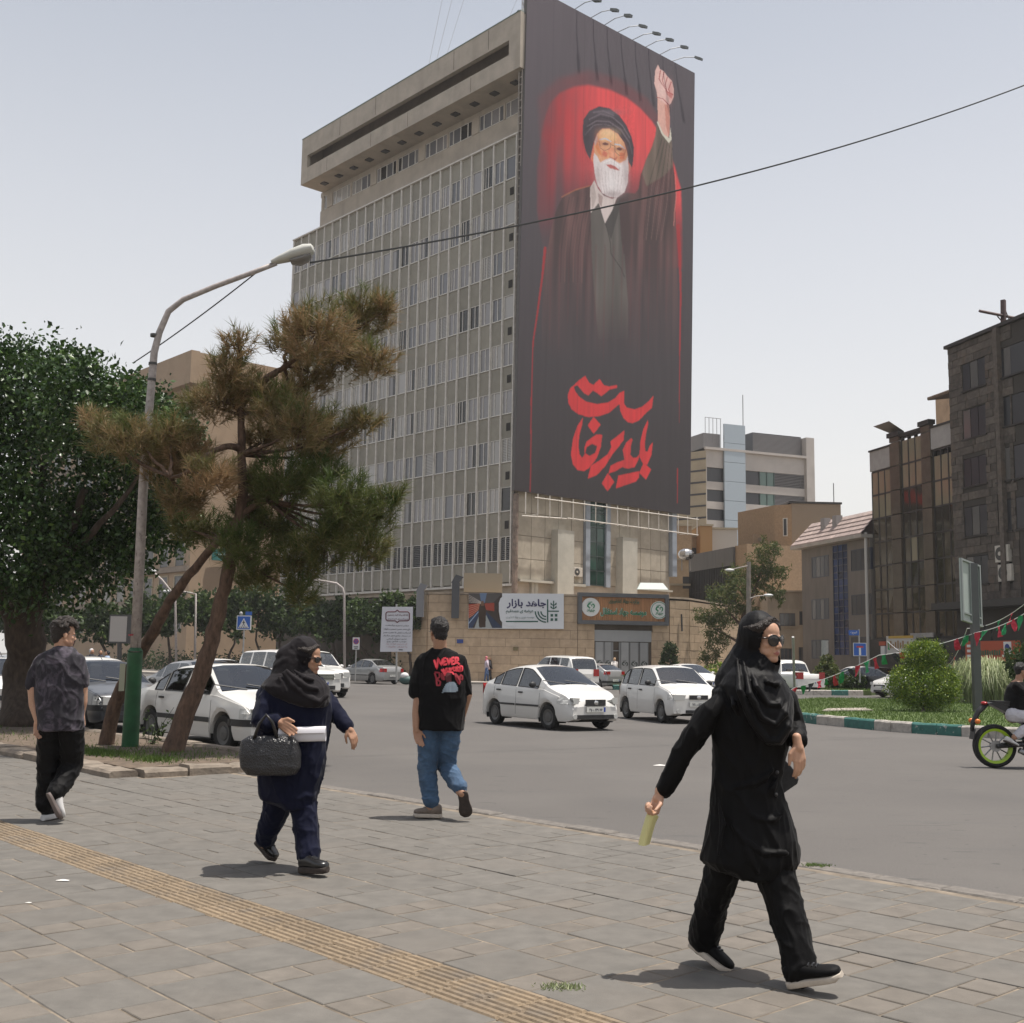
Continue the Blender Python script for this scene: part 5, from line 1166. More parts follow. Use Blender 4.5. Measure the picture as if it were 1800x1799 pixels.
def make_car(spec,label,pm,M,steer=0,group=None,plate='',detail=True):
 g=dict(spec);L_,W_,H_=g['L'],g['W'],g['H'];xf,xr=L_/2,-L_/2;wb,r=g['wb'],g['r']
 xw=[xf-g['fo'],xf-g['fo']-wb]
 top,belt=g['top'],g['belt']
 root=thing(g.get('name','parked_car'),label,'car',M=M,group=group)
 Ra=r+.065
 xs=set(np.round(np.arange(xr,xf+.001,.07),3))
 for c in xw:
  for k in np.linspace(-1,1,15):xs.add(round(c+Ra*sin(k*pi/2)*.9995,4))
 for d in (.012,.03,.06,.1):xs.add(round(xf-d,4));xs.add(round(xr+d,4))
 for k in ('xc','xwt','xrt','xrg'):xs.add(round(g[k],4))
 for a,b in g['win']:xs.add(round(a,4));xs.add(round(b,4))
 for a,b in g['doors']:xs.add(round(a,4));xs.add(round(b,4))
 xs=sorted(xs)
 zs0=g.get('sill',.21)
 def ring(x):
  dF,dR=(xf-x),(x-xr)
  e=1.0
  for d,ln,k in ((dF,g.get('nose',.55),g.get('nk',.20)),(dR,g.get('tailr',.45),g.get('tk',.14))):
   if d<ln:t=1-d/ln;e*=1-k*t**2.6
  hw=W_/2*e
  zt=smooth_interp(top,x,.09);zb=min(smooth_interp(belt,x,.06),zt-.01)
  cap=0
  for d in (dF,dR):
   if d<.14:cap=max(cap,(1-d/.14))
  zl=zs0+.06*cap
  zt-=.05*cap**2;zb-=.05*cap**2
  for c in xw:
   if abs(x-c)<Ra:zl=max(zl,r+sqrt(max(Ra*Ra-(x-c)**2,0))*.98)
  gh=max(0,min(1,(zt-zb-.02)/(H_-zb-.02)))
  wr=hw*((1-gh)*.93+gh*g.get('roofw',.70))
  zl2=min(zl,zb-.05)
  mid=zl2+(zb-zl2)*.45
  flare=g.get('flare',.012)*sum(max(0,1-abs(x-c)/(Ra+.12)) for c in xw)
  pts=[(hw*.62,zl2+.0),(hw*.965+flare,zl2),(hw*1.0+flare,zl2+.06),(hw+flare*.6,mid),(hw*.985,zb-.07),(hw*.955,zb),(hw*.955-(hw*.955-wr)*.0-.012,zb+.012*gh+.002),(wr+.02*gh,zt-.055*gh-.012),(wr-.055,zt-.012*gh-.004),(wr*.55,zt+.018),(0,zt+.026)]
  return pts
 R=[ring(x) for x in xs];NP=len(R[0])
 bm={'body':MB()};doors=[[MB(),MB()] for _ in g['doors']];swin=[[MB(),MB()] for _ in g['win']];ws,rw_=MB(),MB()
 lowtrim=MB()
 for i in range(len(xs)-1):
  x0,x1=xs[i],xs[i+1];xm=(x0+x1)/2
  for j in range(NP-1):
   for side in (1,-1):
    q=[(x0,side*R[i][j][0],R[i][j][1]),(x1,side*R[i+1][j][0],R[i+1][j][1]),(x1,side*R[i+1][j+1][0],R[i+1][j+1][1]),(x0,side*R[i][j+1][0],R[i][j+1][1])]
    if side<0:q=q[::-1]
    q=q[::-1]
    dst=bm['body']
    if j==6:
     for k,(a,b) in enumerate(g['win']):
      if a<xm<b:dst=swin[k][0 if side>0 else 1]
    elif j in (8,9) and g['xwt']<xm<g['xc']:dst=ws
    elif j in (8,9) and g['xrg']<xm<g['xrt'] and g.get('rearglass',1):dst=rw_
    elif 1<=j<=4:
     for k,(a,b) in enumerate(g['doors']):
      if a<xm<b:dst=doors[k][0 if side>0 else 1]
    dst.add(q,[(0,1,2,3)])
 for i,sg_ in ((0,1),(len(xs)-1,-1)):
  P=[(xs[i],p[0],p[1]) for p in R[i]]+[(xs[i],-p[0],p[1]) for p in R[i][::-1]]
  bm['body'].add(P,[tuple(range(len(P)))[::sg_]])
 def weld(mb):
  seen={};vs=[];mp=[]
  for p in mb.v:
   k=(round(p[0],4),round(p[1],4),round(p[2],4))
   if k not in seen:seen[k]=len(vs);vs.append(p)
   mp.append(seen[k])
  o=MB();o.v=vs;o.f=[]
  for f in mb.f:
   q=[]
   for i in f:
    if mp[i] not in q:q.append(mp[i])
   if len(q)>2:o.f.append(tuple(q));o.m.append(0)
  return o
 body=weld(bm['body']).build('body',pm,root,smooth=32,local=True)
 def sidey(x,z):
  rr=ring(x)
  for a,b in zip(rr[1:],rr[2:]):
   if a[1]<=z<=b[1] and b[1]>a[1]:return a[0]+(b[0]-a[0])*(z-a[1])/(b[1]-a[1])
  return rr[4][0]
 def patch(x0,x1,z0,z1,side,off=.006,nx=6,nz=3,slant=0):
  mb=MB();vs=[]
  for i in range(nx+1):
   for k in range(nz+1):
    z=z0+(z1-z0)*k/nz;x=x0+(x1-x0)*i/nx+slant*(z-z0);vs.append((x,side*(sidey(x,z)+off),z))
  fs=[(i*(nz+1)+k,(i+1)*(nz+1)+k,(i+1)*(nz+1)+k+1,i*(nz+1)+k+1) for i in range(nx) for k in range(nz)]
  fs=[f[::-1] if side>0 else f for f in fs]
  return mb.add(vs,fs)
 for k,(a,b) in enumerate(g['doors']):
  for s in (0,1):
   sd_=1 if s==0 else -1
   d=weld(doors[k][s]).build('door',pm,root,smooth=32,local=True)
   zb=interp(belt,(a+b)/2)
   if detail:
    hx=a+.13;MB().obox((hx,sd_*(sidey(hx,zb-.1)+.0),zb-.125),(.16,0,0),(0,sd_*.03,0),(0,0,.035)).build('handle',m_trim if g.get('blackhandle',1) else pm,d,local=True)
    gp=MB()
    for x in (a,b):
     z_=max(ring(x)[1][1]+.01,zs0);m2=patch(x-.005,x+.005,z_,zb-.005,sd_,.002,1,8);gp.add(m2.v,m2.f)
    gp.build('door_gap',m_trim,d,local=True)
    if g.get('strip'):m2=patch(a+.02,b-.02,g['strip'][0],g['strip'][1],sd_,.012,8,1);m2.build('rubbing_strip',m_trim,d,local=True)
 for k in range(len(g['win'])):
  for s in (0,1):
   if swin[k][s].v:weld(swin[k][s]).build('side_window',m_cgl,root,smooth=True,local=True)
 fr_=MB()
 for a,b in g['win']:
  for s in (1,-1):
   for x in (a,b):
    q0,q1=ring(x)[6],ring(x)[7]
    if q1[1]-q0[1]>.05:fr_.tube([(x,s*q0[0],q0[1]),(x,s*(q1[0]+.004),q1[1])],.014,5)
   P=[(x,s*ring(x)[6][0],ring(x)[6][1]) for x in np.linspace(a,b,8)];fr_.tube(P,.012,5)
   P=[(x,s*ring(x)[7][0],ring(x)[7][1]) for x in np.linspace(a,b,8)];fr_.tube(P,.012,5)
 if detail:fr_.build('window_trim',m_trim,root,local=True)
 wsb=weld(ws).build('windscreen',m_cgl,root,smooth=True,local=True)
 if rw_.v:weld(rw_).build('rear_window',m_cgl,root,smooth=True,local=True)
 if detail:
  x0=g['xc']+.02;zc=interp(top,g['xc'])
  wp=MB()
  for y in (.35,-.25):wp.tube([(x0,y,zc+.035),(x0-.12,y-.55,zc+.115)],.011,4)
  wp.build('wiper',m_trim,wsb,local=True)
 zi=.3
 it=MB().box(xw[1]-.1,g['xc']+.1,-W_/2*.72,W_/2*.72,.3,.55).obox((g['xc']-.12,-W_/2*.8,interp(belt,g['xc'])-.22),(.38,0,0),(0,W_*.8,0),(0,0,.2))
 it.build('dashboard',m_under,root,local=True)
 for y in (.36,-.36):
  for x in (g['seat'],g['seat']-.85):
   if x<g['xrg']+.2:continue
   MB().obox((x-.12,y-.24,.5),(.14,0,0),(0,.48,0),(-.12,0,.62)).obox((x-.22,y-.12,1.1),(.1,0,0),(0,.24,0),(-.03,0,.18)).obox((x,y-.24,.45),(.45,0,0),(0,.48,0),(0,0,.15)).build('seat',m_seat,root,local=True)
 MB().box(xr+.25,xf-.25,-W_/2+.27,W_/2-.27,.19,.5).build('underbody',m_under,root,local=True)
 for c in xw:
  for s in (1,-1):
   MB().add([(c+(Ra+.01)*cos(t),s*(W_/2-.02-d_),r+(Ra+.01)*sin(t)) for d_ in (0,.3) for t in np.linspace(-.35,pi+.35,14)],[(k,k+1,15+k,14+k) for k in range(13)]+[tuple(range(14,28))]).build('wheel_well',m_under,root,local=True)
 ty,rm=wheel_meshes(r,g.get('tw',.18),g.get('rim','cover'))
 for i,c in enumerate(xw):
  for s in (1,-1):
   Mw=M@Matrix.Translation((c,s*(W_/2-.115),r))@Matrix.Rotation((0 if s>0 else pi)+(steer if i==0 else 0),4,'Z')
   t=placeW('wheel',ty,root,Mw);placeW('rim',rm,t,Mw)
 he=ring(xf)[3][0]
 z0,z1=g['hl']
 for s in (1,-1):
  mb=patch(xf-g.get('hll',.22),xf,z0,z1,s,.008,5,2)
  yi=g.get('hli',.42);mb.add([(xf+.008,s*he,z0),(xf+.008,s*he,z1),(xf+.008,s*yi,z1-.01),(xf+.008,s*(yi+.04),z0)],[(0,1,2,3) if s<0 else (3,2,1,0)])
  mb.build('headlight',m_lamp,root,local=True)
  z2,z3=g['tl'];te=ring(xr)[3][0]
  mb=patch(xr,xr+g.get('tll',.2),z2,z3,s,.008,5,2);mb.add([(xr-.008,s*te,z2),(xr-.008,s*te,z3),(xr-.008,s*g.get('tli',.45),z3),(xr-.008,s*g.get('tli',.45),z2)],[(3,2,1,0) if s<0 else (0,1,2,3)])
  mb.build('tail_light',m_tail,root,local=True)
 zg0,zg1,gw_=g['grille']
 gr=MB().box(xf-.02,xf+.014,-gw_,gw_,zg0,zg1).build('grille',m_trim,root,local=True)
 if detail:MB().ell((xf+.02,0,(zg0+zg1)/2),(.012,.06,.05)).build('badge',m_chr,gr,local=True)
 if g.get('chrome'):
  mb=MB()
  for k in range(4):z=zg0+(zg1-zg0)*(k+.5)/4;mb.box(xf+.014,xf+.02,-gw_+.03,gw_-.03,z-.012,z+.012)
  mb.build('grille_bar',m_chr,gr,local=True)
 if g.get('blackbumper'):
  za,zb2=g['blackbumper']
  for s in (1,-1):patch(xf-.6,xf,za,zb2,s,.016,8,1).build('bumper_strip',m_trim,root,local=True);patch(xr,xr+.55,za,zb2,s,.016,8,1).build('bumper_strip',m_trim,root,local=True)
  MB().box(xf,xf+.018,-he,he,za,zb2).build('bumper_strip',m_trim,root,local=True);MB().box(xr-.018,xr,-te,te,za,zb2).build('bumper_strip',m_trim,root,local=True)
 zl0,zl1,lw_=g.get('intake',(.27,.36,.42));MB().box(xf-.01,xf+.012,-lw_,lw_,zl0,zl1).build('lower_intake',m_trim,root,local=True)
 for s in (1,-1):
  if g.get('fog',1) and detail:MB().cyl((xf-.02,s*.56,zl0+.05),(xf+.01,s*.56,zl0+.05),.055,12).build('fog_lamp',m_lamp,root,local=True)
 zp=g.get('plate',.45)
 for x,sx_ in ((xf+.014,1),(xr-.012,-1)):
  pl=MB().obox((x,-.26,zp),(.012*sx_,0,0),(0,.52,0),(0,0,.115)).build('number_plate',m_plate,root,local=True)
  MB().obox((x+.012*sx_,-.255 if sx_<0 else.205,zp+.005),(.002*sx_,0,0),(0,.05,0),(0,0,.105)).build('blue_band',mat('plate_blue',(.02,.05,.3),.5) if 'plate_blue' not in bpy.data.materials else bpy.data.materials['plate_blue'],pl,local=True)
  if detail:
   W3=M@Vector((x+.014*sx_,-.19*sx_,zp+.02));text('lettering',plate or '۱۲ ب ۴۵۶ ۷۸',m_pdk,pl,W3,M.to_3x3()@Vector((0,sx_,0)),Z,width=.36,height=.075,bold=.02,depth=.002)
 for s in (1,-1):
  x=g['xc']-.38;zb=interp(belt,x)+.02;y=ring(x)[5][0]
  MB().obox((x,s*(y-.02),zb+.02),(.06,0,0),(0,s*.1,.02),(0,0,.03)).ell((x+.02,s*(y+.13),zb+.075),(.055,.095,.07),nu=10,nv=7).build('mirror',m_trim if g.get('blackmirror',1) else pm,root,smooth=True,local=True)
 if detail:MB().tube([(g['xwt']-.12,0,H_+.02),(g['xwt']-.32,0,H_+.16)],.008,4).build('aerial',m_trim,root,local=True)
 return root
def HM(c,h,z=ROAD):h=Vector((h[0],h[1],0)).normalized();return Matrix(((h.x,-h.y,0,c[0]),(h.y,h.x,0,c[1]),(0,0,1,z),(0,0,0,1)))
SED=dict(L=4.40,W=1.69,H=1.41,wb=2.67,fo=.83,r=.30,top=[(-2.2,.70),(-2.15,.93),(-1.55,.98),(-1.45,.995),(-.72,1.36),(-.3,1.395),(.35,1.40),(.45,1.375),(1.12,.965),(1.2,.94),(2.0,.78),(2.16,.70),(2.2,.6)],belt=[(-2.2,.68),(-1.5,.93),(0,.92),(1.1,.90),(2.0,.76),(2.2,.58)],xc=1.12,xwt=.42,xrt=-.74,xrg=-1.44,win=[(-1.2,-.86),(-.80,-.10),(-.02,.86)],doors=[(-1.05,-.06),(-.06,.98)],seat=.15,hl=(.56,.72),grille=(.58,.70,.34),tl=(.66,.85),blackbumper=(.44,.55),strip=(.46,.54),intake=(.25,.36,.5),nose=.4,nk=.13,hli=.46,hll=.26,roofw=.71)
TIB=dict(L=3.95,W=1.645,H=1.44,wb=2.35,fo=.78,r=.285,top=[(-1.97,.62),(-1.93,.95),(-1.7,1.03),(-1.45,1.06),(-.85,1.34),(-.45,1.42),(.0,1.44),(.3,1.41),(1.12,.99),(1.22,.955),(1.75,.80),(1.93,.66),(1.97,.5)],belt=[(-1.97,.62),(-1.55,.99),(0,.93),(1.0,.90),(1.6,.76),(1.97,.5)],xc=1.12,xwt=.30,xrt=-.82,xrg=-1.43,win=[(-1.22,-.92),(-.86,-.17),(-.09,.78)],doors=[(-1.12,-.13),(-.13,.90)],seat=.12,hl=(.60,.74),grille=(.56,.70,.27),tl=(.72,.98),strip=(.50,.545),intake=(.27,.36,.5),nose=.75,nk=.26,hli=.44,hll=.40,plate=.42,roofw=.70,tk=.22,tailr=.6)
PRI=dict(L=3.56,W=1.60,H=1.45,wb=2.30,fo=.66,r=.28,top=[(-1.78,.6),(-1.74,.98),(-1.62,1.02),(-1.28,1.36),(-1.05,1.43),(-.4,1.455),(.25,1.44),(.36,1.40),(.98,.985),(1.05,.955),(1.6,.84),(1.74,.74),(1.78,.6)],belt=[(-1.78,.6),(-1.6,.95),(0,.93),(1.0,.92),(1.6,.80),(1.78,.58)],xc=.98,xwt=.34,xrt=-1.26,xrg=-1.62,win=[(-1.42,-1.10),(-1.05,-.34),(-.26,.72)],doors=[(-1.02,-.30),(-.30,.80)],seat=.05,hl=(.60,.74),grille=(.62,.73,.26),tl=(.66,.90),intake=(.27,.35,.36),nose=.35,nk=.12,hli=.36,hll=.2,plate=.44,roofw=.74,chrome=0)
MEG=dict(L=4.5,W=1.78,H=1.46,wb=2.69,fo=.85,r=.32,top=[(-2.25,.65),(-2.2,1.0),(-1.75,1.07),(-1.6,1.09),(-.85,1.40),(-.35,1.455),(.1,1.46),(.35,1.43),(1.3,1.0),(1.4,.96),(2.0,.80),(2.2,.65),(2.25,.5)],belt=[(-2.25,.64),(-1.7,1.0),(0,.96),(1.2,.93),(2.0,.76),(2.25,.5)],xc=1.3,xwt=.38,xrt=-.86,xrg=-1.6,win=[(-1.2,-.92),(-.86,-.14),(-.06,.9)],doors=[(-1.06,-.1),(-.1,1.0)],seat=.15,hl=(.6,.74),grille=(.52,.62,.4),tl=(.72,.93),strip=(.5,.55),nose=.8,nk=.25,tk=.2,tailr=.7,tli=.5,tll=.3,blackmirror=0,blackhandle=0)
SUV=dict(L=4.65,W=1.84,H=1.78,wb=2.75,fo=.88,r=.37,sill=.34,top=[(-2.32,.8),(-2.28,1.15),(-2.05,1.68),(-1.9,1.74),(-.6,1.78),(.3,1.77),(.5,1.72),(1.22,1.20),(1.32,1.17),(2.1,1.06),(2.27,.92),(2.32,.7)],belt=[(-2.32,.8),(-2.1,1.14),(0,1.12),(1.2,1.1),(2.1,1.0),(2.32,.7)],xc=1.22,xwt=.46,xrt=-2.04,xrg=-2.26,win=[(-1.95,-1.25),(-1.15,-.3),(-.2,.85)],doors=[(-1.1,-.25),(-.25,.98)],seat=.15,hl=(.78,.98),grille=(.76,.96,.48),tl=(.8,1.15),intake=(.42,.56,.55),nose=.5,nk=.15,hli=.5,hll=.32,plate=.58,roofw=.76,chrome=1,rim='spoke',tw=.22,blackmirror=0,blackhandle=0)
HAT=dict(L=3.84,W=1.66,H=1.43,wb=2.44,fo=.75,r=.29,top=[(-1.92,.6),(-1.88,.98),(-1.75,1.05),(-1.25,1.33),(-.9,1.40),(-.2,1.43),(.2,1.41),(1.15,.96),(1.25,.93),(1.75,.76),(1.88,.64),(1.92,.5)],belt=[(-1.92,.6),(-1.6,1.02),(0,.95),(1.0,.90),(1.7,.74),(1.92,.5)],xc=1.15,xwt=.24,xrt=-1.22,xrg=-1.74,win=[(-1.22,-.98),(-.92,-.2),(-.12,.8)],doors=[(-1.0,-.16),(-.16,.92)],seat=.1,hl=(.58,.74),grille=(.5,.58,.36),tl=(.82,1.0),strip=(.48,.54),nose=.7,nk=.22,blackbumper=(.36,.48))
nU=-U
def cb_at(a,b):p=AB(a,b);return (p.x,p.y)
make_car(SED,'white sedan with black rubbing strips parked beside the leaning pine trunks',m_cwh,HM(cb_at(18.88,10.27),nU),.05,plate='۲۳ س ۶۴۷ ۱۱')
make_car(SED,'dark grey sedan parked nose out behind the green lamp post base',m_cgr,HM(cb_at(24.75,10.3),nU))
make_car(SED,'white sedan at the left edge behind the thick dark tree trunk',m_cwh,HM(cb_at(30.6,10.2),nU))
make_car(TIB,'small white rounded sedan turning in the middle of the road',m_cwh,HM((.92,28.2),(.52,-.85)),.12,plate='۳۵ ه ۲۴۹ ۷۷')
make_car(PRI,'boxy white hatchback beside the black clad woman',m_cwh,HM((4.32,31.85),(.3,-.95)),plate='۷۸ د ۵۲۱ ۴۴')
p=cb_at(58.2,41.2);make_car(MEG,'silver grey sedan parked on the far side under the notice banner',m_csil,HM(p,U))
make_car(SUV,'white off-roader with chrome grille behind the navy clad woman',m_cwh,HM((-8.0,47.0),(.5,-.87)))
make_car(HAT,'small silver hatchback seen from behind in front of the grey gate',m_csil,HM((4.6,66.4),U))
make_car(SUV,'white estate car driving away just beyond the small rounded sedan',m_cwh,HM((2.6,60),(-.5,.86)),detail=False)
make_car(MEG,'white sedan half hidden behind the boxy hatchback roof',m_cwh,HM((9.4,62.0),(.35,-.93)),detail=False)
make_car(MEG,'white sedan behind the dark conical shrub on the median strip',m_cwh,HM((20.8,70),(-.5,.86)),detail=False)
make_car(MEG,'black sedan with red tail lights beyond the end of the median kerb',m_cbk,HM((19.6,63.5),(-.55,.84)),detail=False)
make_car(MEG,'white car nosing out from behind the cloud clipped topiary',m_cwh,HM((20.1,58),(-.93,-.36)),detail=False)
make_car(SED,'dusty grey sedan behind the white parked sedan, left of its windscreen',m_csg,HM(cb_at(30.2,15.6),nU),detail=False)
make_car(HAT,'white hatchback roof showing between the two leaning pine trunks',m_cwh,HM(cb_at(36.0,19.2),nU),detail=False)
make_car(SUV,'white off-roader with roof rails behind the white parked sedan roof',m_cwh,HM(cb_at(37.2,22.6),nU),detail=False)
make_car(SED,'black sedan with open look right of the crossing sign post',m_cbk,HM(cb_at(41.2,25.4),nU),detail=False)
make_car(HAT,'white hatchback tail beside the green lamp post base',m_cwh,HM(cb_at(38.5,15.8),U),detail=False)
make_car(MEG,'pale sedan far back beside the bystanders under the trees',m_csil,HM(cb_at(46.5,16.3),nU),detail=False)
make_car(SED,'white sedan far back left of the man in the tie-dye shirt',m_cwh,HM(cb_at(47,12.4),nU),detail=False)
make_car(HAT,'dark sedan far back near the thick tree trunk',m_cgr,HM(cb_at(52,10.6),nU),detail=False)
PK=dict(SUV);PK.update(L=4.9,top=[(-2.45,.75),(-2.42,1.05),(-1.0,1.05),(-.92,1.10),(-.75,1.66),(-.5,1.74),(.3,1.75),(.5,1.70),(1.22,1.18),(1.32,1.14),(2.1,1.04),(2.4,.9),(2.45,.7)],belt=[(-2.45,.74),(-2.3,1.03),(0,1.08),(1.2,1.07),(2.1,.98),(2.45,.7)],xrt=-.76,xrg=-.93,win=[(-.7,-.1),(0,.85)],doors=[(-.75,-.05),(-.05,.95)],name='pickup_truck')
make_car(PK,'white pickup truck with red tail lights behind the thin post on the island edge',m_cwh,HM((14.6,62),(-.30,.95)),detail=False)['category']='truck'
# ================================================================== PEOPLE
from mathutils.bvhtree import BVHTree
m_skin=mat('skin_light',(.47,.275,.185),.5,nz=60,amt=.07,spec=.4);m_skin2=mat('skin_tan',(.37,.205,.13),.5,nz=60,amt=.07,spec=.4)
for m_ in (m_skin,m_skin2):
 n_,L_,b_=nodes_of(m_);b_.inputs['Subsurface Weight'].default_value=.12;b_.inputs['Subsurface Radius'].default_value=(.01,.004,.002)
m_lip=mat('lips',(.33,.125,.10),.4);m_nail=mat('nails',(.5,.3,.25),.3)
def cloth(name,c,rough=.85,sheen=.3,nzs=300,bump=.15):return mat(name,c,rough,nz=18,amt=.12,bump=bump,bscale=nzs,sheen=sheen,spec=.12)
m_blk=cloth('black_cloth',(.0042,.004,.0043),.6,.03);m_hij=cloth('black_scarf_cloth',(.0052,.005,.0056),.5,.05);m_navy_c=cloth('navy_cloth',(.006,.0075,.021),.8,.06);m_scarf=cloth('dark_plum_scarf',(.0115,.0095,.011),.7,.08);m_tee=cloth('black_cotton',(.0075,.0072,.0076),.9,.06)
m_hair=mat('black_hair',(.012,.009,.008),.35,nz=120,amt=.6,bump=.8,bscale=160,spec=.5);m_hairb=mat('brown_black_hair',(.022,.014,.010),.4,nz=120,amt=.6,bump=.8,bscale=160)
m_leath=mat('black_leather',(.012,.0115,.012),.3,spec=.6);m_sung=mat('sunglass_lens',(.012,.01,.012),.06,spec=.8);m_sfrm=mat('sunglass_frame',(.008,.007,.007),.2)
m_sole=mat('cream_sole',(.48,.42,.35),.7,nz=30,amt=.12);m_soled=mat('dark_sole',(.035,.025,.02),.8,nz=30,amt=.3);m_whs=mat('white_shoe',(.55,.54,.53),.6,nz=20,amt=.1)
m_jean=mat('blue_denim',(.045,.088,.155),.9,nz=7,amt=.35,bump=.2,bscale=250,sheen=.1);overlay(m_jean,5,.58,.15,(.09,.145,.22),.6)
m_tie=mat('tie_dye_shirt',(.014,.012,.018),.85,nz=5.5,col2=(.12,.10,.13),detail=7,sheen=.1)
n_,L_,b_=nodes_of(m_tie)
for nd in n_:
 if nd.type=='TEX_NOISE':nd.inputs['Distortion'].default_value=2.2
 if nd.type=='MAP_RANGE':nd.inputs[1].default_value=.48;nd.inputs[2].default_value=.74
class Fig:
 def __init__(s,Y):s.Y=Y;s.k=Y/F
 def P(s,px,py,dy=0):return at(px,py,s.Y+dy)
def limb(mb,pts,rad,n=14):
 mb.tube(pts,rad,n)
 mb.ell(pts[0],(rad[0],)*3,nu=12,nv=8);mb.ell(pts[-1],(rad[-1],)*3,nu=12,nv=8);return mb
def stack(mb,fg,rows,n=28,ex=2.3):
 rings=[]
 for py,xl,xr,dy,dep in rows:
  a,b=fg.P(xl,py,dy),fg.P(xr,py,dy);c=(a+b)/2;rx=(b.x-a.x)/2;ry=dep/2;q=[]
  for k in range(n):
   t=2*pi*k/n;ct,st=cos(t),sin(t)
   q.append(Vector((c.x+rx*abs(ct)**(2/ex)*(1 if ct>0 else -1),c.y+ry*abs(st)**(2/ex)*(1 if st>0 else -1),c.z)))
  rings.append(q)
 return mb.loft(rings)
def blob(name,mb,mats,parent,voxel=.008,it=6,fac=.5,wr=None,decim=None,cut=None,select=None):
 me=mb.mesh('tmp',m_blk);o=bpy.data.objects.new('tmp',me);COL.objects.link(o)
 r=o.modifiers.new('r','REMESH');r.mode='VOXEL';r.voxel_size=voxel;r.adaptivity=0
 sm_=o.modifiers.new('s','SMOOTH');sm_.iterations=it;sm_.factor=fac
 if decim:d=o.modifiers.new('d','DECIMATE');d.ratio=decim
 bpy.context.view_layer.update();out_=bpy.data.meshes.new_from_object(o.evaluated_get(bpy.context.evaluated_depsgraph_get()))
 bpy.data.objects.remove(o);bpy.data.meshes.remove(me)
 out_.materials.clear()
 for m in (mats if isinstance(mats,list) else [mats]):out_.materials.append(m)
 n=len(out_.vertices);co=np.empty(n*3);out_.vertices.foreach_get('co',co);co=co.reshape(-1,3)
 if wr:
  no=np.empty(n*3);out_.vertices.foreach_get('normal',no);no=no.reshape(-1,3)
  amp,fx,fy,fz=wr
  def rg(x,y,z):return (1-min(1,abs(noise.noise((x,y,z)))*2.6))**2
  d=np.array([.45*noise.noise((p[0]*fx,p[1]*fy,p[2]*fz))+.75*rg(p[0]*fx*.9+p[2]*fz*.5,p[1]*fy*.9,p[2]*fz*.9)+.35*rg(p[0]*fx*1.9+7,p[1]*fy*1.9-p[2]*fz,p[2]*fz*1.6)-.3 for p in co])
  co=co+no*(d*amp)[:,None]
 if cut is not None:
  bm=bmesh.new();bm.from_mesh(out_);bm.verts.ensure_lookup_table()
  for i,v in enumerate(bm.verts):v.co=co[i]
  bmesh.ops.delete(bm,geom=[v for v in bm.verts if cut(v.co)],context='VERTS');bm.to_mesh(out_);bm.free()
 else:out_.vertices.foreach_set('co',co.ravel())
 if select is not None:
  for p in out_.polygons:p.material_index=select(p.center)
 P=WM[parent.name].inverted() if parent else Matrix.Identity(4)
 out_.transform(P);out_.shade_smooth();out_.update()
 ob=bpy.data.objects.new(name,out_);return reg(ob,WM[parent.name] if parent else Matrix.Identity(4),parent)
def frame_of(fwd,up=Z):
 x=Vector(fwd).normalized();y=Vector(up).cross(x).normalized();z=x.cross(y);return Matrix((x,y,z)).transposed()
def head(mb,C,R,s=1.0,jaw=1.0,neck=None,nr=.056):
 def e(c,r,n=14):mb.ell(C+R@(Vector(c)*s),[q*s for q in r],R,nu=n+2,nv=n-2)
 def c(a,b,ra,rb):limb(mb,[C+R@(Vector(a)*s),C+R@(Vector(b)*s)],[ra*s,rb*s],10)
 e((-.018,0,.036),(.097,.076,.094),20);e((.030,0,-.03),(.060,.061*jaw,.092),18);e((.038,0,.04),(.052,.062,.06))
 e((.066,0,-.100),(.022,.024*jaw,.020));
 for k in (1,-1):
  c((-.005,k*.056*jaw,-.055),(.058,k*.016,-.102),.019,.016);e((.055,k*.040,-.028),(.026,.020,.020));e((.046,k*.034,-.062),(.028,.024,.03))
  e((.098,k*.011,-.041),(.010,.009,.008));e((-.012,k*.078,-.012),(.018,.008,.032));c((.084,k*.016,.014),(.074,k*.05,.012),.009,.008)
 mb.tube([C+R@(Vector(p)*s) for p in ((.082,0,.012),(.092,0,-.008),(.103,0,-.026),(.108,0,-.037),(.096,0,-.046))],[q*s for q in (.007,.008,.009,.0115,.006)],10)
 e((.083,0,-.066),(.0145,.024,.0065));e((.082,0,-.0775),(.0135,.020,.0075));e((.072,0,-.088),(.012,.02,.008))
 if neck:limb(mb,[C+R@Vector((-.03*s,0,-.05*s)),neck],[nr,nr*1.05])
def lipsel(C,R,s):
 Ri=R.transposed()
 def f(p):
  q=Ri@(Vector(p)-C)/s;return 1 if q.x>.079 and abs(q.y)<.022-abs(q.z+.072)*.9 and -.0815<q.z<-.0625 else 0
 return f
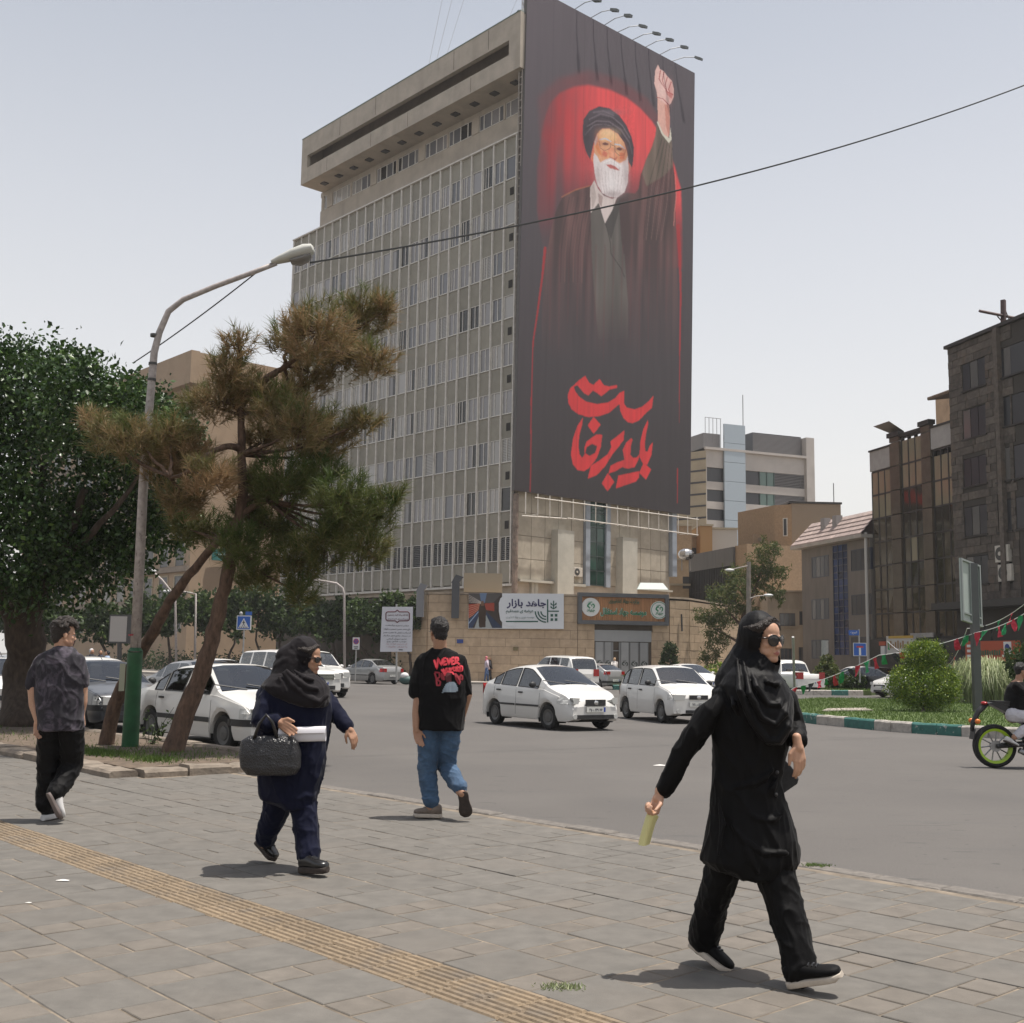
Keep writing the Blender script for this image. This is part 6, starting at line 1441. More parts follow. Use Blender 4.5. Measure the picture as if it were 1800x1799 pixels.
def hand(mb,wrist,d,th,k=1.0,curl=(.35,.5,.4),thumb=.5,spread=.10,fist=False):
 d=Vector(d).normalized();s=Vector(th);s=(s-d*s.dot(d)).normalized();n=d.cross(s)
 w_=Vector(wrist)
 limb(mb,[w_-d*.03,w_+d*.02],[.025*k,.026*k],10)
 lens=(.040,.045,.042,.033);offs=(.028,.010,-.009,-.026);kn=(.088,.092,.088,.080)
 tips=[]
 for i in range(4):
  b=w_+(d*kn[i]+s*offs[i])*k
  limb(mb,[w_+(d*.015+s*offs[i]*.75)*k,b],[.0135*k,.0115*k],8)
  a=0;p=b;dr=(d+s*(offs[i]*spread*12)).normalized();pts=[b];rr=[.0105*k]
  for j,(l,c_) in enumerate(zip((lens[i],lens[i]*.62,lens[i]*.48),curl)):
   a+=c_*(1+.12*i);v=dr*cos(a)+n*sin(a);p=p+v*l*k;pts.append(p);rr.append((.0095,.0085,.0072)[j]*k)
  limb(mb,pts,rr,8);tips.append((p,v))
 b=w_+(d*.022+s*.022)*k;v1=(d*.62+s*.62+n*thumb*.8).normalized();v2=(d*.9+s*.12+n*thumb).normalized()
 limb(mb,[w_+(d*.005+s*.012)*k,b,b+v1*.04*k,b+(v1*.04+v2*.03)*k,b+(v1*.04+v2*.052)*k],[.014*k,.015*k,.0125*k,.0105*k,.0085*k],8)
 return tips
def shoe(parent,heel,toe,up,m_up,m_so,ln=None,wd=.098,name='shoe',hgt=.10,so=.028):
 heel,toe=Vector(heel),Vector(toe);x=(toe-heel).normalized();L_=(toe-heel).length;u=Vector(up);u=(u-x*u.dot(x)).normalized();y=u.cross(x)
 def rg(t,w_,z0,z1,n=14,ex=2.4):
  c=heel+x*(L_*t);q=[]
  for k in range(n):
   a=2*pi*k/n;ca,sa=cos(a),sin(a);q.append(c+y*(w_/2*abs(ca)**(2/ex)*(1 if ca>0 else -1))+u*((z0+z1)/2+(z1-z0)/2*abs(sa)**(2/ex)*(1 if sa>0 else -1)))
  return q
 T_=(0,.02,.08,.2,.35,.5,.65,.78,.9,.97,1);Wd=(.35,.55,.70,.76,.72,.80,.95,1,.86,.6,.3)
 top_=(.6,.85,1,1.0,.92,.74,.58,.5,.43,.35,.28)
 s1=MB().loft([rg(t,wd*w_,so*.75,so+(hgt-so)*h) for t,w_,h in zip(T_,Wd,top_)]);o=s1.build(name,m_up,parent,smooth=50)
 s2=MB().loft([rg(t if 0<t<1 else (-.012 if t==0 else 1.012),wd*(w_+.09),0+(.012 if t>.9 else 0),so,ex=4) for t,w_ in zip(T_,Wd)]);s2.build('sole',m_so,o,smooth=40)
 lc=MB()
 for k in range(4):
  t=.42+.07*k;c=heel+x*(L_*t)+u*(so+(hgt-so)*interp(list(zip(T_,top_)),t)+.001);lc.tube([c-y*.022,c+u*.004,c+y*.022],.0035,4)
 lc.build('laces',m_whs if m_up is m_whs else m_leath,o);return o
def eyes(parent,C,R,s,mi=None):
 mw=bpy.data.materials.get('eye_white') or mat('eye_white',(.6,.58,.56),.3);md_=bpy.data.materials.get('iris') or mat('iris',(.03,.018,.01),.15)
 for k in (1,-1):
  e=MB().ell(C+R@(Vector((.066,k*.031,-.004))*s),(.014*s,.014*s,.0105*s),R).build('eye',mw,parent,smooth=True)
  MB().ell(C+R@(Vector((.0775,k*.032,-.004))*s),(.004*s,.0065*s,.0065*s),R).build('iris',md_,e,smooth=True)
def sunglasses(parent,C,R,s,w_=.029,h_=.027):
 fr=MB()
 for k in (1,-1):
  Rk=R@Matrix.Rotation(k*.30,3,'Z')@Matrix.Rotation(.12,3,'Y');c=C+R@(Vector((.092,k*.034,-.006))*s)
  pts=[c+Rk@Vector((0,w_*s*cos(a)*(1+.08*sin(a)),h_*s*sin(a)*(.92 if sin(a)>0 else 1))) for a in np.linspace(0,2*pi,21)]
  fr.tube(pts,.0036*s,6);fr.tube([C+R@(Vector((.080,k*.064,.006))*s),C+R@(Vector((.04,k*.078,.006))*s),C+R@(Vector((-.03,k*.082,.002))*s)],.0036*s,6)
 fr.tube([C+R@(Vector((.1,.009,.004))*s),C+R@(Vector((.104,0,.006))*s),C+R@(Vector((.1,-.009,.004))*s)],.0035*s,6)
 o=fr.build('sunglasses',m_sfrm,parent,smooth=True)
 for k in (1,-1):
  Rk=R@Matrix.Rotation(k*.30,3,'Z')@Matrix.Rotation(.12,3,'Y');c=C+R@(Vector((.092,k*.034,-.006))*s)
  MB().ell(c,(.004*s,w_*s*.98,h_*s*.96),Rk,18,9).build('lens',m_sung,o,smooth=True)
def hood_cut(C,R,s,w_=.060,zc=-.012,h_=.100,x0=.0,slope=.0):
 Ri=R.transposed()
 def f(p):
  q=Ri@(Vector(p)-C)/s;return q.x>x0+slope*(q.z-zc) and (q.y/w_)**2+((q.z-zc)/h_)**2<1
 return f
f=Fig(5.65);P=f.P
w2=thing('person','woman in a long black coat and black headscarf with round sunglasses, striding right','person',G(1325,1715))
C=P(1341,1125,0);R=frame_of((.66,-.75,.02));s=.93
bd=MB();head(bd,C,R,s,.97,P(1318,1205,.02),.05)
limb(bd,[P(1318,1225,.02),P(1318,1300,.02),P(1316,1420,.02)],[.07,.07,.08])
limb(bd,[P(1276,1226,-.04),P(1212,1302,-.025),P(1160,1392,.0)],[.03,.03,.026]);limb(bd,[P(1385,1228,.08),P(1397,1285,.10),P(1402,1307,-.09)],[.04,.034,.025])
hand(bd,P(1159,1398,0),P(1147,1432,-.02)-P(1160,1398,0),Vector((.5,-.75,-.35)),.93,(1.0,1.15,.9),.6)
hand(bd,P(1402,1308,-.11),Vector((.10,-.10,-1)),Vector((-1,-.35,0)),.90,(.22,.35,.25),.15)
limb(bd,[P(1295,1450,.06),P(1258,1565,.12),P(1236,1655,.22)],[.075,.05,.04]);limb(bd,[P(1342,1450,.0),P(1378,1590,-.1),P(1407,1705,-.2)],[.075,.05,.04])
blob('body',bd,[m_skin,m_lip],w2,.0042,5,.5,decim=.5,select=lipsel(C,R,s))
hb=MB()
for k in range(16):
 a=-1.25+2.5*k/15;hb.tube([C+R@(Vector((.045*cos(a)+.028,.076*sin(a),.095-.04*abs(sin(a))**2))*s),C+R@(Vector((.01,.088*sin(a),.108-.055*abs(sin(a))))*s),C+R@(Vector((-.05,.08*sin(a),.11-.05*abs(sin(a))))*s)],.021*s,7)
for k in (1,-1):limb(hb,[C+R@(Vector((.052,k*.052,.068))*s),C+R@(Vector((.03,k*.071,.035))*s),C+R@(Vector((.012,k*.076,-.01))*s)],[.012*s,.013*s,.011*s])
blob('hair',hb,m_hairb,w2,.005,3,wr=(.004,60,60,140))
sunglasses(w2,C,R,s,.032,.029)
hd=MB();hd.ell(C+R@(Vector((-.030,0,.022))*s),(.112*s,.103*s,.132*s),R,22,14);hd.ell(C+R@(Vector((-.055,0,-.03))*s),(.10*s,.098*s,.13*s),R,20,12)
limb(hd,[C+R@(Vector((.0,0,-.11))*s),P(1322,1195,-.01)],[.082,.10])
limb(hd,[C+R@(Vector((-.07,0,-.06))*s),P(1292,1200,.03)],[.09,.10])
hcut=hood_cut(C,R,s,.069,-.016,.112,-.012)
rim=[C+R@(Vector((.034-.022*(abs(cos(a)))+(.03 if sin(a)<-.5 else 0),.066*cos(a),-.008+.112*sin(a)))*s) for a in np.linspace(0,2*pi,33)]
ct=MB();stack(ct,f,[(1188,1290,1362,.02,.15),(1200,1266,1380,.01,.2),(1215,1253,1390,.0,.23),(1250,1249,1394,0,.25),(1290,1251,1389,0,.25),(1330,1253,1381,.01,.25),(1370,1251,1374,.01,.25),(1400,1249,1377,.01,.27),(1430,1247,1387,.01,.30),(1460,1241,1397,.01,.33),(1490,1235,1405,.01,.35),(1512,1231,1404,.01,.36),(1527,1254,1392,.0,.33),(1543,1296,1374,-.05,.22)])
limb(ct,[P(1284,1226,-.03),P(1250,1252,-.045),P(1216,1298,-.03),P(1190,1345,-.01),P(1166,1388,0)],[.052,.060,.056,.050,.041]);limb(ct,[P(1380,1232,.06),P(1394,1280,.07),P(1401,1300,-.07)],[.065,.06,.047])
for pts in ([(1290,1385),(1320,1378),(1345,1366),(1362,1352)],[(1295,1420),(1330,1440),(1360,1442),(1378,1430)],[(1285,1450),(1310,1480),(1345,1500),(1385,1500)],[(1262,1400),(1270,1450),(1262,1505)],[(1300,1460),(1320,1510),(1335,1538)],[(1350,1400),(1362,1380),(1370,1360)]):
 ct.tube([P(x,y,-.110-.0005*max(0,y-1400)) for x,y in pts],[.006]+[.019]*(len(pts)-2)+[.006],8)
blob('coat',ct,m_blk,w2,.006,4,wr=(.012,11,11,4))
bt=MB()
for y in (1355,1366,1398):bt.ell(P(1366,y,-.135),(.008,.006,.008),None,8,6)
for q in ((1366,1358),(1364,1397)):MB().ell(P(*q,-.12),(.009,.008,.009),None,8,6).build('button',m_leath,w2)
cw=hd;stack(cw,f,[(1158,1300,1326,.01,.06),(1166,1292,1340,.0,.13),(1175,1282,1356,-.005,.18),(1186,1273,1370,-.01,.22),(1205,1264,1384,-.02,.25),(1228,1272,1393,-.04,.26),(1252,1290,1394,-.06,.25),(1276,1308,1391,-.07,.22),(1296,1328,1384,-.085,.17),(1310,1346,1374,-.10,.10)])
def fold(pts,r0,dy):cw.tube([P(x,y,dy+(.09 if i==0 else.05 if i==len(pts)-1 else -.03)) for i,(x,y) in enumerate(pts)],[r0*.25,r0*.9]+[r0]*(len(pts)-3)+[r0*.3],10)
fold([(1296,1158),(1300,1215),(1322,1268),(1348,1302),(1368,1303),(1385,1278),(1393,1235)],.019,-.135)
fold([(1306,1160),(1318,1220),(1340,1262),(1362,1274),(1380,1255),(1388,1218)],.017,-.15)
fold([(1316,1166),(1330,1208),(1350,1238),(1368,1240),(1382,1215)],.016,-.145)
fold([(1278,1185),(1290,1240),(1308,1282)],.014,-.115);fold([(1335,1180),(1350,1200),(1366,1204),(1376,1196)],.014,-.12)
blob('headscarf',cw,m_hij,w2,.0052,4,wr=(.004,12,12,7),cut=hcut)
tr=MB();limb(tr,[P(1300,1440,.04),P(1282,1500,.07),P(1258,1568,.12),P(1246,1610,.17),P(1238,1650,.22)],[.10,.092,.080,.078,.078]);limb(tr,[P(1338,1440,-.0),P(1358,1520,-.04),P(1378,1590,-.10),P(1394,1645,-.15),P(1407,1706,-.2)],[.10,.094,.086,.080,.076])
blob('trousers',tr,m_blk,w2,.0065,4,wr=(.011,13,13,8))
h1=P(1212,1664,.26);shoe(w2,h1,h1+Vector((.165,-.14,-.098)),Vector((.45,-.1,1)),m_blk,m_sole,name='shoe',wd=.1,hgt=.105,so=.034)
h2=P(1388,1738,-.2);h2.z=.004;shoe(w2,h2,h2+Vector((.205,-.13,.075)),Vector((-.25,0,1)),m_blk,m_sole,name='shoe',wd=.1,hgt=.105,so=.034)
m_pap=mat('yellow_paper',(.62,.58,.27),.7)
pts=[((1141,1420),(1158,1436)),((1134,1440),(1153,1446)),((1128,1460),(1148,1462)),((1124,1475),(1145,1474)),((1122,1485),(1142,1484))]
pm_=MB();vs=[]
for i,(a,b) in enumerate(pts):
 for k in range(7):
  t=k/6;x=a[0]+(b[0]-a[0])*t;y=a[1]+(b[1]-a[1])*t+(3 if i==4 else 0)*sin(pi*t);vs.append(P(x,y,-.02-.035*sin(pi*t)*(1 if i<4 else 1.2)))
n7=len(vs)
pm_.add(vs+[v+Vector((0,.0025,0)) for v in vs],[(i*7+k,(i+1)*7+k,(i+1)*7+k+1,i*7+k+1) for i in range(4) for k in range(6)]+[(n7+i*7+k+1,n7+(i+1)*7+k+1,n7+(i+1)*7+k,n7+i*7+k) for i in range(4) for k in range(6)])
pm_.add([P(1122,1485,-.02),P(1142,1484,-.02),P(1140,1478,.02),P(1128,1476,.03)],[(0,1,2,3),(3,2,1,0)])
po=pm_.build('rolled_paper',m_pap,None,smooth=True);tag(po,'yellow rolled paper held low in the hand of the black clad woman','paper')
cbg=thing('clutch_bag','dark grey flat handbag at the black clad woman far hip','bag',P(1370,1370,.12))
poly=[(1335,1338),(1380,1336),(1392,1348),(1405,1369),(1403,1378),(1373,1399),(1335,1402)]
mb=MB();mb.prism([P(x,y,.08) for x,y in poly],(0,.07,0));blob('body',mb,mat('charcoal_leather',(.025,.025,.028),.55,nz=60,amt=.3,bump=.5,bscale=200),cbg,.006,5)
MB().tube([P(1345,1340,.115),P(1350,1290,.1),P(1368,1340,.115)],.006,6).build('strap',m_leath,cbg)
f=Fig(8.24);P=f.P
w1=thing('person','woman in navy coat and dark scarf carrying white papers and a black bag','person',G(515,1526))
C=P(541,1157,0);R=frame_of((.97,-.22,-.08));s=.95
bd=MB();head(bd,C,R,s,1.04,P(520,1215,.02),.055)
limb(bd,[P(520,1222,.02),P(518,1290,.02),P(510,1390,.02)],[.11,.115,.11])
limb(bd,[P(470,1226,-.12),P(457,1272,-.18),P(490,1270,-.2)],[.045,.04,.027]);limb(bd,[P(573,1226,.10),P(598,1262,.05),P(613,1280,-.03)],[.045,.038,.026])
hand(bd,P(490,1269,-.22),P(514,1286,-.275)-P(490,1269,-.22),Vector((.55,-.05,.8)),1.04,(.12,.22,.2),.0)
hand(bd,P(613,1280,-.04),P(622,1300,-.06)-P(612,1280,-.04),Vector((-.8,-.5,-.2)),.9,(.4,.4,.3),.4)
limb(bd,[P(495,1390,.06),P(482,1440,.1),P(466,1484,.22)],[.08,.055,.04]);limb(bd,[P(528,1390,-.02),P(541,1450,-.08),P(545,1512,-.16)],[.08,.055,.04])
blob('body',bd,[m_skin2,m_lip],w1,.0052,5,.5,decim=.6,select=lipsel(C,R,s))
hb=MB()
for k in range(14):
 a=-1.3+2.6*k/13;hb.tube([C+R@(Vector((.048*cos(a)+.028,.076*sin(a),.082-.03*abs(sin(a))**2))*s),C+R@(Vector((.01,.087*sin(a),.112-.055*abs(sin(a))))*s),C+R@(Vector((-.05,.08*sin(a),.11-.05*abs(sin(a))))*s)],.022*s,7)
for k in (1,-1):limb(hb,[C+R@(Vector((.05,k*.055,.06))*s),C+R@(Vector((.028,k*.073,.02))*s),C+R@(Vector((.008,k*.078,-.03))*s)],[.014*s,.016*s,.012*s])
blob('hair',hb,m_hairb,w1,.006,3,wr=(.004,60,60,140))
sunglasses(w1,C,R,s,.027,.021)
hd=MB();hd.ell(C+R@(Vector((-.032,0,.024))*s),(.115*s,.106*s,.135*s),R,22,14)
hd.ell(P(516,1156,.0),(.10,.10,.09),None,18,12);hd.ell(P(506,1172,.0),(.105,.11,.09),None,18,12)
limb(hd,[P(531,1136,0),P(505,1156,0)],[.075,.085])
limb(hd,[C+R@(Vector((.0,0,-.10))*s),P(532,1205,-.02)],[.085,.12]);limb(hd,[P(512,1172,0),P(505,1205,0)],[.12,.14])
hcut=hood_cut(C,R,s,.066,-.018,.108,.0)
ct=MB();stack(ct,f,[(1192,478,566,0,.26),(1205,460,577,0,.32),(1222,451,583,0,.35),(1250,449,584,0,.36),(1280,452,580,0,.36),(1310,455,576,0,.36),(1340,456,573,0,.37),(1370,456,566,0,.37),(1395,457,559,0,.36),(1405,460,556,0,.35),(1420,498,553,-.03,.26)])
limb(ct,[P(472,1226,-.1),P(458,1272,-.17),P(470,1273,-.19),P(486,1269,-.2)],[.072,.066,.060,.052]);limb(ct,[P(570,1228,.08),P(594,1258,.05),P(610,1276,-.02)],[.07,.060,.050])
blob('coat',ct,m_navy_c,w1,.008,4,wr=(.015,9,9,5))
cw=hd;stack(cw,f,[(1186,478,560,0,.30),(1194,470,568,-.01,.34),(1207,460,578,-.02,.38),(1220,466,580,-.03,.38),(1233,496,580,-.06,.33),(1243,530,574,-.1,.22)])
def fold1(pts,r0,dy):cw.tube([P(x,y,dy-(.03 if 0<i<len(pts)-1 else 0)) for i,(x,y) in enumerate(pts)],[r0*.5]+[r0]*(len(pts)-2)+[r0*.5],10)
fold1([(498,1182),(515,1205),(540,1226),(562,1236),(576,1222)],.026,-.17);fold1([(502,1178),(520,1196),(542,1210),(560,1212)],.022,-.165);fold1([(490,1190),(505,1215),(530,1236)],.02,-.17);fold1([(516,1178),(534,1192),(552,1196)],.02,-.15)
blob('headscarf',cw,m_scarf,w1,.007,4,wr=(.006,11,11,8),cut=hcut)
tr=MB();limb(tr,[P(492,1385,.05),P(484,1430,.09),P(474,1455,.14),P(467,1474,.2)],[.105,.09,.08,.072]);limb(tr,[P(528,1385,-.02),P(536,1440,-.06),P(541,1475,-.1),P(543,1505,-.15)],[.105,.092,.084,.078])
blob('trousers',tr,m_navy_c,w1,.008,4,wr=(.013,12,12,8))
h1=P(449,1484,.28);shoe(w1,h1,h1+Vector((.145,-.10,-.11)),Vector((.6,0,1)),m_leath,m_soled,wd=.1,hgt=.12,so=.04)
h2=P(528,1537,-.17);h2.z=.003;shoe(w1,h2,h2+Vector((.20,-.12,.02)),Vector((0,0,1)),m_leath,m_soled,wd=.1,hgt=.125,so=.045)
m_wp=mat('white_paper',(.66,.65,.68),.6)
rp=MB();a,b=P(490,1293,-.215),P(573,1291,-.215)
for r0,r1,o_ in ((.058,.030,0),(.05,.024,.012)):
 ang=np.linspace(.2,2*pi+.6,26);rings=[]
 for e_,q in ((0,a+Vector((o_,0,0))),(1,b-Vector((o_*.5,0,0)))):
  rings.append([q+Vector((0,-r1*cos(t)*(1-.02*k),r0*sin(t)*(1-.012*k))) for k,t in enumerate(ang)])
 nq=len(ang);vs=rings[0]+rings[1];rp.add(vs,[(k,k+1,nq+k+1,nq+k) for k in range(nq-1)])
rpo=rp.build('rolled_papers',m_wp,None,smooth=60);tag(rpo,'roll of white papers under the hand of the navy clad woman','papers')
m_croc=bpy.data.materials.new('crocodile_leather');m_croc.use_nodes=True;n_,L_,b_=nodes_of(m_croc);b_.inputs['Base Color'].default_value=(.014,.0135,.015,1);b_.inputs['Roughness'].default_value=.34
vo=n_.new('ShaderNodeTexVoronoi');vo.feature='DISTANCE_TO_EDGE';vo.inputs['Scale'].default_value=55;g_=n_.new('ShaderNodeNewGeometry');L_.new(g_.outputs['Position'],vo.inputs['Vector']);mr_=n_.new('ShaderNodeMapRange');mr_.inputs[2].default_value=.25;L_.new(vo.outputs[0],mr_.inputs[0]);bp_=n_.new('ShaderNodeBump');bp_.inputs['Strength'].default_value=.55;bp_.inputs['Distance'].default_value=.004;L_.new(mr_.outputs[0],bp_.inputs['Height']);L_.new(bp_.outputs[0],b_.inputs['Normal'])
bag=thing('handbag','black crocodile pattern handbag hanging from the navy clad woman forearm','bag',P(474,1365,-.25))
mb=MB();stack(mb,f,[(1294,438,515,-.25,.10),(1303,424,524,-.25,.14),(1325,420,529,-.25,.18),(1348,423,528,-.25,.19),(1362,434,520,-.25,.17)],ex=3.2);blob('body',mb,m_croc,bag,.008,4,wr=(.005,8,8,8))
for d_ in (-.05,.03):MB().tube([P(446,1300,-.25+d_),P(456,1272,-.25+d_),P(468,1257,-.24+d_*1.8),P(479,1270,-.25+d_),P(488,1300,-.25+d_)],.011,8).build('handle',m_leath,bag,smooth=True)
f=Fig(10.9);P=f.P
m2=thing('person','man seen from behind in black T-shirt with red graffiti print and blue jeans','person',G(775,1440))
C=P(771,1111,0);R=frame_of((-.42,.90,0));s=.98
bd=MB();head(bd,C,R,s,1.05,P(774,1150,.0),.062)
limb(bd,[P(775,1170,0),P(775,1220,0),P(773,1262,0)],[.09,.095,.09])
limb(bd,[P(740,1166,0),P(736,1225,-.02),P(732,1255,-.04),P(731,1280,-.07)],[.055,.048,.042,.029]);limb(bd,[P(812,1166,0),P(822,1222,.02),P(815,1252,.16)],[.055,.045,.032])
hand(bd,P(731,1281,-.07),P(737,1306,-.09)-P(731,1281,-.07),Vector((.9,.2,0)),1.05,(.25,.3,.25),.3);hand(bd,P(815,1253,.17),Vector((-.3,.6,-.7)),Vector((-.7,.3,.2)),1.0)
limb(bd,[P(757,1285,0),P(752,1360,.05),P(757,1420,.0)],[.07,.055,.045]);limb(bd,[P(790,1285,0),P(785,1350,.08),P(812,1395,-.2)],[.07,.055,.045])
blob('body',bd,[m_skin2],m2,.0065,5,.5,decim=.7)
eyes(m2,C,R,s)
hb=MB();hb.ell(C+R@(Vector((-.025,0,.045))*s),(.105*s,.087*s,.102*s),R,22,14);hb.ell(C+R@(Vector((-.055,0,-.02))*s),(.062*s,.066*s,.075*s),R,18,10);hb.ell(C+R@(Vector((.045,0,.105))*s),(.05*s,.06*s,.035*s),R)
Ri=R.transposed()
blob('hair',hb,m_hair,m2,.007,3,wr=(.008,45,45,45),cut=lambda p,Ri=Ri,C=C:(lambda q:q.x>.07 and q.z<.055)(Ri@(Vector(p)-C)))
gl_=MB()
for k in (1,-1):gl_.tube([C+R@(Vector((.095,k*.035,0))*s),C+R@(Vector((.082,k*.068,.004))*s),C+R@(Vector((-.02,k*.082,.002))*s)],.003,5)
gl_.tube([C+R@(Vector((.1,-.035,0))*s),C+R@(Vector((.104,0,.002))*s),C+R@(Vector((.1,.035,0))*s)],.003,5).build('glasses',m_sfrm,m2)
ts=MB();stack(ts,f,[(1140,757,792,.0,.14),(1146,750,800,0,.19),(1155,738,812,0,.24),(1175,731,820,0,.28),(1205,731,821,0,.30),(1240,733,819,0,.30),(1270,735,816,0,.31),(1284,735,815,0,.31)])
limb(ts,[P(745,1165,0),P(736,1195,-.01),P(731,1216,-.02)],[.078,.082,.076]);limb(ts,[P(808,1165,0),P(816,1195,.01),P(819,1216,.02)],[.078,.072,.062])
tee=blob('t_shirt',ts,m_tee,m2,.008,3,wr=(.013,8,8,4.5))
tme_=tee.data;Mt=WM[m2.name];bvh=BVHTree.FromPolygons([Mt@v.co for v in tme_.vertices],[tuple(p.vertices) for p in tme_.polygons])
def on_back(px,py,off=.004):
 d=ray(px,py).normalized();h=bvh.ray_cast(CP,d);
 return (h[0]-d*off) if h[0] else P(px,py,-.16)
m_rp=mat('red_shirt_print',(.62,.04,.06),.7);m_rd=mat('dark_red_print',(.27,.018,.03),.7)
def stroke(pts,w0,m,name='print_stroke',off=.004):
 mb=MB();rings=[]
 Q=[Vector((x,y,0)) for x,y in pts];D=[]
 for a,b in zip(Q,Q[1:]):
  k=max(1,int((b-a).length/2.2));D+=[a+(b-a)*(i/k) for i in range(k)]
 D.append(Q[-1]);L3=[];R3=[]
 for i,q in enumerate(D):
  t=(D[min(i+1,len(D)-1)]-D[max(i-1,0)]).normalized();nn=Vector((-t.y,t.x,0))*(w0/2);L3.append(on_back(*(q+nn).xy,off));R3.append(on_back(*(q-nn).xy,off))
 n=len(D);mb.add(L3+R3,[(i,i+1,n+i+1,n+i) for i in range(n-1)]);mb.add(L3+R3,[(n+i,n+i+1,i+1,i) for i in range(n-1)]);return mb
pr=MB()
def addst(pts,w0,t=None):q=stroke(pts,w0,None);(t or pr).add(q.v,q.f)
def zz(p):return [(680+x/10,1070+y/10) for x,y in p]
for pts in ([(830,900),(880,1060),(900,870),(960,1000),(985,880)],[(990,880),(1000,990),(1060,975)],[(990,880),(1045,870)],[(995,935),(1045,925)],[(1060,870),(1090,985),(1120,870)],[(1135,870),(1145,980),(1195,970)],[(1135,870),(1185,860)],[(1140,920),(1180,915)],[(1210,975),(1205,860),(1250,865),(1255,910),(1212,925),(1280,985)]):addst(zz(pts),3.6)
for pts in ([(960,1070),(985,1120),(1000,1060),(1020,1130),(1040,1050)],[(1050,1040),(1060,1100),(1095,1095),(1100,1040)],[(1115,1040),(1125,1100),(1160,1030)],[(1180,1020),(1170,1090),(1210,1090),(1215,1020)],[(1230,1110),(1235,1010),(1265,1030),(1240,1060),(1270,1110)],[(1290,1000),(1285,1110),(1325,1090),(1330,1020),(1290,1005)],[(1000,1120),(1020,1180),(1040,1120),(1150,1120),(1180,1160)]):addst(zz(pts),3.0)
pr.build('red_print',m_rp,m2)
pr2=MB()
for pts in ([(840,1130),(870,1230),(880,1350),(930,1350),(940,1290),(880,1240),(930,1200),(920,1130),(840,1120)],[(960,1130),(970,1250),(990,1150),(1005,1260)],[(1200,1140),(1215,1230),(1270,1330),(1290,1280),(1240,1180),(1200,1140)],[(1290,1160),(1330,1190),(1330,1250),(1290,1240),(1280,1180)]):addst(zz(pts),3.2,pr2)
pr2.build('dark_red_print',m_rd,m2)
def fillp(poly,m,nm,off=.0045):
 xs_=[p[0] for p in poly];ys_=[p[1] for p in poly];mb=MB();st=1.5;g={}
 def inside(x,y):
  c=False
  for (x0,y0),(x1,y1) in zip(poly,poly[1:]+poly[:1]):
   if (y0>y)!=(y1>y) and x<(x1-x0)*(y-y0)/(y1-y0)+x0:c=not c
  return c
 x=min(xs_)
 while x<max(xs_):
  y=min(ys_)
  while y<max(ys_):
   if inside(x+st/2,y+st/2):mb.quad(on_back(x,y,off),on_back(x,y+st,off),on_back(x+st,y+st,off),on_back(x+st,y,off))
   y+=st
  x+=st
 return mb.build(nm,m,m2)
fillp(zz([(1040,1290),(1030,1180),(1060,1125),(1110,1130),(1140,1180),(1135,1290)]),mat('maroon_print',(.085,.014,.018),.7),'hood_print')
fillp(zz([(965,1480),(1000,1400),(1050,1310),(1110,1290),(1190,1290),(1240,1360),(1255,1460)]),mat('pale_blue_print',(.22,.27,.32),.7),'jacket_print')
jn_=MB();limb(jn_,[P(757,1275,0),P(753,1320,.02),P(751,1360,.04),P(755,1385,.02),P(758,1408,.0)],[.112,.100,.088,.082,.074]);limb(jn_,[P(791,1275,0),P(787,1318,.05),P(786,1348,.08),P(799,1372,-.06),P(810,1386,-.17)],[.112,.100,.086,.078,.064]);jn_.tube([P(757,1402,0),P(758,1411,0)],[.082,.08],14)
blob('jeans',jn_,m_jean,m2,.0075,4,wr=(.013,9,9,13))
m_tsh=mat('taupe_shoe',(.17,.135,.11),.8,nz=14,amt=.4)
h1=P(776,1439,-.02);h1.z=.003;shoe(m2,h1,h1+Vector((-.255,.05,0)),Z,m_tsh,m_sole,wd=.105,hgt=.125,so=.04)
h2=P(813,1393,-.24);shoe(m2,h2,P(820,1437,-.20),Vector((.05,1,.1)),m_tsh,m_soled,wd=.115,hgt=.11,so=.035)
f=Fig(10.34);P=f.P
m1=thing('person','man seen from behind in dark tie-dye T-shirt and black trousers at the left','person',G(85,1442))
C=P(113,1116,0);R=frame_of((.80,.60,-.03));s=.95
bd=MB();head(bd,C,R,s,1.0,P(107,1148,.0),.055)
limb(bd,[P(106,1168,0),P(105,1220,0),P(105,1262,0)],[.085,.09,.09])
limb(bd,[P(72,1164,0),P(57,1205,-.02),P(59,1240,-.03),P(66,1268,-.06)],[.05,.046,.04,.027]);limb(bd,[P(138,1162,0),P(145,1205,.0),P(146,1235,.02),P(143,1258,.04)],[.05,.046,.038,.027])
hand(bd,P(66,1268,-.06),Vector((.10,-.05,-1)),Vector((.9,.3,0)),1.0,(.4,.5,.4),.4);hand(bd,P(144,1259,.04),Vector((.12,.05,-1)),Vector((-.3,-.9,0)),1.0,(.5,.6,.5),.4)
limb(bd,[P(90,1285,0),P(83,1350,.05),P(78,1420,.05)],[.07,.055,.045]);limb(bd,[P(122,1285,0),P(126,1345,.08),P(93,1398,-.15)],[.07,.055,.045])
blob('body',bd,[m_skin,m_lip],m1,.0062,5,.5,decim=.7,select=lipsel(C,R,s))
eyes(m1,C,R,s)
hb=MB();r3=random.Random(5)
hb.ell(C+R@(Vector((-.03,0,.04))*s),(.10*s,.084*s,.095*s),R,20,12);hb.ell(C+R@(Vector((-.07,0,-.02))*s),(.05*s,.065*s,.07*s),R,16,10)
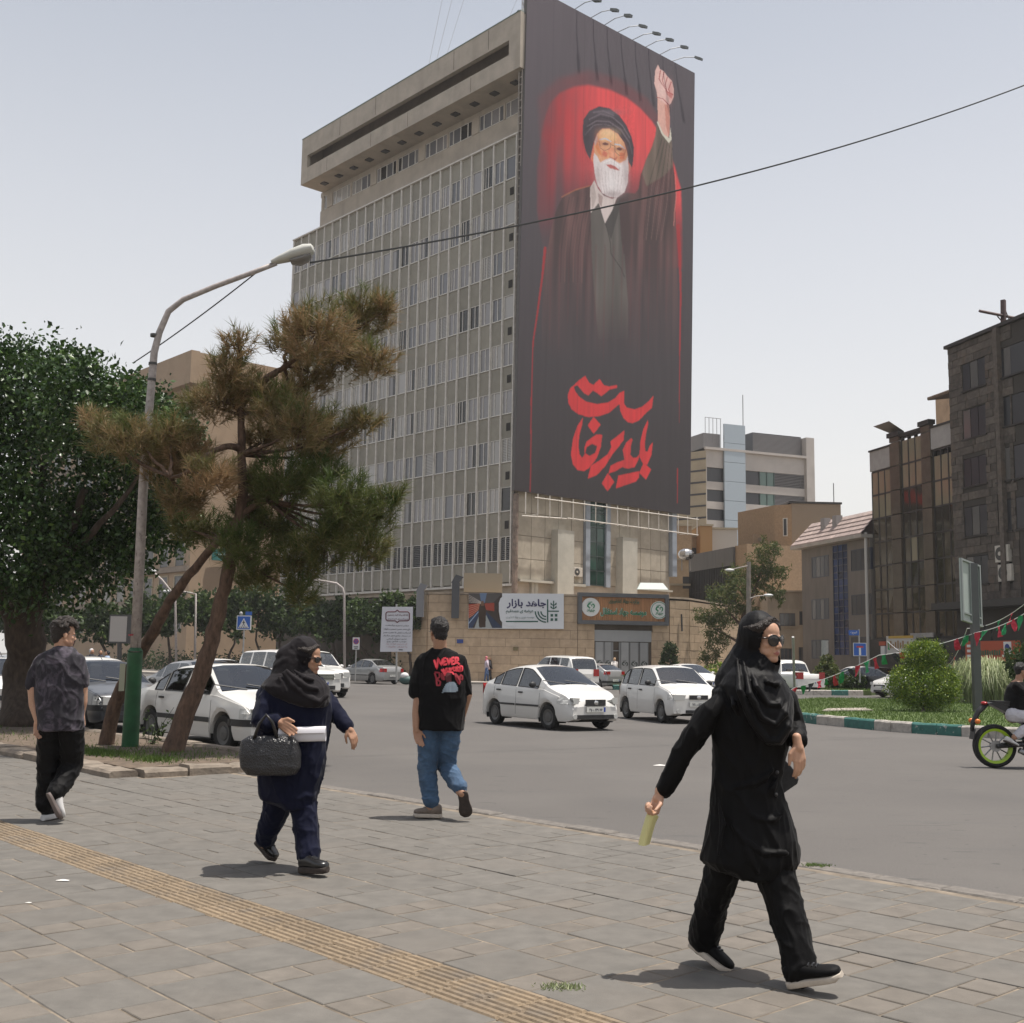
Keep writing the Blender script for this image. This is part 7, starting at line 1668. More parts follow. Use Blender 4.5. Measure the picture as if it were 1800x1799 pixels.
for k in range(70):
 a,e_=r3.uniform(0,2*pi),r3.uniform(.1,1.35);v=Vector((cos(a)*sin(e_)*.115-.005,sin(a)*sin(e_)*.09,cos(e_)*.11+.045));hb.ell(C+R@(v*s),(r3.uniform(.016,.028),)*3,None,8,6)
Ri1=R.transposed()
blob('hair',hb,m_hairb,m1,.006,2,wr=(.006,50,50,50),cut=lambda p,Ri=Ri1,C=C:(lambda q:q.x>.075 and q.z<.05)(Ri@(Vector(p)-C)))
ts=MB();stack(ts,f,[(1137,94,124,0,.13),(1143,84,134,0,.18),(1152,70,144,0,.22),(1168,62,149,0,.26),(1195,62,151,0,.28),(1230,63,150,0,.29),(1262,65,147,0,.30),(1284,66,146,0,.30)])
limb(ts,[P(73,1164,0),P(62,1188,-.01),P(55,1203,-.02)],[.065,.064,.060]);limb(ts,[P(137,1162,0),P(144,1188,0),P(145,1203,0)],[.065,.060,.056])
blob('t_shirt',ts,m_tie,m1,.0075,3,wr=(.015,8,8,5))
tr=MB();limb(tr,[P(88,1275,0),P(86,1320,.03),P(84,1360,.05),P(80,1413,.05)],[.112,.10,.09,.084]);limb(tr,[P(124,1275,0),P(126,1320,.05),P(126,1346,.08),P(112,1374,-.02),P(97,1394,-.14)],[.112,.104,.094,.086,.072])
blob('trousers',tr,m_blk,m1,.0075,4,wr=(.013,10,10,10))
h1=P(76,1443,.0);h1.z=.003;shoe(m1,h1,h1+Vector((.05,.25,0)),Z,m_blk,m_whs,wd=.105,hgt=.115,so=.05)
h2=P(82,1396,-.2);shoe(m1,h2,P(104,1442,-.16),Vector((.75,.62,.25)),m_whs,mat('grey_sole',(.16,.13,.12),.8),wd=.105,hgt=.11,so=.03)
Ym=18.55;f=Fig(Ym);P=f.P
hub=P(1748,1311.5,0)
mo=thing('motorcycle','black motorcycle with lime green wheel rims at the right edge','motorcycle',(hub.x+.7,hub.y,ROAD))
rw2=hub.z-ROAD;fh=hub+Vector((1.36,0,0))
m_lime=mat('lime_rim',(.33,.50,.02),.35);m_blkp=mat('black_plastic',(.016,.016,.017),.4);m_stm=mat('grey_steel',(.3,.3,.3),.35,metal=.8)
def mwheel(c,r,tw):
 n=36;prof=[(r*.80,-tw*.35),(r*.88,-tw/2),(r*.97,-tw*.35),(r,0),(r*.97,tw*.35),(r*.88,tw/2),(r*.8,tw*.35),(r*.78,0)]
 rr=[[c+Vector((q*cos(2*pi*k/n),y,q*sin(2*pi*k/n))) for k in range(n)] for q,y in prof];t=MB().loft(rr+[rr[0]],caps=False).build('wheel',m_tyre,mo,smooth=40)
 prof=[(r*.80,-tw*.34),(r*.80,tw*.34),(r*.68,tw*.25),(r*.68,-tw*.25)];rr=[[c+Vector((q*cos(2*pi*k/n),y,q*sin(2*pi*k/n))) for k in range(n)] for q,y in prof];MB().loft(rr+[rr[0]],caps=False).build('rim',m_lime,t,smooth=40)
 sp=MB()
 for k in range(10):a=2*pi*k/10;sp.tube([c+Vector((.05*cos(a),0,.05*sin(a))),c+Vector((r*.7*cos(a+.12),0,r*.7*sin(a+.12)))],.011,6)
 sp.cyl(c+Vector((0,-.07,0)),c+Vector((0,.07,0)),.055,14);sp.build('spokes',m_stm,t)
 MB().cyl(c+Vector((0,-.06,0)),c+Vector((0,-.064,0)),r*.26,24).build('brake_disc',m_stm,t)
mwheel(hub,rw2,.15);mwheel(fh,rw2,.12)
def M_(x,z,y=0):return hub+Vector((x,y,z))
MB().tube([M_(0,0,-.1),M_(.5,.04,-.1)],.035,8).tube([M_(0,0,.1),M_(.5,.04,.1)],.035,8).build('swing_arm',m_blkp,mo)
MB().prism([M_(-.10,.66,-.09),M_(.05,.70,-.09),M_(.30,.66,-.1),M_(.52,.50,-.1),M_(.78,.52,-.1),M_(.74,.40,-.1),M_(.45,.34,-.1),M_(.12,.55,-.1)],(0,.2,0)).build('seat_tail',m_blkp,mo,smooth=30)
MB().prism([M_(-.02,.70,-.1),M_(.25,.70,-.12),M_(.48,.60,-.12),M_(.68,.62,-.12),M_(.68,.55,-.12),M_(.45,.52,-.12),M_(.2,.63,-.12)],(0,.24,0)).build('saddle',mat('saddle_leather',(.025,.024,.024),.6),mo)
MB().tube([M_(.33,.60,-.115),M_(.43,.45,-.118),M_(.6,.38,-.118)],[.02,.018,.012],6).build('lime_stripe',m_lime,mo)
MB().prism([M_(.66,.62,-.15),M_(.85,.78,-.14),M_(1.1,.74,-.12),M_(1.12,.55,-.12),M_(.8,.48,-.14)],(0,.3,0)).build('fuel_tank',m_blkp,mo,smooth=30)
MB().prism([M_(.48,.38,-.13),M_(.95,.40,-.13),M_(1.0,.0,-.13),M_(.85,-.12,-.13),M_(.5,-.1,-.13)],(0,.26,0)).build('engine',mat('engine_grey',(.05,.05,.052),.5,metal=.4),mo)
MB().tube([M_(1.36,0,-.1),M_(1.12,.72,-.1)],.03,8).tube([M_(1.36,0,.1),M_(1.12,.72,.1)],.03,8).build('fork',m_stm,mo)
MB().tube([M_(1.06,.86,-.36),M_(1.12,.88,-.1),M_(1.12,.88,.1),M_(1.06,.86,.36)],.016,8).build('handlebar',m_blkp,mo)
MB().ell(M_(1.28,.72),(.09,.1,.12)).build('headlight',m_lamp,mo,smooth=True)
MB().tube([M_(-.1,.66),M_(-.24,.52),M_(-.33,.34),M_(-.345,.22)],[.05,.045,.04,.03],8).build('rear_mudguard',m_blkp,mo,smooth=True)
MB().obox(M_(-.36,.1,-.09),(.03,0,.16),(0,.18,0),(.012,0,0)).build('number_plate',m_blkp,mo)
for y in (-.13,.13):MB().ell(M_(-.30,.38,y),(.045,.03,.04)).build('indicator',m_ind,mo,smooth=True)
MB().ell(M_(-.14,.66),(.05,.07,.03)).build('tail_light',m_tail,mo,smooth=True)
MB().tube([M_(.9,-.12,-.14),M_(.5,-.14,-.15),M_(.32,-.05,-.16)],[.03,.04,.045],10).build('exhaust',m_stm,mo,smooth=True)
rd=thing('person','motorcycle rider in black T-shirt and white trousers at the right edge','person',(hub.x+.45,hub.y,hub.z+.55))
C=P(1797,1180,0);R=frame_of((.97,-.2,-.05));s=.97
bd=MB();head(bd,C,R,s,1.0,P(1790,1200,0),.058);limb(bd,[P(1788,1208,0),P(1784,1235,0),P(1780,1258,0)],[.12,.12,.12])
for y in (-.17,.17):
 limb(bd,[P(1786,1205,y),P(1802,1222,y*1.3),P(1842,1212,y*1.5),P(1862,1214,y*1.8)],[.05,.042,.036,.028]);hand(bd,P(1862,1214,y*1.8),Vector((1,0,-.2)),Vector((0,1 if y<0 else -1,.2)),1.0,(.9,.9,.7))
 limb(bd,[P(1780,1258,y*.6),P(1822,1266,y*1.1),P(1783,1296,y*1.1)],[.085,.06,.045])
blob('body',bd,[m_skin2,m_lip],rd,.009,4,decim=.7,select=lipsel(C,R,s));eyes(rd,C,R,s)
hb=MB();hb.ell(C+R@(Vector((-.03,0,.045))*s),(.105*s,.087*s,.10*s),R);hb.ell(C+R@(Vector((-.06,0,-.015))*s),(.055*s,.066*s,.07*s),R);blob('hair',hb,m_hair,rd,.01,2,wr=(.006,40,40,40))
ts=MB();stack(ts,f,[(1199,1779,1802,0,.2),(1207,1772,1808,0,.36),(1225,1768,1806,0,.40),(1245,1766,1802,0,.36),(1257,1766,1800,0,.34)])
for y in (-.17,.17):limb(ts,[P(1787,1207,y),P(1797,1217,y*1.2)],[.078,.07])
blob('t_shirt',ts,m_tee,rd,.01,3,wr=(.008,8,8,8))
tr=MB()
for y in (-.17,.17):limb(tr,[P(1781,1257,y*.6),P(1822,1265,y*1.1),P(1802,1282,y*1.1),P(1789,1292,y*1.1)],[.12,.095,.08,.068])
blob('trousers',tr,mat('white_cotton',(.52,.51,.54),.85,nz=10,amt=.1),rd,.01,3,wr=(.010,10,10,14))
for y in (-.19,.19):h1=P(1764,1304,y);shoe(rd,h1,h1+Vector((.22,0,-.09)),Vector((.3,0,1)),m_whs,m_soled,wd=.1,hgt=.1)
def small_person(label,px,py,Y,h,top,legs,skin=m_skin2,hair=m_hair,scarf=None,face=(1,0,0),group=None,z0=0.0,helmet=None):
 b=at(px,py,Y);b.z=z0;k=h/1.7;t=thing('person',label,'person',b,group=group)
 R=frame_of(face);y=R@Vector((0,1,0));x=R@Vector((1,0,0))
 def Q(a,c,d):return b+x*a*k+y*c*k+Z*d*k
 lg=MB()
 for s_,st in ((1,.12),(-1,-.12)):limb(lg,[Q(0,s_*.09,.88),Q(st*.6,s_*.09,.46),Q(st,s_*.09,.07)],[.095*k,.07*k,.055*k],10)
 lg.build('trousers',legs,t,smooth=True)
 tp=MB();limb(tp,[Q(0,0,.88),Q(0,0,1.15),Q(0,0,1.38)],[.15*k,.16*k,.13*k],12)
 for s_,st in ((1,-.1),(-1,.14)):limb(tp,[Q(0,s_*.18,1.38),Q(st*.5,s_*.23,1.12),Q(st+.05,s_*.22,.9)],[.06*k,.05*k,.042*k],8)
 tp.build('top',top,t,smooth=True)
 hm=MB();hm.ell(Q(.02,0,1.57),(.085*k,.075*k,.115*k),R);limb(hm,[Q(0,0,1.4),Q(0,0,1.5)],[.05*k,.05*k],8)
 for s_,st in ((1,-.1),(-1,.14)):hm.ell(Q(st+.07,s_*.22,.83),(.035*k,.025*k,.06*k))
 hm.ell(Q(.11,0,1.56),(.02*k,.012*k,.02*k));hm.build('body',skin,t,smooth=True)
 hr=MB();hr.ell(Q(-.02,0,1.61),(.095*k,.088*k,.105*k),R)
 if scarf:hr.ell(Q(-.03,0,1.46),(.11*k,.12*k,.12*k),R)
 hr.build('headscarf' if scarf else ('helmet' if helmet else 'hair'),scarf or helmet or hair,t,smooth=True)
 ft=MB()
 for s_,st in ((1,.12),(-1,-.12)):ft.ell(Q(st+.05,s_*.09,.045),(.13*k,.05*k,.05*k),R)
 ft.build('shoes',m_leath,t,smooth=True);return t
def c_(n,c):return bpy.data.materials.get(n) or mat(n,c,.8,nz=14,amt=.2)
small_person('woman in pink scarf and striped pale top walking along the stone wall',855,1203,77,1.62,c_('striped_pale_cloth',(.42,.36,.42)),c_('jean_far',(.06,.1,.2)),scarf=c_('pink_scarf',(.5,.14,.17)))
small_person('person in dark clothes walking beside the woman in pink scarf',860,1203,77.9,1.6,c_('dark_cloth_far',(.03,.03,.035)),c_('dark_cloth_far',(.03,.03,.035)),hair=c_('fair_hair',(.5,.33,.2)))
small_person('woman with fair hair and white top standing at the grey gate',1080,1200,76.6,1.66,c_('white_cloth_far',(.55,.52,.5)),c_('grey_cloth_far',(.2,.2,.2)),hair=c_('fair_hair',(.5,.33,.2)),face=(-.3,1,0))
small_person('bystander with silver helmet in dark jacket among the cars',158,1200,49,1.75,c_('dark_cloth_far',(.03,.03,.035)),c_('dark_cloth_far',(.03,.03,.035)),helmet=c_('silver_helmet',(.5,.5,.5)),face=(.8,-.6,0),z0=ROAD)
small_person('bystander in pale blue shirt bending among the far cars',186,1200,50,1.68,c_('pale_blue_far',(.3,.38,.5)),c_('dark_cloth_far',(.03,.03,.035)),face=(-.9,-.4,0),z0=ROAD)
small_person('bystander in dark suit between the helmeted man and blue shirt',174,1200,51,1.72,c_('navy_far',(.02,.022,.04)),c_('dark_cloth_far',(.03,.03,.035)),face=(.3,-.9,0),z0=ROAD)
small_person('bystander in black at the far left under the trees',52,1196,47,1.7,c_('dark_cloth_far',(.03,.03,.035)),c_('dark_cloth_far',(.03,.03,.035)),face=(.9,-.1,0),z0=ROAD)
# ================================================================== PLANTS
def leaf_mat(name,c1,c2,c3=None,rough=.45,trans=.35):
 m=bpy.data.materials.new(name);m.use_nodes=True;n=m.node_tree.nodes;L=m.node_tree.links;bs=n['Principled BSDF']
 a=n.new('ShaderNodeAttribute');a.attribute_name='rnd';r=n.new('ShaderNodeValToRGB');L.new(a.outputs['Fac'],r.inputs[0])
 r.color_ramp.elements[0].color=(*c1,1);r.color_ramp.elements[1].color=(*c2,1)
 if c3:e=r.color_ramp.elements.new(.72);e.color=(*c3,1)
 L.new(r.outputs[0],bs.inputs['Base Color']);bs.inputs['Roughness'].default_value=rough;bs.inputs['Specular IOR Level'].default_value=.35
 t=n.new('ShaderNodeBsdfTranslucent');L.new(r.outputs[0],t.inputs[0]);mx=n.new('ShaderNodeMixShader');mx.inputs[0].default_value=trans;L.new(bs.outputs[0],mx.inputs[1]);L.new(t.outputs[0],mx.inputs[2]);L.new(mx.outputs[0],n['Material Output'].inputs[0]);return m
m_leaf=leaf_mat('broad_leaves',(.014,.034,.008),(.10,.165,.040),(.048,.092,.022),.34,.2);m_street=leaf_mat('street_tree_leaves',(.026,.046,.014),(.10,.145,.042),(.058,.092,.026))
m_need=leaf_mat('pine_needles',(.085,.125,.030),(.33,.215,.115),(.20,.155,.070),.6,.35);m_needg=leaf_mat('green_pine_needles',(.060,.095,.022),(.22,.185,.075),(.115,.130,.040),.6,.35)
m_topi=leaf_mat('topiary_leaves',(.035,.08,.010),(.40,.43,.05),(.19,.27,.035),.35,.3);m_dkl=leaf_mat('dark_shrub_leaves',(.02,.04,.014),(.06,.09,.028),None,.5);m_pamp=leaf_mat('pampas_blades',(.13,.17,.075),(.50,.50,.32),(.28,.32,.16),.5,.3);m_grass=leaf_mat('grass_blades',(.045,.085,.014),(.15,.21,.045),(.09,.145,.028),.6,.35)
m_bark=mat('dark_bark',(.055,.040,.030),.95,nz=14,amt=.5,bump=1.0,bscale=22,stretch=(1,1,.35));m_pbark=mat('pine_bark',(.10,.062,.042),.95,nz=16,amt=.5,bump=1.0,bscale=26,stretch=(1,1,.4))
def mesh_np(name,V,Fq,m,rnd,parent,stuff=False):
 me=bpy.data.meshes.new(name);k=Fq.shape[1];P=WM[parent.name].inverted() if parent else Matrix.Identity(4)
 A=np.array(P);V=V@A[:3,:3].T+A[:3,3]
 me.vertices.add(len(V));me.vertices.foreach_set('co',V.ravel());me.loops.add(Fq.size);me.loops.foreach_set('vertex_index',Fq.ravel().astype(np.int32));me.polygons.add(len(Fq));me.polygons.foreach_set('loop_start',np.arange(0,Fq.size,k,dtype=np.int32));me.update(calc_edges=True)
 a=me.attributes.new('rnd','FLOAT','FACE');a.data.foreach_set('value',rnd.astype(np.float32));me.materials.append(m)
 o=bpy.data.objects.new(name,me);reg(o,WM[parent.name] if parent else Matrix.Identity(4),parent)
 if stuff:o['kind']='stuff'
 return o
def leaves(name,C,size,m,parent,seed,up=.35,N=None,aspect=.55,rnd=None):
 """one folded leaf blade (two triangles sharing a midrib) at every centre"""
 r=np.random.RandomState(seed);n=len(C);d=r.normal(size=(n,3));
 if N is not None:d=d*.8+N*.9
 d[:,2]+=up*r.normal(size=n)-.25;d/=np.linalg.norm(d,axis=1)[:,None]
 t=r.normal(size=(n,3));t-=d*(t*d).sum(1)[:,None];t/=np.linalg.norm(t,axis=1)[:,None];s=np.cross(d,t)
 l=size*r.uniform(.6,1.25,n)[:,None]
 V=np.stack([C-d*l*.5,C+t*l*aspect*.5+s*l*.10,C+d*l*.5,C-t*l*aspect*.5+s*l*.10],1).reshape(-1,3)
 i=np.arange(n)[:,None]*4;Fq=np.concatenate([i+np.array([[0,1,2]]),i+np.array([[0,2,3]])],0)
 q=rnd if rnd is not None else np.clip(r.normal(.45,.25,n),0,1)
 return mesh_np(name,V,Fq,m,np.concatenate([q,q]),parent)
def clump_points(cl,n,seed,shell=.55):
 """cl: list of (centre, radii); leaves gather on twig clumps near each lobe's surface"""
 r=np.random.RandomState(seed);w_=np.array([c[1][0]*c[1][2] for c in cl]);w_/=w_.sum();pts=[];nr=[];tone=[]
 for (c,rad),ww in zip(cl,w_):
  k=max(8,int(n*ww/14));d=r.normal(size=(k,3));d/=np.linalg.norm(d,axis=1)[:,None]
  rr=shell+(1.04-shell)*r.uniform(0,1,k)**.6
  rr*=1+.06*r.normal(size=k)
  cc=np.array(c)+d*np.array(rad)*rr[:,None];tn=r.normal(0,.13,k)
  for j in range(k):
   q=cc[j]+r.normal(size=(14,3))*min(rad)*.16;pts.append(q);nr.append(np.repeat(d[j][None],14,0));tone.append(np.clip(r.normal(.45+tn[j],.24,14),0,1))
 return np.concatenate(pts),np.concatenate(nr),np.concatenate(tone)
def px_lobes(L_,Y,depth=.8,dj=0,seed=0):
 r=random.Random(seed);outp=[]
 for q in L_:
  x,y,rx,ry=q[:4];Yq=Y+r.uniform(-dj,dj);k=Yq/F;outp.append((tuple(at(x,y,Yq)),(rx*k,max(rx,ry)*k*depth,ry*k)))
 return outp
def limb_path(pts,r0,r1,m,name,parent,wob=.0,n=10,seed=1):
 r=random.Random(seed);P=[Vector(p) for p in pts];D=[]
 for i in range(len(P)-1):
  a,b=P[i],P[i+1];p0=P[i-1] if i else a;p3=P[i+2] if i+2<len(P) else b
  for k in range(5):
   t=k/5;D.append(.5*((2*a)+(b-p0)*t+(2*p0-5*a+4*b-p3)*t*t+(-p0+3*a-3*b+p3)*t**3))
 D.append(P[-1]);k=len(D);rad=[(r0+(r1-r0)*(i/(k-1))**.8)*(1+r.uniform(-.07,.07)) for i in range(k)]
 D=[d+Vector((r.gauss(0,wob),r.gauss(0,wob),0))*(1 if 0<i<k-1 else 0) for i,d in enumerate(D)]
 return MB().tube(D,rad,n).build(name,m,parent,smooth=True)
bt_=thing('broadleaf_tree','big dark broadleaf tree with a thick trunk at the left edge','tree',G(35,1282))
b0=G(38,1284);YT=21.6
limb_path([b0-Z*.1,at(42,1200,22.6),at(46,1130,22.4),at(30,1060,22.2)],.42,.34,m_bark,'trunk',bt_,.015,14)
for pts,r0,r1 in (([at(40,1110,22.4),at(70,1040,22),at(110,960,21.4),at(150,860,21)],.26,.06),([at(30,1075,22.3),at(0,1000,22),at(-40,900,21.6)],.26,.08),([at(34,1080,22.2),at(60,950,22.6),at(80,800,22.2)],.2,.05),([at(95,990,21.7),at(180,920,21),at(250,830,20.8)],.10,.03)):limb_path(pts,r0,r1,m_bark,'limb',bt_,.02)
lob=px_lobes([(70,690,130,95),(-60,760,170,160),(150,720,110,95),(215,745,95,85),(275,790,75,85),(100,850,170,150),(220,880,95,100),(-40,940,180,130),(60,985,150,90),(165,985,90,80),(10,660,90,70),(120,650,60,48),(290,870,50,65),(305,770,55,60),(322,840,42,60),(300,925,45,55),(250,700,55,42),(240,960,50,60),(-160,850,150,190)],YT,.85,1.1,2)
pt,nn,tn=clump_points(lob,52000,5,.45);leaves('crown',pt,.115,m_leaf,bt_,6,.3,nn*.8,.62,tn)
def tufts(name,C,D,m,parent,seed,ln=.15,nd=22,spread=.75,tone=None,wdt=.0052):
 r=np.random.RandomState(seed);n=len(C);D=D/np.linalg.norm(D,axis=1)[:,None]
 d=np.repeat(D,nd,0)+r.normal(size=(n*nd,3))*spread;d/=np.linalg.norm(d,axis=1)[:,None];d[:,2]-=.12
 c=np.repeat(C,nd,0)+np.repeat(D,nd,0)*r.uniform(-.10,.10,(n*nd,1));l=ln*r.uniform(.7,1.3,(n*nd,1));s=np.cross(d,r.normal(size=(n*nd,3)));s/=np.linalg.norm(s,axis=1)[:,None]+1e-9
 V=np.stack([c-s*wdt,c+s*wdt,c+d*l],1).reshape(-1,3);Fq=np.arange(n*nd*3).reshape(-1,3)
 q=np.clip((np.repeat(tone,nd) if tone is not None else.5)+r.normal(0,.16,n*nd),0,1);return mesh_np(name,V,Fq,m,q,parent)
p1=thing('pine_tree','slender leaning pine left of the green lamp post base','tree',G(187,1316));p2=thing('pine_tree','tall leaning pine with browning needles right of the green lamp post base','tree',G(300,1330))
limb_path([G(184,1318)-Z*.1,at(203,1240,17.9),at(237,1165,17.7),at(272,1108,17.5),at(298,1058,17.3),at(342,1000,17.1),at(385,950,17.0),at(425,905,16.9),at(470,880,16.8)],.125,.04,m_pbark,'trunk',p1,.006)
limb_path([G(296,1332)-Z*.1,at(328,1250,16.9),at(356,1180,16.9),at(376,1110,16.9),at(394,1035,16.9),at(414,945,16.9),at(427,870,16.9),at(424,800,16.9),at(424,730,16.9),at(420,640,16.9),at(421,596,16.9)],.165,.03,m_pbark,'trunk',p2,.006)
T2=[(560,585,62),(635,552,52),(678,545,32),(505,600,38),(602,622,55),(662,630,36),(545,655,48),(420,606,26),(402,655,42),(388,705,46),(440,692,42),(482,722,52),(528,752,52),(585,762,46),(640,742,30),(345,705,30),(300,765,46),(240,772,50),(188,765,42),(163,735,22),(335,795,46),(282,815,42),(372,842,46),(318,880,44),(440,850,36),(510,700,40),(460,780,40),(560,800,42)]
T1=[(500,852,56),(560,842,46),(602,882,52),(660,902,42),(692,872,22),(640,962,42),(572,952,52),(520,985,48),(480,932,52),(425,962,46),(372,935,36),(330,930,32),(452,1012,36),(530,1042,30),(600,930,40),(440,905,36)]
rp_=np.random.RandomState(8)
def pine_crown(T,tree,Y,seed,m,base,tone0,dens=1.0):
 C,D,tn=[],[],[];tw=MB();r=random.Random(seed)
 for x,y,rad in T:
  c=at(x,y,Y+r.uniform(-.7,.7));R_=rad*Y/F;b=min(base,key=lambda q:(q-c).length+max(0,q.z-c.z)*.6)
  mid=(b+c)*.5+Vector((0,0,-.12*(c-b).length+.1));limb_path([b,mid,c],.035,.010,m_pbark,'branch',tree,.01,6,seed+int(x))
  k=int(58*dens*(rad/42)**2)
  to=tone0+r.gauss(0,.12)
  for i in range(k):
   v=Vector((r.gauss(0,1),r.gauss(0,1),r.gauss(0,.8))).normalized();q=c+v*R_*(r.random()**.45)*Vector((1,1,.8)).length/1.62
   if i%3==0:tw.tube([c+(q-c)*.15,c+(q-c)*.6-Z*.03,q],[.007,.005,.003],4)
   C.append(q);D.append(v*.55+Vector((.1,0,.75)));tn.append(to+(-.38 if v.z>.35 and r.random()<.75 else.05+.15*r.random()))
 tw.build('twigs',m_pbark,tree)['kind']='stuff'
 return tufts('crown',np.array([tuple(c) for c in C]),np.array([tuple(d) for d in D]),m,tree,seed,.20,26,.60,np.array(tn),.0056)
base2=[at(x,y,16.9) for x,y in ((414,945),(427,870),(424,800),(424,730),(421,660))];base1=[at(x,y,16.95) for x,y in ((385,950),(425,905),(470,880))]
limb_path([at(425,790,16.9),at(400,785,16.7),at(365,800,16.5),at(330,830,16.4),at(300,840,16.4)],.06,.02,m_pbark,'limb',p2,.006);limb_path([at(424,700,16.9),at(470,665,17),at(500,645,17.1),at(540,620,17.1),at(600,590,17.2)],.07,.02,m_pbark,'limb',p2,.006);limb_path([at(425,880,16.9),at(470,870,17),at(530,868,17)],.05,.015,m_pbark,'limb',p2,.006)
pine_crown(T2,p2,16.9,31,m_need,base2+[at(500,645,17.1),at(560,610,17.1),at(330,830,16.4),at(300,838,16.4)],.62,1.15);pine_crown(T1,p1,16.9,47,m_needg,base1,.55,1.25)
r4=random.Random(9)
labs=['street tree nearest the stone podium corner','street tree behind the notice banner','street tree above the silver grey parked sedan','street tree behind the no stopping sign','street tree right of the navy clad woman head','street tree over the navy clad woman scarf','street tree left of the blue crossing sign','street tree behind the right leaning pine trunk','street tree between the two leaning pine trunks','street tree behind the green lamp post','street tree behind the lightbox panel','street tree above the tie-dye shirt man','street tree far left beside the thick trunk','street tree at the far left edge']
for i,(x,y,rx,ry,Y) in enumerate([(722,1082,34,36,79),(685,1078,40,44,79),(640,1085,42,46,82),(592,1082,44,48,85),(548,1080,42,44,86),(500,1075,46,50,88),(455,1072,44,52,88),(405,1070,44,54,86),(352,1075,42,50,80),(300,1078,42,52,78),(245,1085,44,46,80),(180,1095,48,44,78),(110,1095,50,46,76),(40,1090,60,52,74)]):
 g0=at(x+r4.uniform(-6,6),1195,Y);g0.z=0;t=thing('street_tree','leafy '+labs[i],'tree',g0,group='street trees along the tower side')
 c=at(x,y,Y);limb_path([g0,g0+Vector((r4.uniform(-.2,.2),0,1.4)),g0+Vector((r4.uniform(-.5,.5),0,2.6)),c],.13,.05,m_bark,'trunk',t,.02,7,i)
 L_=[(x+r4.uniform(-.5,.5)*rx,y+r4.uniform(-.45,.5)*ry,rx*r4.uniform(.4,.65),ry*r4.uniform(.38,.6)) for _ in range(7)]+[(x,y,rx*.7,ry*.7)]
 pt,nn,tn=clump_points(px_lobes(L_,Y,1,.8,i),2300,60+i,.3);leaves('crown',pt,.34,m_street,t,80+i,.3,nn*.5,.6,tn)
hg=thing('hedge','low dark hedge along the tower foot behind the parked cars','hedge',(-14,84,0))
Hp=np.array([tuple(Vector((-7.6,80.5,0))+U*t+Vector((r4.gauss(0,.35),r4.gauss(0,.35),0))+Z*(abs(r4.gauss(.7,.5)))) for t in np.linspace(0,46,3600)]);leaves('foliage',Hp,.3,m_dkl,hg,33)
cp=thing('umbrella_pine','bushy green pine on the far side between podium and beige house','tree',at(1300,1196,80)*1.0)
cp_b=WM[cp.name].translation
limb_path([cp_b,at(1298,1150,80),at(1304,1095,80),at(1325,1040,80),at(1345,985,80)],.28,.07,m_pbark,'trunk',cp,.02,8)
for pts in ([at(1303,1100,80),at(1275,1070,80)],[at(1300,1130,80),at(1255,1105,80)],[at(1318,1060,80),at(1295,1030,80)]):limb_path(pts,.12,.04,m_pbark,'limb',cp,.02,6)
L_=[(1350,968,24,20),(1340,990,32,22),(1362,1008,24,20),(1330,1015,26,20),(1292,1012,24,24),(1300,1035,28,20),(1268,1050,26,24),(1350,1040,24,16),(1240,1082,22,16),(1258,1095,26,20),(1280,1080,26,20),(1262,1125,26,22),(1250,1155,20,20),(1310,1070,20,16),(1372,1050,10,18)]
pt,nn,tn=clump_points(px_lobes(L_,80,1,1.2,3),9500,71,.3);leaves('crown',pt,.30,m_needg,cp,72,.3,nn*.4,.22,tn)
def shrub(name,label,L_,Y,n,size,m,seed,trunk=None,z0=0,cat='shrub'):
 g0=at(L_[0][0],L_[0][1],Y);g0.z=z0;t=thing(name,label,cat,g0)
 if trunk:limb_path(trunk,.07,.05,m_bark,'stem',t,.01,7)
 else:limb_path([g0,g0+Z*.3],.04,.02,m_bark,'stem',t,0,5)
 pt,nn,tn=clump_points(px_lobes(L_,Y,.95,.1,seed),n,seed,.72);pt[:,2]=np.maximum(pt[:,2],z0+.02);leaves('foliage',pt,size,m,t,seed+1,.3,nn*.7,.6,tn);return t
zi_=ROAD+.15
shrub('topiary','two tier cloud clipped topiary on the traffic island lawn',[(1612,1208,46,36),(1640,1210,42,34),(1658,1200,24,30),(1590,1200,22,26),(1626,1181,20,10),(1615,1154,27,23),(1638,1153,24,24),(1626,1144,26,16)],35.2,30000,.058,m_topi,91,[G(1622,1257,zi_),at(1622,1235,35.2),at(1623,1170,35.2)],zi_)
shrub('conical_shrub','dark conical evergreen shrub on the median behind the bunting',[(1456,1188,22,14),(1456,1176,19,13),(1455,1165,13,10),(1455,1157,7,8)],63.5,2600,.17,m_needg,95,None,.15)
shrub('column_shrub','narrow dark shrub against the stone wall right of the gate',[(1176,1165,14,12),(1177,1150,13,14),(1178,1138,9,10),(1177,1178,13,10)],77.2,2000,.2,m_dkl,97,None,.1)
for i,(x,y,rx,ry,Y,lab) in enumerate([(1098,1195,14,9,67,'low rose bush beside the silver hatchback tail'),(1120,1196,12,8,67,'low leafy bush on the planting strip before the gate'),(1258,1182,22,16,68,'rounded yellow green bush behind the boxy hatchback'),(1503,1198,18,14,63,'loose leafy bush at the median end'),(1478,1203,14,9,63,'low bush right of the conical shrub'),(1795,1160,22,34,40,'dark green bush behind the motorcycle rider'),(1330,1200,20,10,64,'low bush on the planting strip behind the black clad woman')]):
 shrub('bush',lab,[(x,y,rx,ry),(x-rx*.5,y+ry*.3,rx*.6,ry*.6),(x+rx*.5,y+ry*.2,rx*.6,ry*.7)],Y,1100,.16,m_topi if i in (2,0) else m_street,100+3*i,None,.12)
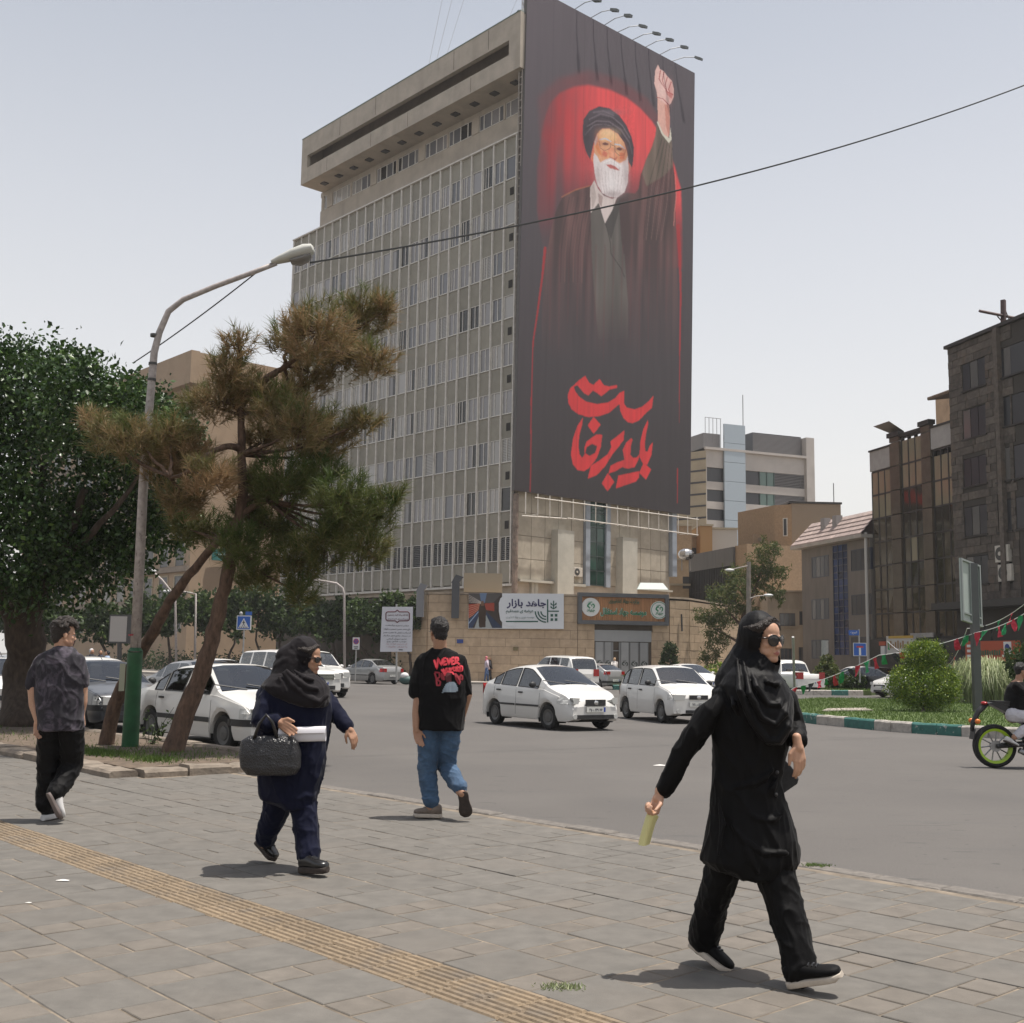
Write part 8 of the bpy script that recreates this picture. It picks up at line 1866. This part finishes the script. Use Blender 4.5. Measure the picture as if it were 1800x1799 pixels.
pg=thing('pampas_grass','tall pale arching ornamental grass clump behind the grey sign post','plant',G(1730,1240,zi_));cx=WM[pg.name].translation;r=np.random.RandomState(12);n=2200
a=r.uniform(0,2*pi,n);lean=r.uniform(.1,1.0,n)**.8;hh=r.uniform(1.2,1.95,n)*(1-.18*lean);b_=np.array(cx)+np.stack([r.normal(0,.36,n),r.normal(0,.3,n),np.zeros(n)],1);dx=np.stack([np.cos(a),np.sin(a)*.8,np.zeros(n)],1)*(lean*1.25)[:,None];sd_=np.stack([-np.sin(a),np.cos(a),np.zeros(n)],1)*.011
up_=np.array([0,0,1.0]);P0=b_;P1=b_+dx*.22+up_*(hh*.62)[:,None];P2=b_+dx*.62+up_*hh[:,None];P3=b_+dx*1.0+up_*(hh*(.95-.55*lean))[:,None]
V=np.stack([P0-sd_,P0+sd_,P1+sd_,P1-sd_,P2+sd_*.7,P2-sd_*.7,P3+sd_*.15,P3-sd_*.15],1).reshape(-1,3);i=np.arange(n)[:,None]*8;Fq=np.concatenate([i+np.array([[0,1,2,3]]),i+np.array([[3,2,4,5]]),i+np.array([[5,4,6,7]])],0);q=np.clip(r.normal(.5,.28,n),0,1);mesh_np('blades',V,Fq,m_pamp,np.concatenate([q]*3),pg)
def blades(name,pts,h,wd,m,seed,lean=.4):
 r=np.random.RandomState(seed);n=len(pts);a=r.uniform(0,2*pi,n);s=np.stack([np.cos(a),np.sin(a),0*a],1)*wd;d=r.normal(size=(n,3))*lean;d[:,2]=1;d*=(h*r.uniform(.5,1.3,n))[:,None]
 V=np.stack([pts-s,pts+s,pts+d],1).reshape(-1,3);o=mesh_np(name,V,np.arange(3*n).reshape(-1,3),m,np.clip(r.normal(.5,.25,n),0,1),None);o['kind']='stuff';o['label']={'lawn_grass':'short bright lawn grass covering the traffic island','pit_grass':'patchy green grass at the foot of the leaning pines','median_grass':'short grass on the median and planting strips'}[name];o['category']='grass';return o
r=np.random.RandomState(3)
def in_poly(poly,n,zz,shrink=None):
 P=np.array([(p[0],p[1]) for p in poly]);lo,hi=P.min(0),P.max(0);outp=[]
 while len(outp)<n:
  x,y=r.uniform(lo[0],hi[0]),r.uniform(lo[1],hi[1]);c=False
  for (x0,y0),(x1,y1) in zip(P,np.roll(P,-1,0)):
   if (y0>y)!=(y1>y) and x<(x1-x0)*(y-y0)/(y1-y0)+x0:c=not c
  if c and abs(x)<y*.46:outp.append((x,y,zz))
 return np.array(outp)
blades('lawn_grass',in_poly(isl_poly,26000,ROAD+.21),.075,.011,m_grass,5)
blades('median_grass',np.concatenate([in_poly(mp,2500,ROAD+.24),in_poly([(p.x,p.y+.2) for p in st_near]+[(st_near[-1].x+.5,st_near[-1].y+5),(st_near[0].x+.5,st_near[0].y+4)],1800,ROAD+.24)]),.12,.025,m_grass,6)
pp=[]
for cx_,cy_,sx_,sy_,k in ((15.9,6.75,.35,.16,1300),(17.2,6.8,.3,.15,500),(14.6,6.9,.25,.15,800),(15.3,7.5,.8,.4,700),(22,7,2.5,.5,700)):
 for _ in range(k):
  a,b=r.normal(cx_,sx_),r.normal(cy_,sy_)
  if a>13.85 and 6.3<b<8.4:p=AB(a,b);pp.append((p.x,p.y,.08))
blades('pit_grass',np.array(pp),.055,.006,m_grass,7)
wdp=thing('weed','straggly weed sprouting beside the green lamp post base','plant',G(262,1318));wb_=WM[wdp.name].translation
pts_=[]
for k in range(7):
 e_=wb_+Vector((r.uniform(-.25,.45),r.uniform(-.15,.15),r.uniform(.25,.75)));MB().tube([wb_,(wb_+e_)/2+Z*.05,e_],[.006,.005,.003],4).build('stem',m_street,wdp)
 for j in range(14):t=r.uniform(.3,1.05);pts_.append(wb_+(e_-wb_)*t+Vector(r.normal(0,.035,3)))
leaves('foliage',np.array([tuple(p) for p in pts_]),.07,m_street,wdp,9)
for i,(px,py) in enumerate(((992,1736),(1436,1522))):
 c=G(px,py);o=mesh_np('weed_tuft',*(lambda n:(np.stack([np.array(c)+np.array([r.normal(0,.05),r.normal(0,.03),0]) for _ in range(n)]).repeat(3,0)+np.tile(np.array([[-.004,0,0],[.004,0,0],[0,0,0]]),(n,1))+np.concatenate([np.array([[0,0,0],[0,0,0],[r.normal(0,.015),r.normal(0,.01),r.uniform(.008,.025)]]) for _ in range(n)]),np.arange(3*n).reshape(-1,3)))(120),m_grass if i else m_pamp,np.clip(r.normal(.6,.2,120),0,1),None);tag(o,['dry weed tuft at the far edge of the tactile strip','green weed tuft growing in the kerb gap behind the black clad woman'][i],'plant')
# ================================================================== STREET FURNITURE
m_pole=mat('painted_steel_pole',(.36,.32,.30),.55,nz=14,amt=.25,bump=.15,bscale=50);overlay(m_pole,22,.62,.05,(.12,.1,.09),.6,(1,1,.5));m_gpole=mat('green_pole_paint',(.016,.085,.032),.55,nz=5,amt=.3);overlay(m_gpole,4,.6,.1,(.06,.13,.075),.5)
lp=thing('lamp_post','tall curved street lamp post with a green painted base','street lamp',G(228,1320));YL=17.3
lb0=G(228,1322);lb0.z=-.02
pth=[lb0,at(238,1145,YL),at(252,850,YL),at(264,700,YL),at(271,620,YL),at(280,585,YL),at(296,548,YL),at(322,527,YL),at(380,503,YL),at(440,481,YL),at(486,463,YL)]
MB().tube([pth[1]-Z*.02]+pth[2:],[.076,.070,.060,.055,.050,.046,.042,.040,.038,.038],14).build('pole',m_pole,lp,smooth=True)
MB().tube([lb0,(lb0+pth[1])/2,pth[1]],[.125,.115,.108],16).tube([pth[1],pth[1]+Z*.05],[.108,.08],16).build('base_sleeve',m_gpole,lp,smooth=40)
h0,h1=at(478,464,YL),at(553,442,YL);dh=(h1-h0);yv=Vector((0,1,0));un_=dh.normalized().cross(-yv).normalized();un_=un_ if un_.z>0 else -un_
def hs(t,w_,a,b):c=h0+dh*t;return [c+yv*(w_*cos(k))+un_*((a+b)/2+(b-a)/2*sin(k)) for k in np.linspace(0,2*pi,13)[:-1]]
MB().loft([hs(0,.06,-.02,.06),hs(.2,.10,-.03,.09),hs(.5,.14,-.05,.13),hs(.8,.15,-.06,.15),hs(.97,.12,-.03,.12),hs(1,.07,0,.08)]).build('lamp_head',mat('pale_lamp_shell',(.50,.50,.46),.5),lp,smooth=45)
MB().loft([hs(.42,.10,-.10,-.02),hs(.6,.13,-.15,-.02),hs(.8,.12,-.13,-.02),hs(.9,.07,-.07,-.02)]).build('lamp_bowl',mat('smoky_lamp_bowl',(.2,.19,.18),.2),lp,smooth=45)
for y in (640,668,590):c=at(271-(y-600)*.06,y,YL);MB().tube([c-Z*.02,c+Z*.02],[.066,.066],10).build('cable_clamp',m_acd,lp)
MB().obox(at(227,1215,YL)+Vector((-.12,-.112,0)),(.08,0,0),(0,.01,0),(0,0,.4)).build('paper_label',mat('faded_label',(.3,.3,.22),.8),lp)
MB().tube([at(235,1118,YL)-Z*.0,at(235,1115,YL)],[.078,.078],12).build('red_band',mat('red_tape',(.25,.03,.04),.6),lp)
m_wire=mat('wire_black',(.02,.02,.02),.6)
def wire(label,a,b,sag,r0=.012,n=24):
 pts=[a+(b-a)*(k/n)-Z*(sag*4*(k/n)*(1-k/n)) for k in range(n+1)];o=MB().tube(pts,r0,5).build('overhead_wire',m_wire,None);return tag(o,label,'wire')
wire('long black overhead wire crossing the mural from lamp head to the right',at(545,462,YL),at(1840,135,26),.42,.016)
wire('thin wire running from the lamp arm down to the left past the pole',at(455,476,YL),at(236,637,YL+3),.04,.011)
m_sblue=mat('sign_blue',(.012,.09,.38),.4);m_swht=mat('sign_white',(.62,.62,.62),.45);m_sred=mat('sign_red',(.42,.025,.03),.45);m_sblk=mat('sign_black',(.015,.015,.015),.5);m_gal=mat('galvanised_post',(.30,.30,.29),.5,nz=6,amt=.15)
def sign_post(label,px,y0,y1,w_,h_,Y,ybase,name='road_sign',cat='road sign',pole_top=None,rad=.035):
 c=at(px,(y0+y1)/2,Y);t=thing(name,label,cat,(c.x,c.y,0));zb=at(px,ybase,Y).z
 zt=at(px,pole_top,Y).z if pole_top else c.z
 MB().tube([(c.x,c.y+.06,max(zb,ROAD)),(c.x,c.y+.06,zt)],rad,8).build('post',m_gal,t);return t,c
def face_poly(parent,c,pts,m,d,name='marking'):return MB().prism([c+Vector((x,-d,z)) for x,z in pts],(0,-.006,0)).build(name,m,parent)
Yc=52;t,c=sign_post('blue pedestrian crossing sign on a thin post behind the white parked sedan',429,1083,1107,0,0,Yc,1200);k=Yc/F
MB().obox(c+Vector((-12.5*k,-.05,-12.5*k)),(25*k,0,0),(0,.08,0),(0,0,25*k)).build('panel_rim',m_swht,t);MB().obox(c+Vector((-11*k,-.062,-11*k)),(22*k,0,0),(0,.01,0),(0,0,22*k)).build('panel',m_sblue,t)
face_poly(t,c,[(-9.5*k,-9.5*k),(9.5*k,-9.5*k),(0,8*k)],m_swht,.064);
wf=MB()
for pts in ([(-.6,4),(.9,4),(.9,2.6),(-.6,2.6)],[(-1,2.2),(1,2.2),(.8,-2),(-.6,-2)],[(-.6,-2),(.2,-2),(-1.8,-6.4),(-2.6,-6.4)],[(.0,-2),(.8,-2),(2.6,-6.4),(1.8,-6.4)],[(-1,1.8),(-.6,1.0),(-2.6,-1),(-3,-.4)],[(1,1.8),(.6,1.0),(2.6,-1),(3,-.4)]):wf.prism([c+Vector((x*k,-.071,z*k)) for x,z in pts],(0,-.004,0))
for i in range(5):wf.prism([c+Vector(((x+i*3.1)*k,-.071,z*k)) for x,z in ((-7.4,-8.8),(-5.8,-8.8),(-5.4,-7),(-7,-7))],(0,-.004,0))
wf.build('walking_figure',m_sblk,t)
MB().obox(c+Vector((2*k,-.02,13.5*k)),(11*k,0,0),(0,.05,.0),(0,0,6*k)).build('solar_panel',m_sblue,t);MB().ell(c+Vector((-6*k,0,16*k)),(3*k,3*k,3.4*k)).build('beacon',m_gal,t,smooth=True)
Yc=66;t,c=sign_post('no stopping sign with red rimmed blue disc behind the silver grey sedan',626,1122,1142,0,0,Yc,1198);k=Yc/F
MB().obox(c+Vector((-6*k,-.05,-10*k)),(12*k,0,0),(0,.04,0),(0,0,21*k)).build('panel',m_swht,t);cc=c+Vector((0,-.055,4*k));MB().cyl(cc,cc+Vector((0,-.01,0)),5*k,20).build('red_rim',m_sred,t);MB().cyl(cc+Vector((0,-.011,0)),cc+Vector((0,-.018,0)),3.8*k,20).build('blue_disc',m_sblue,t)
for a_ in (pi/4,-pi/4):d_=Vector((cos(a_),0,sin(a_)));s_=Vector((-sin(a_),0,cos(a_)));MB().prism([cc+Vector((0,-.019,0))+d_*x*k+s_*y*k for x,y in ((-4,-.5),(4,-.5),(4,.5),(-4,.5))],(0,-.004,0)).build('red_bar',m_sred,t)
face_poly(t,c,[(-4*k,-6*k),(4*k,-6*k),(4*k,-4.6*k),(-4*k,-4.6*k)],m_sblk,.055);face_poly(t,c,[(-3*k,-8.5*k),(3*k,-8.5*k),(3*k,-7.3*k),(-3*k,-7.3*k)],m_sblk,.055)
Yc=58;t,c=sign_post('blue dead end sign with red bar on the far right pavement',1511,1131,1153,0,0,Yc,1200,pole_top=1106);k=Yc/F
MB().obox(c+Vector((-11.5*k,-.05,-11.5*k)),(23*k,0,0),(0,.04,0),(0,0,23*k)).build('panel_rim',m_swht,t);MB().obox(c+Vector((-10.6*k,-.056,-10.6*k)),(21.2*k,0,0),(0,.01,0),(0,0,21.2*k)).build('panel',m_sblue,t)
face_poly(t,c,[(-1.8*k,-10*k),(1.8*k,-10*k),(1.8*k,3*k),(-1.8*k,3*k)],m_swht,.058,'white_stem');face_poly(t,c,[(-5.8*k,3*k),(5.8*k,3*k),(5.8*k,6*k),(-5.8*k,6*k)],m_sred,.058,'red_bar')
nm=thing('street_name_plate','blue street name plate above the dead end sign','street sign',at(1502,1116,Yc));q0=at(1492,1117,Yc-.05);MB().obox(q0,(18*k,0,0),(0,.03,0),(0,0,9*k)).build('plate',m_sblue,nm);text('lettering',shape_ar('کوچه'),m_swht,nm,q0+Vector((3*k,-.004,2*k)),(1,0,0),Z,width=12*k,height=5*k,bold=.01,depth=.004)
Yn=64;kn=Yn/F;nb_=thing('notice_banner','white hanging notice banner with a maroon cartouche and dark script lines','banner',(at(697,1146,Yn).x,Yn,0))
qn=[at(668,1146,Yn),at(724,1146,Yn),at(726,1067,Yn),at(672,1067,Yn)];MB().prism(qn,(0,.02,0)).build('sheet',mat('banner_white',(.56,.56,.60),.7),nb_)
MB().tube([at(697,1200,Yn+.15),at(697,1062,Yn+.15)],.05,8).build('post',m_gal,nb_)
def nP(zx,zy,d=.01):return at(440+zx/6,1000+zy/6,Yn-d)
m_mar=mat('maroon_ink',(.10,.012,.022),.6);m_ink=mat('dark_ink',(.03,.03,.045),.6);m_pk=mat('pink_ink',(.42,.25,.27),.6)
car=[(1430,470),(1445,455),(1530,455),(1550,435),(1570,455),(1660,455),(1678,470),(1678,535),(1660,550),(1570,550),(1550,568),(1530,550),(1445,550),(1430,535)]
cm=MB()
for a_,b_ in zip(car,car[1:]+car[:1]):cm.tube([nP(*a_),nP(*b_)],.028,5)
cm.build('cartouche',m_mar,nb_)
for i,(y,x0,x1,s_,m_) in enumerate([(490,1448,1662,'انا لله و انا الیه راجعون',m_mar),(532,1448,1662,'مراسم ترحیم',m_mar),(600,1425,1672,'مجلس ترحیم و بزرگداشت',m_ink),(640,1405,1690,'حاج محمد حسین احمدی و خانواده',m_ink),(675,1400,1690,'از ساعت شش تا هشت عصر',m_ink),(708,1402,1690,'در مسجد جامع شهر برگزار',m_ink),(740,1440,1650,'حضور سروران گرامی',m_ink),(770,1440,1645,'موجب شادی روح',m_ink),(795,1430,1655,'آن مرحوم خواهد بود',m_pk),(825,1435,1655,'با تشکر خانواده',m_pk)]):
 a_=nP(x0,y+9);text('lettering',shape_ar(s_),m_,nb_,a_,(1,0,0),Z,width=(nP(x1,y)-nP(x0,y)).length,height=22/6*kn,bold=.012,depth=.004)
MB().obox(nP(1565,860),(7*kn,0,0),(0,-.004,0),(0,0,1.6*kn)).build('printer_mark',m_ink,nb_)
Yb=60;lbx=thing('lightbox_panel','pale blank advertising lightbox on a post beside the green lamp post','advertising panel',(at(208,1200,Yb).x,Yb,0));a_=at(190,1131,Yb);kk=Yb/F
MB().obox(a_,(38*kk,0,0),(0,.25,0),(0,0,50*kk)).build('case',m_acd,lbx);MB().obox(a_+Vector((2*kk,-.02,3*kk)),(29*kk,0,0),(0,.015,0),(0,0,44*kk)).build('panel',mat('blank_panel',(.38,.35,.32),.5),lbx);MB().tube([at(210,1200,Yb+.12),at(210,1131,Yb+.12)],.12,8).build('post',m_acd,lbx)
Yh=56;hz=thing('hazard_post','short red and white hazard post between the pine trunks','bollard',(at(399,1190,Yh).x,Yh,ROAD));
for i in range(4):z0=ROAD+.3*i;MB().tube([(at(399,1190,Yh).x,Yh,z0),(at(399,1190,Yh).x,Yh,z0+.3)],.09,10).build('band',m_sred if i%2 else m_swht,hz)
for i,(pts,Y,lab) in enumerate([([(606,1195),(605,1045),(602,1034),(592,1026),(570,1022),(540,1019)],72,'slim far street lamp with curved arm in front of the tower foot'),([(310,1195),(308,1052),(304,1044),(285,1020),(268,1004)],74,'far street lamp with slanted arm between the trees'),([(342,1195),(344,1044),(325,1041),(300,1040)],78,'far straight armed street lamp behind the pine trunks')]):
 t=thing('street_lamp',lab,'street lamp',(at(*pts[0],Y).x,Y,0));P_=[at(x,y,Y) for x,y in pts];P_[0].z=0;MB().tube(P_,[.09]+[.07]*(len(P_)-2)+[.05],8).build('pole',m_pole,t,smooth=True);e_=P_[-1];MB().ell(e_+Vector((-.15,0,0)),(.4,.16,.12)).build('lamp_head',m_swht,t,smooth=True)
Yp=72;cpole=thing('concrete_pole','concrete utility pole with two lamp arms beside the bushy pine','utility pole',(at(1316,1200,Yp).x,Yp,0));P0_,P1_=at(1316,1195,Yp),at(1316,988,Yp);P0_.z=0
MB().tube([P0_,P1_],[.2,.13],8).build('pole',mat('weathered_concrete',(.22,.19,.165),.9,nz=3,amt=.2),cpole)
for pts in ([(1318,1052),(1330,1048),(1345,1047)],[(1314,995),(1300,998),(1288,1001)]):
 P_=[at(x,y,Yp-.1) for x,y in pts];arm=MB().tube(P_,.035,6).build('arm',m_pole,cpole);d_=(P_[-1]-P_[-2]).normalized();MB().ell(P_[-1]+d_*.2,(.3,.13,.09)).build('lamp_head',m_swht,arm,smooth=True)
tp_=MB().tube([G(1397,1238,ROAD),at(1394,1120,44)],.05,8).build('thin_post',m_gal,None);tag(tp_,'thin grey post at the near end of the bunting behind the black clad woman','post')
wp_=MB().tube([at(1450,1175,66),at(1450,1126,66)],.2,8).build('white_post',m_gal,None);tag(wp_,'pale thick post rising behind the conical shrub','post')
bs_=thing('sign_board','large road sign seen from behind on a dark grey post on the island','road sign',G(1719,1256,ROAD+.13));bp0=G(1719,1257,ROAD+.13);Yk=bp0.y;kk=Yk/F
m_dgp=mat('dark_grey_post_paint',(.075,.078,.082),.5,nz=3,amt=.1);m_sbk=mat('sign_back',(.36,.40,.385),.5,nz=2,amt=.08);m_sbf=mat('sign_frame_grey',(.24,.26,.26),.5)
MB().obox(bp0+Vector((-6.5*kk,-.1,-.1)),(13*kk,0,0),(0,.2,0),(0,0,at(1719,985,Yk).z-bp0.z)).build('post',m_dgp,bs_)
dS=Vector((.80,.58,-.17)).normalized();o_=at(1689,1091,Yk-.3);hS=at(1689,981,Yk-.3).z-o_.z
wS=1.02
MB().obox(o_,dS*wS,Vector((.58,-.80,0))*.04,Z*hS).build('panel',m_sbk,bs_)
nS=Vector((.58,-.80,0));fm=MB()
for x0,x1,z0,z1 in ((0,.06,0,hS),(wS-.06,wS,0,hS),(.06,wS-.06,0,.07),(.06,wS-.06,hS-.06,hS),(.06,wS-.06,hS*.12,hS*.12+.05),(wS*.44,wS*.44+.06,.07,hS-.06)):fm.obox(o_+dS*x0+Z*z0+nS*.041,dS*(x1-x0),nS*.05,Z*(z1-z0))
fm.build('frame',m_sbf,bs_)
m_fr_,m_fg_,m_fk_=mat('red_flag',(.52,.025,.055),.7),mat('green_flag',(.01,.25,.085),.7),mat('black_flag',(.014,.014,.016),.7)
rq=random.Random(17)
def bunting(label,P_,sag,step,cols):
 t=thing('bunting',label,'bunting',P_[0]);D=[]
 for a_,b_ in zip(P_,P_[1:]):
  n=12;D+=[a_+(b_-a_)*(k/n)-Z*(sag*4*(k/n)*(1-k/n)) for k in range(n)]
 D.append(P_[-1]);MB().tube(D,.012,4).build('cord',m_swht,t);Q=resample(D,step)
 for i,q in enumerate(Q[:-1]):
  d_=(Q[i+1]-q).normalized();m_=cols[i%len(cols)];w_,h_=.22*rq.uniform(.8,1.1),.36*rq.uniform(.85,1.15);sw_=rq.gauss(0,.5);tilt=rq.gauss(0,.25);hang=(-Z+Vector((tilt,sw_,0))).normalized();vs=[]
  nv=Vector((-d_.y,d_.x,0))
  for r_ in range(4):
   for c_i in range(3):
    tt=r_/3;x=(c_i/2-.5)*w_*(1-.15*tt);vs.append(q+d_*(x+w_/2)+hang*(h_*tt)+nv*(.04*sin(tt*4+c_i*1.3+i)))
  MB().add(vs,[(r_*3+c_i,r_*3+c_i+1,r_*3+c_i+4,r_*3+c_i+3) for r_ in range(3) for c_i in range(2)]).build('flag',m_,t)
 return t
bunting('string of red green and black flags rising across the island to the sign post',[at(1340,1226,43),at(1395,1210,42.5),at(1545,1152,38.5),at(1717,1112,Yk-.2),at(1815,1070,32)],.10,.42,[m_fk_,m_fr_,m_fg_,m_fr_,m_fg_])
bunting('second flag string passing behind the topiary to the right',[at(1560,1128,52),at(1660,1175,47),at(1700,1105,43),at(1815,1050,38)],.25,1.0,[m_fg_,m_fr_,m_fk_])
tg=thing('trash_bag','small heap of white and green bags behind the silver grey sedan','rubbish',at(714,1202,68.5));tb_=WM[tg.name].translation;tb_.z=0
MB().ell(tb_+Vector((0,0,.2)),(.42,.3,.26)).build('bag',mat('green_sack',(.03,.075,.07),.6),tg,smooth=True);MB().ell(tb_+Vector((-.1,-.05,.45)),(.25,.2,.2)).build('bag',m_swht,tg,smooth=True)
mh=MB().prism([G(x,y,ROAD+.225) for x,y in ((1455,1247),(1520,1246),(1535,1250),(1445,1251))],(0,0,.03)).build('inspection_cover',mat('pale_cover',(.32,.28,.24),.85,nz=3,amt=.3),None);tag(mh,'pale concrete inspection cover flush in the island lawn','manhole cover')
# ================================================================== HAZE
m_haze=bpy.data.materials.new('thin_city_haze');m_haze.use_nodes=True;hn=m_haze.node_tree.nodes;hn.clear()
ho=hn.new('ShaderNodeOutputMaterial');hv=hn.new('ShaderNodeVolumePrincipled');hv.inputs['Density'].default_value=.0003;hv.inputs['Color'].default_value=(.93,.94,.96,1);m_haze.node_tree.links.new(hv.outputs[0],ho.inputs['Volume'])
hz_=MB().box(-130,130,-20,230,-1.2,72).build('haze',m_haze);tag(hz_,kind='stuff')
